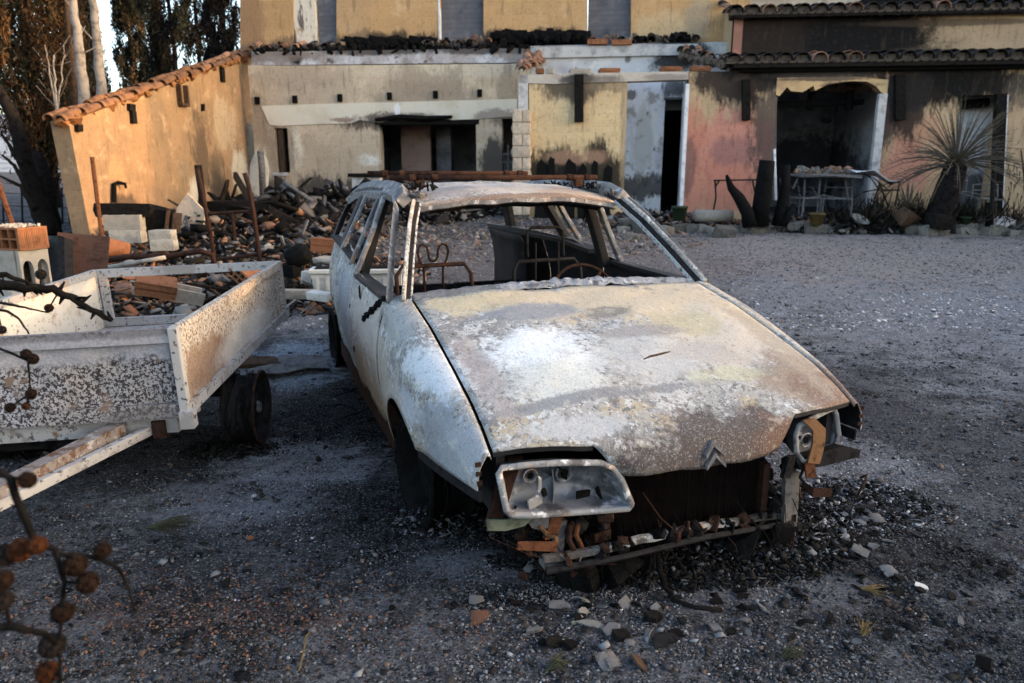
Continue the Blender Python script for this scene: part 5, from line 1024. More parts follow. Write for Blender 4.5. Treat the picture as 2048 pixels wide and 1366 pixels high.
# fence beyond the wing
fe = empty('wire_fence', P_(60, 455, 13.5), label='thin dark wire fence beyond the wing wall', cat='fence')
for u in (8, 46, 82, 126, 140): MB().tube([Vector(P_(u, 470, 13.5))-fe.location, Vector(P_(u-3, 375, 13.5))-fe.location], .018, 5).build('post', MAT['blacksteel'], fe)
for v in (385, 410, 440): MB().tube([Vector(P_(-20, v, 13.5))-fe.location, Vector(P_(150, v+6, 13.5))-fe.location], .006, 4).build('wire', MAT['blacksteel'], fe)

# ---- added, unseen things right of the frame, placed to block the low sun
def sun_screen(label, x, y0, y1, h, n, seed, name='added_sun_screen'):
    o = empty(name, (x, (y0+y1)/2, 0), label=label, cat='sun_screen'); r2 = np.random.default_rng(seed)
    Y = r2.uniform(y0, y1, n); top_ = h+.35*np.sin(Y*1.7)+.2*np.sin(Y*4.1+1); Z = top_*r2.uniform(0, 1, n)**.8; X = r2.normal(0, .45, n)
    s = r2.uniform(.14, .34, n); obj('foliage', leaf_mesh('sun_screen', np.stack([X, Y-(y0+y1)/2, Z], 1), np.stack([s*.8, s, s*1.1], 1), pick(DKG, n, .3), MAT['leaf'], up=.2), o)
    MB().box((0, 0, (h-.6)/2), (.3, y1-y0, h-.6)).build('sun_screen_core', MAT['barkdark'], o)
sun_screen('added unseen row of foliage that blocks low sun from the right', 16.5, -16, 11.0, 3.35, 26000, 5)  # added out of view, its height set to keep sun off the ground
sun_block = empty('sun_block', (18.2, 17.6, 0), label='added unseen plastered building that blocks low sun from the right', cat='sun_block')  # added out of view to keep low sun off the house front
MB().box((0, 0, 3.7), (3, 13, 7.4)).build('wall', MAT['concrete'], sun_block)
MB().prism([(-1.8, -6.8, 7.4), (1.8, -6.8, 7.4), (0, -6.8, 8.6)], (0, 13.6, 0)).build('roof', MAT['tile'], sun_block)

# ================================================================== RUBBLE
TERR = [(.19, .085, .046), (.12, .062, .04), (.22, .115, .068), (.08, .048, .034)]
GRY = [(.11, .10, .097), (.07, .066, .063), (.15, .135, .125), (.20, .18, .16), (.04, .037, .037)]
CHR = [(.006, .0058, .0058), (.011, .0098, .009), (.02, .017, .015)]
PALE = [(.46, .42, .36), (.55, .53, .50), (.38, .33, .27)]
def heap(name, label, cu, cv, rx, ry, h, n, cols, smin, smax, flat=.42, cx=None):
    p = G(cu, cv) if cx is None else np.array([cx[0], cx[1], onz(*cx)]); a = rng.uniform(0, 6.283, n); q = np.sqrt(rng.uniform(0, 1, n))
    X = p[0]+np.cos(a)*q*rx; Y = p[1]+np.sin(a)*q*ry; Z = gz(X, Y)+h*np.clip(1-q**1.6, 0, 1)*rng.uniform(.15, 1, n)*(1+.4*np.sin(X*5)*np.cos(Y*4))
    s = smin*(smax/smin)**rng.uniform(0, 1, n)**1.8; S = np.stack([s*rng.uniform(.8, 1.6, n), s*rng.uniform(.5, 1.1, n), s*flat*rng.uniform(.3, 1, n)], 1)
    k_ = rng.uniform(0, 1, n) < .22; S[k_] = S[k_]*np.array([2.6, .35, .5])
    o = obj(name, scatter_mesh(name, np.stack([X, Y, Z], 1), S, pick(cols, n, .3), MAT['bits'], tilt=.8)); tag(o, label, 'rubble', kind='stuff'); return o
heap('rubble', 'mixed rubble of tiles and cinders along the wing wall', 390, 480, 2.6, 2.4, .42, 4200, TERR[1:]+GRY+CHR+CHR+CHR, .025, .2, cx=(-4.6, 11.6))
heap('rubble', 'rubble and broken tiles lying behind the trailer', 330, 560, 2.2, 1.5, .22, 4200, TERR+GRY+CHR+CHR, .015, .13, cx=(-3.3, 7.6))
heap('rubble', 'low rubble between the trailer and the car', 600, 560, 1.2, 1.6, .20, 3600, TERR+GRY+CHR+CHR, .015, .13, cx=(-2.2, 8.4))
heap('charred_debris', 'black heap of charred timber below the back wall', 500, 430, 2.0, 1.3, .6, 2600, CHR+CHR+GRY[:2], .04, .35, flat=.3, cx=(-4.2, 13.2))
heap('charred_debris', 'black charred remains piled in front of the back wall', 620, 410, 2.2, 1.3, .6, 2800, CHR+CHR+GRY, .03, .3, flat=.3, cx=(-2.9, 14.4))
heap('rubble', 'pale rubble heaped along the foot of the back wall', 760, 400, 3.6, 1.0, .4, 3200, PALE[2:]+GRY+CHR+CHR, .03, .2, cx=(-1.6, 15.4))
heap('rubble', 'thin scatter of rubble behind the car', 900, 450, 3.4, 2.6, .03, 3000, [(.13,.11,.10),(.17,.145,.13),(.09,.08,.075),(.22,.19,.17),(.2,.12,.09)], .015, .09, cx=(-.2, 12.0))
heap('rubble', 'rubble spilling from the doorway recess', 1300, 410, 1.5, .8, .22, 1800, GRY+CHR+TERR[:2], .02, .14, cx=(2.7, 13.5))
heap('rubble', 'rubble along the foot of the facade behind the stumps', 1650, 420, 3.6, .55, .28, 3600, GRY+TERR[1:]+CHR+CHR, .025, .16, cx=(6.6, 13.05))
heap('rubble', 'rubble under the right doorway behind the cycad', 1950, 430, 2.2, .5, .25, 1000, GRY+CHR+TERR+PALE, .04, .2, cx=(9.4, 12.75))
heap('charred_debris', 'black sticks and cinders in the bed behind the edging', 1750, 440, 2.6, .35, .22, 1300, CHR+CHR+GRY[:2], .03, .2, flat=.3, cx=(7.2, 12.55))
heap('ash_pile', 'black ash and melted lumps under the front of the car', 1330, 1120, .66, .22, .045, 6200, CHR+CHR+CHR+[(.04, .04, .042), (.09, .09, .095)], .005, .024)
heap('ash_pile', 'ash and cinders beside the left front wheel of the car', 1540, 1080, .34, .18, .05, 3000, CHR+CHR+[(.08, .08, .085), (.18, .18, .19)], .006, .035)
heap('ash_pile', 'ash and wire around the near front wheel of the car', 900, 1040, .28, .16, .05, 2400, CHR+[(.10, .10, .11)], .005, .022)
heap('ash_pile', 'soot and tyre ash round the trailer wheel', 465, 900, .25, .14, .03, 500, CHR, .006, .03)
heap('ash_pile', 'ash flecked litter right of the car front', 1690, 1010, .45, .28, .015, 3200, CHR+CHR+[(.10, .10, .11), (.30, .30, .32), (.16, .16, .17)], .004, .020)

# ---------- single things
def thing(mb, name, mat, label, cat, group=None, at=None, rot=(0, 0, 0), **k):
    o = mb.build(name, MAT[mat] if isinstance(mat, str) else mat, **k)
    if at is not None: o.location = tuple(map(float, at))
    o.rotation_euler = rot; return tag(o, label, cat, group)
def rel(pts, o): return [np.array(p)-np.array(o) for p in pts]
# concrete blocks stacked by the wing wall
def block(label, u, v, Y, size, rz, group='concrete blocks stacked by the wing wall', mat='concrete', hollow=True, name='concrete_block'):
    p = atY(u, v, Y); lx, ly, lz = size; o = empty(name, tuple(p), (0, 0, rz), label, 'block', group); t = .035
    if not hollow: MB().chunk((0, 0, lz/2), size, rot=(1e-6, 0, 0), jit=.02).build('body', MAT[mat], o); return o
    for (c, s) in (((0, -ly/2+t/2, lz/2), (lx, t, lz)), ((0, ly/2-t/2, lz/2), (lx, t, lz)), ((-lx/2+t/2, 0, lz/2), (t, ly-2*t, lz)), ((lx/2-t/2, 0, lz/2), (t, ly-2*t, lz)), ((0, 0, lz/2), (t, ly-2*t, lz))): MB().box(c, s).build('shell', MAT[mat], o, bevel=.006)
    return o
block('sunlit concrete block lying on another beneath the charred board', 252, 460, 9.6, (.46, .22, .2), .12); block('lower concrete block under the sunlit one by the wing wall', 258, 485, 9.6, (.40, .22, .17), .12)
block('small upper concrete block right of the sunlit pair', 327, 479, 9.3, (.27, .2, .12), .05, hollow=False); block('small lower concrete block right of the sunlit pair', 330, 500, 9.2, (.28, .2, .13), .15, hollow=False)
p = atY(246, 420, 9.6); thing(MB().chunk((0, 0, 0), (.62, .06, .17), rot=(.1, .02, .1), jit=.12), 'charred_board', 'charwood', 'charred board lying on the stacked concrete blocks', 'board', at=p)
p = atY(318, 440, 9.9); o = empty('burnt_crate', tuple(p), (0, .1, .2), 'black burnt crate beside the concrete blocks', 'crate')
MB().chunk((0, 0, 0), (.34, .3, .33), rot=(.05, .1, .1), jit=.12).build('body', MAT['charred'], o); MB().beam([(.14, -.2, -.1), (.17, -.2, .18)], (.02, 0, 0), (0, .02, 0)).build('slat', MAT['barkbrown'], o); MB().beam([(.26, -.2, -.12), (.28, -.18, .13)], (.05, 0, 0), (0, .02, 0)).build('slat', MAT['barkbrown'], o)
p = atY(390, 455, 11.8); thing(MB().prism([(-.2, 0, 0), (.22, 0, 0), (.3, 0, .35), (.05, .02, .62), (-.12, 0, .4)], (0, .04, 0)), 'plaster_slab', 'blockstone', 'pale pink slab leaning on the wing wall', 'slab', at=atY(375, 470, 11.0))
# tap pipe on the wing wall
q = [WG.wp(222, 405, -.05), WG.wp(222, 368, -.05), WG.wp(228, 365, -.06), WG.wp(238, 368, -.1), WG.wp(240, 376, -.1)]; thing(MB().tube(rel(q, q[0]), [.035, .03, .03, .025, .02], 7, jit=.15), 'stove_pipe', 'charred', 'black bent pipe standing against the wing wall', 'pipe', at=q[0])
# red rods
def rod(label, a, b, r_, mat='rust', name='iron_rod', cat='rod'): return thing(MB().tube([(0, 0, 0), tuple(np.array(b)-np.array(a))], r_, 6), name, mat, label, cat, at=a)
rod('tall thin rusty rod leaning in front of the wing wall', atY(207, 500, 9.0), atY(184, 314, 9.0), .024); rod('rusty red rod leaning above the hollow brick', atY(32, 470, 6.6), atY(-6, 360, 6.6), .022)
# terracotta pot lying on its side
p = atY(226, 496, 8.2); o = empty('flower_pot', tuple(p), (0, 1.75, .5), 'terracotta flower pot lying on its side by the rod', 'pot')
MB().lathe([(.0, .17), (.075, .17), (.09, .10), (.11, -.06), (.115, -.07), (.128, -.07), (.130, -.13), (.115, -.13), (.09, .0), (.06, .14)], 22).build('pot', MAT['terracotta'], o, smooth=True); MB().lathe([(.0, .172), (.014, .172)], 10).build('drain_hole', MAT['charred'], o)
# rusty diamond plate
p = atY(160, 560, 6.2); pl_ = empty('rusty_plate', tuple(p), (-.25, .10, .15), 'rusty chequered steel plate leaning behind the trailer', 'plate')
P = [[(-.21+.42*i/10, .03*math.cos((i-5)/5*1.2), .40*j/6) for j in range(7)] for i in range(11)]; MB().grid(P).build('sheet', MAT['platerust'], pl_, solid=.006)
for i in range(9):
    for j in range(9):
        if -.05 < -.18+.36*i/8: MB().box((-.02+.022*i, .03*math.cos((i-2)/5*1.2)-.003, .06+.035*j), (.010, .004, .010), rot=(0, .78, 0)).build('stud', MAT['platerust'], pl_)
for (x, z, r_) in ((-.05, .22, .028), (-.13, .33, .008), (-.02, .33, .008), (-.12, .12, .008), (.0, .1, .008), (.02, .2, .007)): MB().lathe([(0, 0), (r_, 0)], 10, Matrix.Translation((x, .024, z)) @ Matrix.Rotation(math.pi/2, 4, 'X') @ Matrix.Diagonal((.8, 1.4, 1, 1))).build('hole', MAT['charred'], pl_)
thing(MB().grid([[(-.16+.3*i/6, .05*math.sin(i), .38*j/5+.02*math.sin(i*j)) for j in range(6)] for i in range(7)]), 'charred_sheet', 'blacksteel', 'dark bent sheet left of the rusty plate', 'sheet', at=atY(112, 565, 6.1), rot=(-.3, 0, .2), solid=.008)
# hollow clay brick on an arched concrete block
p = atY(35, 497, 5.0); hb = empty('hollow_brick', tuple(p), (0, 0, -.3), 'orange hollow clay brick on top of the arched block', 'brick')
bx, by, bz = .30, .22, .15
for z in (.006, bz/2, bz-.006): MB().box((0, 0, z), (bx, by, .012)).build('web', MAT['terracotta'], hb)
for i in range(5): MB().box((-bx/2+.006+(bx-.012)*i/4, 0, bz/2), (.012, by-.002, bz-.014)).build('web', MAT['terracotta'], hb)
MB().box((bx/2+.004, 0, bz/2), (.014, by, bz)).build('end_face', MAT['terracotta'], hb); MB().box((0, by/2-.01, bz/2), (bx-.02, .012, bz-.02)).build('back_face', MAT['terracotta'], hb)
for k in range(16): MB().box((bx/2+.012, -by/2+.01+by*.95*k/16, bz/2), (.003, .006, bz-.02)).build('groove', MAT['terracotta'], hb)
mb = MB()
for k in range(70): mb.chunk((random.uniform(-bx/2, bx/2), random.uniform(-by/2, by/2), bz+.006), [random.uniform(.008, .03), random.uniform(.008, .02), .01])
o = mb.build('crumbs', MAT['concrete'], hb); o['kind'] = 'stuff'
def arch_block(label, p, lx, ly, lz, rz):
    o = empty('arched_block', tuple(p), (0, 0, rz), label, 'block')
    def face(w):
        n = 10; out = []
        for s_ in (0, 1):
            x0 = -w/2+s_*w/2; cx = x0+w/4; r_ = w/4*.72; arch = [(cx-r_, 0)]+[(cx-r_*math.cos(math.pi*i/n), lz*.5+r_*1.6*math.sin(math.pi*i/n)) for i in range(n+1)]+[(cx+r_, 0)]
            for i in range(len(arch)-1): out.append([(arch[i][0], arch[i][1]), (arch[i+1][0], arch[i+1][1]), (arch[i+1][0], lz), (arch[i][0], lz)])
            out.append([(x0, 0), (cx-r_, 0), (cx-r_, lz), (x0, lz)]); out.append([(cx+r_, 0), (x0+w/2, 0), (x0+w/2, lz), (cx+r_, lz)])
        return [q for q in out if abs(q[0][0]-q[1][0]) > 1e-5]
    mb = MB()
    for q in face(ly): mb.prism([(lx/2, a, z) for a, z in q], (-.03, 0, 0))
    mb.build('arched_face', MAT['concrete'], o); MB().box((-.02, -ly/2+.012, lz/2), (lx-.05, .024, lz-.002)).build('wall', MAT['concrete'], o); MB().box((-.02, ly/2-.012, lz/2), (lx-.05, .024, lz-.002)).build('wall', MAT['concrete'], o); MB().box((-lx/2+.02, 0, lz/2), (.03, ly-.05, lz-.004)).build('wall', MAT['concrete'], o)
    MB().box((-.03, 0, lz*.5), (.02, ly-.06, lz-.05)).build('dark_core', MAT['soot'], o)
arch_block('beige block with two arched holes under the clay brick', np.array(p)+np.array([0, 0, -.27]), .28, .22, .268, -.3); block('plain block carrying the arched block', 35, 640, 5.0, (.32, .26, .235), -.3, group=None, hollow=False).location.z = float(p[2])-.27-.24
# sack truck
tz = 7.4; st_ = empty('sack_truck', tuple(atY(455, 530, tz)), label='rusty sack truck frame standing behind the trailer', cat='cart'); o0 = np.array(st_.location)
for pts in (((385, 575), (430, 520), (412, 420), (398, 355), (394, 336)), ((520, 560), (519, 510), (506, 420), (497, 370), (489, 346))): MB().tube(rel([atY(u, v, tz) for u, v in pts], o0), .024, 8).build('upright', MAT['darkrust'], st_, smooth=True)
for a, b in (((415, 428), (508, 422)), ((430, 520), (519, 508)), ((465, 426), (470, 480))): MB().tube(rel([atY(*a, tz), atY(*b, tz)], o0), .018, 7).build('crossbar', MAT['darkrust'], st_)
# pipes and tubes
def pipe(label, pts, Y, r_, mat='darkrust', name='bent_pipe', cat='pipe'):
    q = [atY(u, v, Y) for u, v in pts]; return thing(MB().tube(rel(q, q[0]), r_, 8, jit=.05), name, mat, label, cat, at=q[0], smooth=True)
pipe('long rusty pipe lying behind the trailer tail', ((212, 522), (250, 514), (340, 512), (400, 502), (425, 510), (430, 540)), 7.0, .028); pipe('pale straight pole beside the long rusty pipe', ((215, 535), (300, 520), (330, 515)), 6.9, .02, 'concrete', 'pole', 'pole'); pipe('second rusty pipe behind the trailer frame', ((430, 545), (520, 535), (560, 540)), 6.9, .018)
pipe('curved burnt bed tube above the charred heap', ((668, 440), (620, 400), (585, 375), (567, 364), (562, 370), (590, 395), (640, 432)), 13, .045, 'burntsteel', 'bed_frame', 'frame'); pipe('black pole standing by the low white wall', ((688, 420), (684, 380), (678, 358)), 14, .03, 'charred', 'pole', 'pole')
pipe('dark upright post leaning at the wing corner', ((400, 450), (404, 390), (396, 330)), 11.5, .06, 'charwood', 'post', 'post'); pipe('grey upright panel post by the narrow window', ((526, 395), (524, 340), (521, 302)), 14.8, .07, 'burntsteel', 'post', 'post')
thing(MB().lathe([(0, 0), (.34, 0), (.34, .05), (0, .06)], 18, Matrix.Rotation(math.pi/2, 4, 'X') @ Matrix.Diagonal((.55, 1.4, 1, 1))), 'dish', 'planterwhite', 'pale oval dish leaning at the corner of the back wall', 'dish', at=atY(519, 350, 15), rot=(.1, .1, .2))
thing(MB().chunk((0, 0, 0), (1.0, .4, .16), rot=(0, .02, .1), jit=.1), 'burnt_mattress', 'charred', 'black slab on the charred heap behind the sack truck', 'slab', at=atY(485, 412, 12.2))
for k, (u0, v0, u1, v1, Y, lab) in enumerate(((470, 350, 500, 400, 12.6, 'black plank leaning left of the bed tube'), (540, 420, 640, 470, 12.0, 'black plank lying across the charred heap'), (600, 380, 660, 450, 13.0, 'dark plank slanting under the bed tube'), (455, 365, 440, 410, 12.4, 'thin dark rod in the charred heap'))):
    a, b = atY(u0, v0, Y), atY(u1, v1, Y); thing(MB().beam([(0, 0, 0), tuple(b-a)], (.0, .02, .05), (.02, .03, 0)), 'charred_plank', 'charwood', lab, 'plank', at=a)
# low white wall with dark cap (barbecue)
p = atY(733, 402, 14.6); bq = empty('low_white_wall', tuple(p), (0, 0, -.1), 'small white plastered masonry stand with a dark cap', 'masonry stand')
MB().box((0, .2, .0), (.56, .4, .95)).build('body', MAT['concretewhite'], bq); MB().chunk((0, .2, .50), (.68, .5, .07), rot=(0, 0, 0.001), jit=.05).build('cap', MAT['charwood'], bq)
# bricks behind the trailer
def hollow(label, p, rot, size=(.28, .19, .11), mat='terracotta', group='loose hollow bricks'):
    o = empty('clay_brick', tuple(p), rot, label, 'brick', group); x, y, z = size
    for zz in (-z/2+.008, 0, z/2-.008): MB().box((0, 0, zz), (x, y, .014)).build('web', MAT[mat], o)
    for i in range(4): MB().box((0, -y/2+.007+(y-.014)*i/3, 0), (x-.002, .014, z-.016)).build('web', MAT[mat], o)
    MB().box((0, 0, 0), (x*.5, y-.03, z-.03)).build('core', MAT['soot'], o)
hollow('orange clay brick tilted behind the open trailer tail', atY(312, 572, 5.4), (.3, .25, .5)); hollow('orange clay brick lying near the white planter', atY(646, 490, 9.2), (0, .1, .1), (.28, .2, .17)); hollow('clay brick half buried beyond the trailer corner', atY(505, 560, 6.2), (.6, .2, 1.2))
o = empty('concrete_channel', tuple(atY(362, 596, 5.6)), (.2, .3, .6), 'grey concrete channel block lying behind the trailer tail', 'block')
for c, s in (((0, 0, 0), (.30, .16, .025)), ((0, -.07, .05), (.30, .025, .08)), ((0, .07, .05), (.30, .025, .08))): MB().box(c, s).build('side', MAT['concrete'], o)
# boards and scraps behind the trailer
for k in range(26):
    u = random.uniform(225, 540); v = random.uniform(520, 605); p = G(u, v+30); mt = random.choice(['charwood', 'barkbrown', 'terracotta', 'concrete', 'charwood', 'tile'])
    nm = {'charwood': 'charred_stick', 'barkbrown': 'scorched_stick', 'terracotta': 'tile_fragment', 'concrete': 'plaster_fragment', 'tile': 'tile_fragment'}[mt]
    lab = {'charred_stick': 'charred stick in the rubble behind the trailer', 'scorched_stick': 'scorched brown stick in the rubble behind the trailer', 'tile_fragment': 'broken terracotta piece in the rubble behind the trailer', 'plaster_fragment': 'grey broken piece in the rubble behind the trailer'}[nm]
    sz = (random.uniform(.3, .8), .03, .02) if 'stick' in nm else (random.uniform(.1, .22), random.uniform(.08, .16), .02)
    thing(MB().chunk((0, 0, 0), sz, rot=(random.uniform(-.3, .3), random.uniform(-.35, .35), random.uniform(0, 3)), jit=.2), nm, mt, lab, nm.split('_')[1], lab, at=(p[0], p[1], p[2]+.12+random.random()*.2))
# jar, planters, loose masonry between trailer and car
thing(MB().lathe([(0, -.11), (.09, -.11), (.11, -.06), (.11, .08), (.08, .12), (0, .12)], 16, Matrix.Rotation(1.2, 4, 'Y')), 'black_jar', 'charred', 'black scorched jar lying in the rubble', 'jar', at=atY(596, 512, 7.4), smooth=True)
def planter(label, p, rz, L=.5, w=.22, h=.26):
    o = empty('stone_planter', tuple(p), (0, 0, rz), label, 'planter')
    MB().prism([(-L/2*.9, -w/2*.85, 0), (L/2*.9, -w/2*.85, 0), (L/2, -w/2, h), (-L/2, -w/2, h)], (0, w*.9, 0)).build('trough', MAT['planterwhite'], o); MB().box((0, 0, h+.02), (L+.05, w+.05, .04)).build('rim', MAT['planterwhite'], o, bevel=.008); MB().box((0, 0, h+.045), (L-.06, w-.06, .01)).build('soil', MAT['soot'], o)
    for k in range(5): MB().box((-L/2+.06+(L-.12)*k/4, -w/2-.006, h*.5), (.03, .012, h*.7)).build('rib', MAT['planterwhite'], o)
planter('cream ribbed planter seen left of the car tail', atY(680, 592, 7.1)+np.array([0, 0, -.02]), .1); planter('cream ribbed planter seen through the car side windows', atY(752, 600, 6.6), .1)
for (u, v, Y, mt, lab, sz) in ((640, 592, 6.6, 'planterwhite', 'white brick lying left of the car tail', (.22, .12, .07)), (600, 588, 6.8, 'concrete', 'pale round log lying beyond the trailer corner', (.30, .08, .08)), (672, 600, 6.3, 'terracotta', 'small orange stone by the car tail', (.07, .07, .06)), (612, 555, 7.2, 'planterwhite', 'white tile standing in the rubble', (.09, .03, .12)), (660, 520, 8.0, 'concrete', 'grey slab on the rubble near the planter', (.3, .2, .05)), (580, 540, 7.4, 'charred', 'black lump in the rubble beyond the trailer', (.2, .15, .12))):
    thing(MB().chunk((0, 0, 0), sz, rot=(.05, .05, random.uniform(-.4, .4)), jit=.1), 'masonry_fragment' if mt != 'charred' else 'charred_lump', mt, lab, 'fragment', at=atY(u, v, Y))
pipe('thin rusty hoop lying in the rubble beyond the trailer', ((600, 545), (592, 530), (600, 520), (610, 530), (605, 548)), 7.4, .008, 'rust', 'wire_hoop', 'hoop')
thing(MB().grid([[(-.3+.6*i/8, -.25+.5*j/8, .01*math.sin(i*1.3+j)+.012*math.cos(j*2)) for j in range(9)] for i in range(9)]), 'roofing_sheet', 'burntsteel', 'flat grey sheet lying behind the trailer wheel', 'sheet', at=G(565, 735)+np.array([0, 0, .02]), rot=(0, 0, .4), solid=.006)
thing(MB().chunk((0, 0, .03), (.35, .16, .05), rot=(.1, .1, .5), jit=.2), 'charred_board', 'barkbrown', 'broken board propped behind the trailer wheel', 'board', at=G(505, 735))

# ---------- charred boards leaning on the yellow wall
for k, (u, w, v0, rz) in enumerate(((1084, .26, 310, .05), (1106, .14, 303, -.03), (1140, .22, 306, .06), (1168, .20, 325, -.05), (1190, .13, 312, .02), (1213, .18, 322, .1))):
    a, z = FA.px(u, v0); p = FA.W(a, .5, -.12); hgt = z-.5
    thing(MB().prism([(-w/2, 0, 0), (w/2, 0, 0), (w/2*.9, .06, hgt*.9), (w*.1, .07, hgt), (-w/2*.8, .06, hgt*.86)], (0, .03, 0)), 'charred_board', 'charred', ['widest', 'tallest', 'third', 'fourth', 'fifth', 'last'][k]+' charred board from the left, leaning on the yellow wall', 'board', 'charred boards leaning on the yellow wall', at=p, rot=(-.05, rz*.5, 0))
# ================================================================== GARDEN BED RIGHT
ORD = 'first second third fourth fifth sixth seventh eighth ninth tenth eleventh twelfth thirteenth fourteenth fifteenth sixteenth seventeenth eighteenth nineteenth twentieth'.split(); ORD += ['twenty-'+o_ for o_ in ORD[:9]]+['thirtieth']+['thirty-'+o_ for o_ in ORD[:9]]
edge_pts = [(1235, 462), (1300, 458), (1400, 462), (1480, 466), (1560, 464), (1700, 464), (1850, 466), (2060, 470)]
def edge_uv(t): u = 1235+(2075-1235)*t; return u, np.interp(u, [e[0] for e in edge_pts], [e[1] for e in edge_pts])
for k in range(34):
    u, v = edge_uv((k+random.uniform(.1, .6))/34); p = G(u, v+random.uniform(-4, 4)); s_ = random.uniform(.10, .22)*(1.5 if u > 1850 and k % 3 == 0 else 1)
    thing(MB().chunk((0, 0, 0), (s_*1.9, s_*1.1, s_*1.0), rot=(random.uniform(-.2, .2), random.uniform(-.2, .2), random.uniform(-.4, .4)), jit=.28), 'edging_stone', 'stone', ORD[k]+' rough edging stone of the garden bed counted from the left', 'stone', 'edging stones of the garden bed', at=p+np.array([0, 0, s_*.25]))
thing(MB().chunk((0, 0, .1), (.55, .3, .26), rot=(.1, 0, .1), jit=.25), 'edging_stone', 'concretewhite', 'largest pale boulder in the edging near the right edge', 'stone', at=G(1990, 466))
# burnt stumps
def stump(label, pts, Y, r0, r1):
    q = [atY(u, v, Y) for u, v in pts]; n = len(q); thing(MB().tube(rel(q, q[0]), [r0+(r1-r0)*i/(n-1) for i in range(n)], 9, jit=.08), 'burnt_stump', 'charred', label, 'stump', at=q[0], smooth=True)
stump('curved burnt stump with a pointed top', ((1500, 452), (1494, 425), (1478, 395), (1462, 375), (1456, 358), (1453, 350)), 12.3, .13, .02); stump('straight thick burnt stump beside the big opening', ((1519, 452), (1524, 400), (1530, 350), (1535, 321)), 12.4, .16, .12); stump('burnt forked stump leaning right of the straight one', ((1556, 452), (1562, 420), (1570, 380), (1572, 330)), 12.5, .12, .07); stump('short burnt branch stump at the foot of the fork', ((1566, 452), (1576, 432), (1588, 408)), 12.4, .07, .04)
rod('white bent rod standing behind the straight stump', atY(1552, 400, 12.8), atY(1549, 298, 12.8), .02, 'whitepaint', 'bent_rod', 'rod')
# thin table frame by the pink wall
tf = empty('table_frame', tuple(atY(1430, 420, 13.2)), label='thin black metal table frame before the pink wall', cat='table'); o0 = np.array(tf.location)
for pts in (((1427, 361), (1540, 359)), ((1426, 425), (1432, 395), (1430, 362)), ((1430, 375), (1438, 362)), ((1508, 425), (1510, 385), (1505, 360))): MB().tube(rel([atY(u, v, 13.2) for u, v in pts], o0), .016, 6).build('leg' if pts[0][1] > 380 else 'bar', MAT['blacksteel'], tf)
# table loaded with rubble
tb = empty('garden_table', tuple(atY(1650, 425, 12.9)), label='collapsed garden table covered in broken tiles', cat='table'); o0 = np.array(tb.location)
MB().chunk(atY(1650, 352, 12.9)-o0, (1.05, .6, .06), rot=(0, .02, 0), jit=.05).build('tabletop', MAT['burntsteel'], tb)
for (a, b) in (((1596, 356), (1586, 378)), ((1610, 358), (1606, 425)), ((1690, 358), (1700, 420)), ((1640, 358), (1634, 425))): MB().tube(rel([atY(*a, 12.8), atY(*b, 12.8)], o0), .018, 6).build('leg', MAT['burntsteel'], tb)
for k in range(46): u = random.uniform(1592, 1706); thing(MB().chunk((0, 0, 0), [random.uniform(.05, .16), random.uniform(.05, .14), random.uniform(.02, .06)], jit=.25), 'tile_fragment', random.choice(['tile', 'shardpale', 'mortar', 'tile']), 'broken tile fragment heaped on the garden table', 'fragment', 'tile fragments on the garden table', at=atY(u, 346-random.random()*6, 12.9))
q = [atY(u, v, 12.8) for u, v in ((1700, 340), (1735, 345), (1765, 358), (1795, 366))]
thing(MB().grid([[tuple(np.array(p)-q[0]+np.array([0, d, .05*math.sin(d*4)*(-1)**i])) for d in np.linspace(-.25, .25, 6)] for i, p in enumerate(q)]), 'roof_sheet', 'whitepaint', 'bent white metal sheet hanging off the garden table', 'sheet', at=q[0], solid=.008, smooth=True)
fc = empty('folding_trestle', tuple(atY(1775, 412, 12.8)), label='black folding trestle right of the garden table', cat='trestle'); o0 = np.array(fc.location)
for a, b in (((1760, 364), (1745, 412)), ((1758, 364), (1776, 412)), ((1760, 382), (1800, 380)), ((1800, 360), (1790, 412))): MB().tube(rel([atY(*a, 12.8), atY(*b, 12.8)], o0), .015, 6).build('leg' if b[1] > 400 else 'bar', MAT['blacksteel'], fc)
# chair skeletons in front of the opening
def chair(label, u, v, Y, mat, w=.42, h=.85, rz=0.3, rx=0.):
    o = empty('chair_frame', tuple(atY(u, v, Y)), (rx, 0, rz), label, 'chair', 'burnt chair frames'); r_ = .013
    for x in (-w/2, w/2):
        MB().tube([(x, -w/2, 0), (x, -w/2, h*.5)], r_, 6).build('leg', MAT[mat], o); MB().tube([(x, w/2, 0), (x, w/2, h*.5), (x*.95, w/2+.08, h)], r_, 6).build('leg', MAT[mat], o); MB().tube([(x, -w/2, h*.5), (x, w/2, h*.5)], r_, 6).build('seat_rail', MAT[mat], o)
    for y, z in ((-w/2, h*.5), (w/2, h*.5), (w/2+.08, h), (w/2+.05, h*.8)): MB().tube([(-w/2, y, z), (w/2, y, z)], r_, 6).build('rail', MAT[mat], o)
chair('grey burnt chair frame below the table, left of two', 1600, 432, 12.7, 'burntsteel', .45, .62, .5); chair('grey burnt chair frame below the table, right of two', 1672, 432, 12.7, 'burntsteel', .45, .6, -.4); chair('white chair frame toppled in the right doorway', 1935, 425, 12.9, 'shardpale', .5, .62, .6, .2); chair('white chair frame beside the doorway post', 1972, 428, 12.8, 'shardpale', .4, .5, -.3)
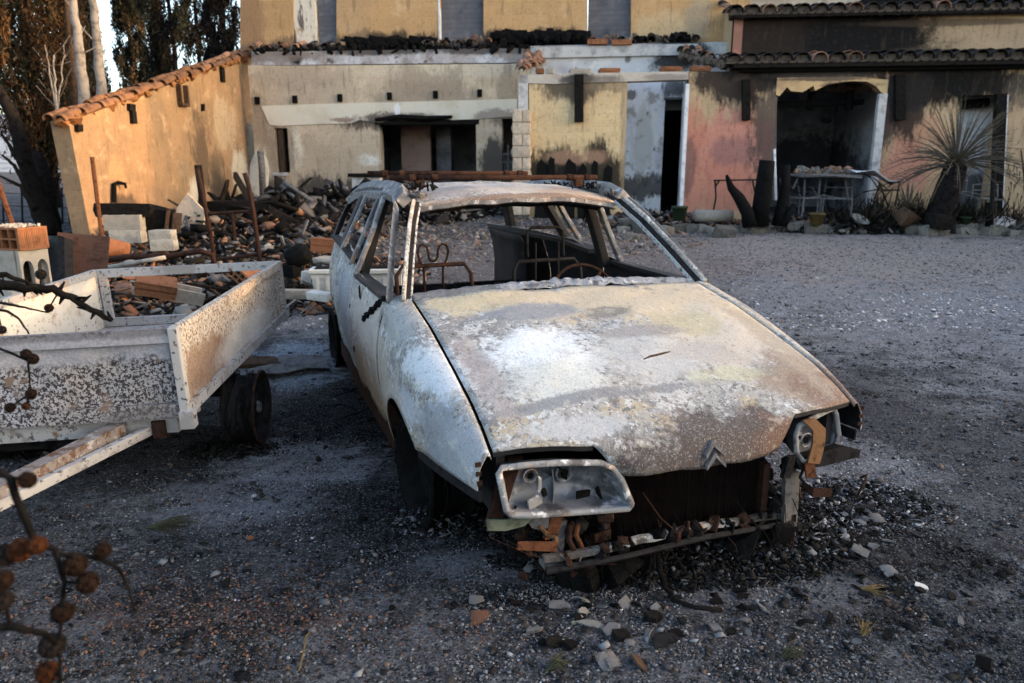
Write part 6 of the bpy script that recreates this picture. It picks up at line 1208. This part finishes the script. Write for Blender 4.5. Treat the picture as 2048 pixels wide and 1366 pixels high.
for k in range(16):
    u, v = random.uniform(1575, 1800), random.uniform(372, 430); p = atY(u, v, 12.75+random.uniform(-.15, .3)); a = random.uniform(0, 6.28); L = random.uniform(.25, .7)
    thing(MB().tube([(0, 0, 0), (L*.5*math.cos(a), .05, L*.3*math.sin(a)+.04), (L*math.cos(a), .1, L*.6*math.sin(a))], [.012, .010, .006], 5), 'charred_stick', random.choice(['charred', 'charwood', 'burntsteel']), 'charred stick tangled round the garden table', 'stick', 'charred sticks round the garden table', at=(p[0], p[1], max(p[2], onz(p[0], p[1])+.05)))
# pots, bowls, log
def potty(label, u, v, Y, r_, h, mat, name='plant_pot', cat='pot'): o = empty(name, tuple(atY(u, v, Y)), label=label, cat=cat); MB().lathe([(0, 0), (r_*.75, 0), (r_, h*.85), (r_*1.08, h*.85), (r_*1.08, h), (r_*.9, h), (r_*.85, h*.8)], 16).build('pot', MAT[mat], o, smooth=True); MB().lathe([(0, h*.8), (r_*.85, h*.8)], 12).build('soil', MAT['soot'], o)
potty('dark green pot by the doorway recess', 1358, 441, 12.4, .13, .24, 'greenpot'); potty('ochre pot under the garden table', 1632, 450, 12.3, .12, .2, 'yellowpot'); potty('small green pot near the doorway post', 1930, 448, 12.2, .09, .12, 'greenpot')
thing(MB().lathe([(0, 0), (.08, .01), (.15, .07), (.16, .08), (.13, .075), (.06, .02)], 16), 'pale_bowl', 'shardpale', 'tilted pale bowl in the garden bed', 'bowl', at=atY(1716, 445, 12.3), rot=(.5, .3, 0), smooth=True)
thing(MB().tube([(0, 0, 0), (.2, .01, .0), (.66, 0, .01)], [.105, .11, .10], 10, jit=.06), 'stone_log', 'concrete', 'beige stone trough lying before the pink wall', 'trough', at=atY(1388, 432, 12.6), smooth=True)
thing(MB().chunk((0, 0, .06), (.3, .2, .2), jit=.3), 'charred_lump', 'charred', 'black charred lump on the yard before the green pot', 'lump', at=G(1392, 462))
for k, (u, v, s_, mt) in enumerate(((1450, 474, .22, 'stone'), (1330, 470, .2, 'stone'), (1285, 466, .2, 'stone'), (1255, 452, .24, 'stone'), (1350, 455, .16, 'concrete'), (1425, 468, .15, 'stone'), (1265, 480, .14, 'stone'))):
    thing(MB().chunk((0, 0, s_*.3), (s_*1.5, s_, s_*.8), rot=(.1, .1, k), jit=.28), 'loose_stone', mt, 'loose stone on the yard before the doorway recess', 'stone', 'loose stones before the doorway', at=G(u, v))
rod('slim black post standing right of the cycad', atY(1982, 452, 12.2), atY(1990, 290, 12.2), .035, 'blacksteel', 'post', 'post'); pipe('short black stake at the foot of the slim post', ((1978, 452), (1978, 405)), 12.15, .06, 'charred', 'stake', 'stake')
# cycad with stripped fronds
cy = empty('cycad_plant', tuple(atY(1862, 455, 12.3)), label='scorched cycad with leaning trunk and bare arching fronds', cat='plant'); o0 = np.array(cy.location)
q = [atY(u, v, 12.3) for u, v in ((1866, 455), (1880, 420), (1898, 375), (1912, 330))]; MB().tube(rel(q, o0), [.21, .20, .20, .17], 14, jit=.07).build('trunk', MAT['barkdark'], cy, smooth=True); crown = q[-1]-o0
for k in range(120):
    a = rng.uniform(0, 6.283); el = rng.uniform(.0, 1.4); L = rng.uniform(.9, 1.35); d = Vector((math.cos(a)*math.cos(el), math.sin(a)*math.cos(el), math.sin(el)))
    pts = [Vector(crown)+d*L*t+Vector((0, 0, -.5*L*t*t*math.cos(el))) for t in (0, .25, .5, .75, 1)]; mb = MB().tube(pts, [.012, .010, .008, .006, .003], 4)
    for t in np.linspace(.35, .98, 12):
        c_ = Vector(crown)+d*L*t+Vector((0, 0, -.5*L*t*t*math.cos(el)))
        for s_ in (-1, 1):
            if random.random() < .45: v_ = (d.cross(Vector((0, 0, 1))).normalized()*s_*.5+d)*random.uniform(.05, .12); mb.add([c_, c_+v_+Vector((0, 0, .004)), c_+v_*.9-Vector((0, 0, .006))], [(0, 1, 2)])
    mb.build('frond', MAT['leaffrond'], cy)
pm = empty('yucca_plant', tuple(atY(1812, 450, 12.3)), label='small dried yucca left of the cycad', cat='plant')
for k in range(44):
    a = rng.uniform(0, 6.283); el = rng.uniform(.2, 1.4); L = rng.uniform(.3, .6); d = Vector((math.cos(a)*math.cos(el), math.sin(a)*math.cos(el), math.sin(el))); w_ = d.cross(Vector((0, 0, 1))).normalized()*.012
    c0_ = Vector((0, 0, .25)); MB().add([c0_-w_, c0_+w_, c0_+d*L*.6+w_*.8, c0_+d*L, c0_+d*L*.6-w_*.8], [(0, 1, 2, 3, 4)]).build('leaf', MAT['leaffrond'], pm)
MB().chunk((0, 0, .12), (.25, .25, .35), jit=.25).build('stem', MAT['barkbrown'], pm)
thing(MB().chunk((0, 0, .15), (.34, .26, .2), rot=(0, .1, .2), jit=.25), 'boulder', 'charwood', 'dark rounded boulder at the foot of the cycad', 'boulder', at=atY(1878, 462, 12.0))
dr = empty('dried_shrub', tuple(atY(2048, 450, 12.6)), label='dried shrub with hanging leaves at the right edge', cat='plant'); o0 = np.array(dr.location)
MB().tube(rel([atY(2062, 450, 12.6), atY(2050, 360, 12.6), atY(2042, 300, 12.6)], o0), [.03, .022, .01], 6).build('stem', MAT['barkbrown'], dr)
for k in range(26): u, v = random.uniform(2015, 2075), random.uniform(320, 390); c_ = atY(u, v, 12.6)-o0; MB().add([c_, c_+[.03, 0, -.02], c_+[random.uniform(-.03, .06), random.uniform(-.05, .05), -random.uniform(.1, .25)]], [(0, 1, 2)]).build('leaf', MAT['leaffrond'], dr)
# low dry twiggy stuff in the bed
n = 5200; X = np.concatenate([rng.uniform(5.6, 10.6, n//2), rng.uniform(5.9, 8.2, n-n//2)]); Y = 12.72-.06*(X-6)+rng.normal(0, .14, n); s = rng.uniform(.06, .62, n)**1.3+.05
o = obj('dry_twigs', leaf_mesh('dry_twigs', np.stack([X, Y, gz(X, Y)], 1), np.stack([s*.015+.005, s*.1, s], 1), pick([(.02, .016, .013), (.05, .04, .028), (.010, .009, .0085)], n, .3), MAT['leaf'], up=.3)); tag(o, 'thin burnt twigs bristling in the garden bed', 'twigs', kind='stuff')

# ================================================================== NEAR GROUND LITTER
def shard(label, u, v, sz, mat, rot, curved=False, name='tile_shard', cat='shard', group=None):
    p = G(u, v); x, y, t = sz; n = 6; mb = MB(); out = [(-x/2, -y/2*.7), (-x*.1, -y/2), (x/2*.9, -y/2*.6), (x/2, y*.2), (x*.15, y/2), (-x/2*.8, y*.35)]
    if curved:
        P = [[(-x/2+x*i/6+random.uniform(-.004, .004)*(i in (0, 6)), -y/2+y*j/6, .16*x*(1-((i-3)/3)**2)+.06*y*(j/6)**2) for j in range(7)] for i in range(7)]; mb.grid(P); return thing(mb, name, mat, label, cat, group, at=p+np.array([0, 0, .004]), rot=rot, solid=.004)
    mb.prism([(a*(1+random.uniform(-.3, .2)), b*(1+random.uniform(-.3, .2)), 0) for a, b in out], (0, 0, t*.6)); return thing(mb, name, mat, label, cat, group, at=p+np.array([0, 0, .006]), rot=rot)
shard('rust stained curved shard standing in ash left of the litter', 958, 1240, (.06, .05, .006), 'platerust', (.9, .3, .4), True); shard('grey hooked scrap behind the rust stained shard', 952, 1205, (.045, .04, .006), 'burntsteel', (1.0, .2, .1), True)
shard('flat pale grey shard at the left of the white litter', 1120, 1213, (.075, .05, .006), 'ashgrey', (.15, .1, .2)); shard('curved white shard farthest back in the litter', 1160, 1205, (.06, .03, .005), 'shardpale', (.5, .3, 2.4), True)
shard('cream edged angular shard in the middle of the litter', 1165, 1228, (.05, .04, .012), 'shardpale', (.7, .2, 1.0)); shard('long white shard lying nearest in the litter', 1185, 1253, (.09, .035, .008), 'shardpale', (.1, .1, -.3)); shard('small cream chip left of the long white shard', 1148, 1250, (.03, .015, .008), 'shardpale', (.2, .4, .7))
shard('grey white flat shard beside the long white one', 1222, 1262, (.07, .04, .006), 'ashgrey', (.2, 0, .6)); shard('dark folded shard between the white ones', 1160, 1238, (.045, .035, .006), 'charred', (.9, .1, .4)); shard('dark square lump just right of the white litter', 1240, 1280, (.05, .045, .035), 'charwood', (.1, .1, .3))
shard('dark grey curved shard behind the dark lump', 1250, 1210, (.05, .04, .006), 'burntsteel', (.6, 0, .9), True); shard('broad dark tile shard right of the litter', 1330, 1285, (.095, .06, .008), 'blacksteel', (.1, .05, .5)); shard('black round edged scrap on the broad tile shard', 1352, 1270, (.06, .04, .006), 'charred', (.1, .1, .2)); shard('half buried dark tile near the lower edge, left', 1112, 1288, (.07, .05, .012), 'charwood', (.2, .3, .4)); shard('dark wedge beside the half buried tile', 1140, 1295, (.05, .04, .015), 'charred', (.3, .3, .9)); shard('grey curved tile near the lower edge with pale rim', 1215, 1328, (.06, .06, .008), 'burntsteel', (.5, .1, .6), True); shard('brown grey tile standing near the lower edge', 1278, 1330, (.06, .05, .01), 'barkbrown', (.6, .2, 1.5)); shard('dark block among ash right of the litter', 1305, 1240, (.06, .045, .03), 'charwood', (.1, .1, .4))
shard('thin pale curved sliver right of the litter', 1310, 1218, (.045, .02, .004), 'ashgrey', (.4, .1, .9), True); shard('flat white stone alone on the gravel at right', 1842, 1176, (.05, .032, .008), 'planterwhite', (.1, .1, -.5), name='white_stone', cat='stone'); shard('small white fragment right of the car front', 1672, 1010, (.03, .025, .015), 'shardpale', (.1, .2, .5)); shard('grey curved scrap right of the car front', 1755, 1042, (.06, .05, .006), 'burntsteel', (.3, .1, .3), True); shard('grey flat scrap below the curved scrap', 1720, 1105, (.07, .06, .006), 'burntsteel', (.2, .1, 1.), True); shard('slender pale tube right of the scraps', 1775, 1085, (.05, .012, .008), 'ashgrey', (0, 0, -.4)); shard('white crumpled film on the gravel', 1780, 1148, (.06, .05, .004), 'ashgrey', (.2, .2, .2), True); shard('light flat stone between trailer and car', 683, 740, (.08, .05, .012), 'ashgrey', (.05, .05, .1), name='flat_stone', cat='stone'); shard('orange brick chip left in the near gravel', 500, 1080, (.025, .02, .012), 'terracotta', (.2, .2, .2))
for k in range(60):
    u, v = random.gauss(1380, 240), random.gauss(1190, 60)
    if v < 1105 or v > 1355: continue
    shard('small charred scrap littering the ash before the car', u, v, (random.uniform(.02, .055), random.uniform(.015, .035), random.uniform(.004, .015)), random.choice(['charred', 'charwood', 'blacksteel', 'charred', 'burntsteel']), (random.uniform(-.4, .4), random.uniform(-.4, .4), random.uniform(0, 6)), k % 3 == 0, 'charred_scrap', 'scrap', 'charred scraps before the car')
for k in range(22):
    u, v = random.gauss(1720, 70), random.gauss(1090, 50)
    shard('small grey scrap in the ash right of the car front', u, v, (random.uniform(.02, .06), random.uniform(.015, .04), random.uniform(.004, .012)), random.choice(['charred', 'charwood', 'blacksteel', 'ashgrey']), (random.uniform(-.4, .4), random.uniform(-.4, .4), random.uniform(0, 6)), k % 2 == 0, 'grey_scrap', 'scrap', 'grey scraps right of the car')
# black strap hanging from the car front to the gravel
q = [G(1312, 1150)+[0, .02, .12], G(1318, 1165)+[0, 0, .05], G(1330, 1185)+[0, 0, .02], G(1352, 1208)+[0, 0, .012], G(1390, 1220)+[0, 0, .010], G(1445, 1224)+[0, 0, .008]]
thing(MB().tube(rel(q, q[0]), .010, 6, flat=.35), 'rubber_strap', 'charred', 'black strap hanging from the car and curling over ash', 'strap', at=q[0], smooth=True)
q = [G(1700, 985)+[0, 0, .02], G(1712, 1000)+[0, 0, .01], G(1728, 985)+[0, 0, .06], G(1732, 962)+[0, 0, .03], G(1720, 960)+[0, 0, .01]]; thing(MB().tube(rel(q, q[0]), .006, 6), 'metal_hoop', 'darkrust', 'bent metal loop on the gravel right of the car', 'hoop', at=q[0], smooth=True)
q = [G(1688, 1022)+[0, 0, .01], G(1750, 1016)+[0, 0, .012]]; thing(MB().tube(rel(q, q[0]), .009, 6), 'metal_bar', 'blacksteel', 'short dark bar on the gravel below the metal loop', 'bar', at=q[0])
# melted lumps under the nose
for k, (u, v, s_) in enumerate(((1160, 1170, .10), (1235, 1150, .12), (1480, 1105, .13), (1540, 1090, .12), (1290, 1135, .08))): thing(MB().chunk((0, 0, .02), (s_*1.4, s_, s_*.7), jit=.35), 'melted_lump', 'charred', ['leftmost melted black lump under the car nose', 'melted black lump left of the strap', 'big melted black lump right of the strap', 'rightmost melted black lump under the chassis leg', 'small melted black lump right beneath the strap'][k], 'lump', at=G(u, v))
# curled twig on the bonnet
q = [C(u, v, z=z)@_RC+CARO for u, v, z in ((1288, 718, .757), (1300, 713, .762), (1312, 710, .765), (1325, 707, .764), (1340, 703, .766))]; thing(MB().tube(rel(q, q[0]), [.003, .005, .004, .005, .002], 5, jit=.3), 'twig', 'barkbrown', 'curled brown twig lying on the bonnet', 'twig', at=q[0])
# dry sprigs on the ground
def sprig(label, u, v, L, rz, n, mat='drygrass', up=.12):
    o = empty('dry_sprig', tuple(G(u, v)), (0, 0, rz), label, 'sprig')
    for k in range(n): a = random.uniform(-.5, .5); l = L*random.uniform(.4, 1); MB().tube([(0, 0, .004), (l*.5*math.cos(a), l*.5*math.sin(a), .006+up*l*random.random()), (l*math.cos(a*1.3), l*math.sin(a*1.3), .004+up*l*random.random())], [.0022, .0018, .0008], 4).build('stem', MAT[mat], o)
sprig('ochre dry sprig right of the car front', 1715, 1180, .12, -.35, 16); sprig('dull green burnt sprig in the left gravel', 290, 1058, .22, .1, 40, 'deadgrass'); sprig('low dry grass tuft near the lower edge', 1090, 1345, .09, .3, 40, 'deadgrass', .4); sprig('dry tuft of grass low in the middle right', 1560, 1318, .08, .2, 30, 'deadgrass', .6); sprig('small dry tuft farther right', 1725, 1275, .06, .9, 14, 'drygrass', .8)
q = [G(598, 1345)+[0, 0, .006], G(608, 1310)+[0, 0, .012], G(612, 1280)+[0, 0, .012], G(628, 1258)+[0, 0, .006]]; thing(MB().tube(rel(q, q[0]), .0025, 5), 'dry_stalk', 'drygrass', 'thin dry curved stalk on the near gravel', 'stalk', at=q[0])
thing(MB().chunk((0, 0, .015), (.045, .035, .03), jit=.3), 'dark_cone', 'barkdark', 'single dark cone on the gravel at lower right', 'cone', at=G(1968, 1335))
for k in range(14):
    u, v = random.uniform(640, 780), random.uniform(700, 900); p = G(u, v); a = random.uniform(0, 3); L = random.uniform(.1, .35)
    thing(MB().tube([(0, 0, .01), (L*.5*math.cos(a), L*.5*math.sin(a), .02), (L*math.cos(a+.3), L*math.sin(a+.3), .008)], [.004, .005, .002], 5), 'charred_twig', 'charred', 'charred twig on the sooty strip beside the car', 'twig', 'charred twigs beside the car', at=p)
# ================================================================== NEAR BRANCHES WITH CONES
simple('conebrown', (.012, .0068, .0045), .85, .4, 60, .5); simple('conerust', (.036, .013, .0055), .85, .4, 60, .5)
def branch(label, pts, r0, cones, knots=0, mat='charred'):
    q = [atY(u, v, Y) for u, v, Y in pts]; o = empty('burnt_branch', tuple(q[0]), label=label, cat='branch', group='burnt branches at the left edge'); n = len(q); fine = []
    for i in range(n-1):
        for k in range(4): fine.append(q[i]+(q[i+1]-q[i])*k/4+rng.normal(0, r0*.15, 3))
    fine.append(q[-1]); m = len(fine); MB().tube(rel(fine, q[0]), [max(.0012, r0*(1-.6*i/m)) for i in range(m)], 7, jit=.12).build('stem', MAT[mat], o, smooth=True)
    for k in range(knots): c_ = fine[random.randrange(m)]-q[0]; d = rng.normal(0, 1, 3); d /= np.linalg.norm(d); MB().tube([c_, c_+d*r0*random.uniform(1.2, 2.6)], [r0*.5, r0*.15], 5).build('knot', MAT[mat], o)
    for (u, v, Y, r_, mt) in cones:
        r_ *= .82
        c_ = atY(u, v, Y)-q[0]; j = int(np.argmin([np.linalg.norm(np.array(f)-q[0]-c_) for f in fine]))
        MB().tube([tuple(fine[j]-q[0]), tuple(c_)], [.0025, .0018], 5).build('stalk', MAT[mat], o); mb = MB(); ga = 2.39996
        mb.lathe([(0, -r_*.85), (r_*.6, -r_*.6), (r_*.86, 0), (r_*.6, r_*.62), (0, r_*.86)], 9, Matrix.Translation(Vector(c_)))
        for s_ in range(16):
            ph = math.acos(1-2*(s_+.5)/16); a = ga*s_; d = np.array([math.sin(ph)*math.cos(a), math.sin(ph)*math.sin(a), math.cos(ph)]); mb.chunk(c_+d*r_*.82, (r_*.62, r_*.62, r_*.34), rot=(0, ph, a), jit=.15)
        mb.build('cone', MAT[mt], o)
branch('thick charred knotty branch reaching over the trailer', [(-30, 565, 1.75), (50, 575, 1.78), (105, 578, 1.8), (150, 600, 1.82), (190, 625, 1.85), (222, 640, 1.88)], .014, [(98, 616, 1.8, .013, 'conebrown'), (82, 549, 1.85, .016, 'barkdark')], 22)
branch('thin branch stub crossing above the knotty branch', [(-20, 555, 1.7), (10, 548, 1.7), (40, 560, 1.72), (75, 575, 1.75)], .008, [], 5); branch('fine arching twig over the trailer front', [(-20, 605, 1.7), (20, 608, 1.7), (60, 618, 1.7), (98, 625, 1.7)], .004, [(4, 660, 1.7, .012, 'barkdark')]); branch('second fine arching twig below the first', [(-20, 615, 1.6), (15, 622, 1.6), (40, 640, 1.6), (58, 668, 1.6)], .004, [])
branch('drooping twig with paired brown cones before the trailer board', [(-20, 690, 1.5), (20, 705, 1.5), (56, 722, 1.5), (58, 745, 1.5), (62, 785, 1.5)], .0035, [(52, 708, 1.5, .013, 'conebrown'), (66, 718, 1.5, .014, 'conebrown'), (62, 788, 1.5, .014, 'conebrown'), (20, 815, 1.5, .013, 'conebrown'), (52, 812, 1.5, .010, 'conerust')])
branch('blurred burnt branch with cones in the lower left corner', [(-40, 920, .85), (20, 960, .85), (70, 1085, .86), (110, 1100, .86), (130, 1160, .86), (120, 1260, .85), (118, 1380, .84)], .0055, [(55, 960, .85, .013, 'conebrown'), (40, 1100, .85, .018, 'conerust'), (10, 1110, .85, .018, 'barkdark'), (150, 1130, .86, .018, 'conebrown'), (175, 1165, .86, .017, 'conebrown'), (125, 1225, .86, .017, 'conebrown'), (105, 1290, .85, .020, 'barkdark'), (95, 1345, .85, .018, 'conerust'), (75, 1090, .84, .014, 'conerust')])
branch('blurred drooping twig right of the blurred cones', [(105, 1105, .86), (160, 1112, .87), (205, 1118, .88), (240, 1140, .88), (258, 1180, .88), (270, 1222, .88)], .004, [(205, 1100, .88, .013, 'conebrown')]); branch('blurred thick twig along the lower left edge', [(-40, 1250, .8), (40, 1258, .8), (90, 1268, .81), (112, 1290, .82)], .006, [(5, 1160, .8, .015, 'conebrown'), (8, 1200, .8, .014, 'barkdark')])
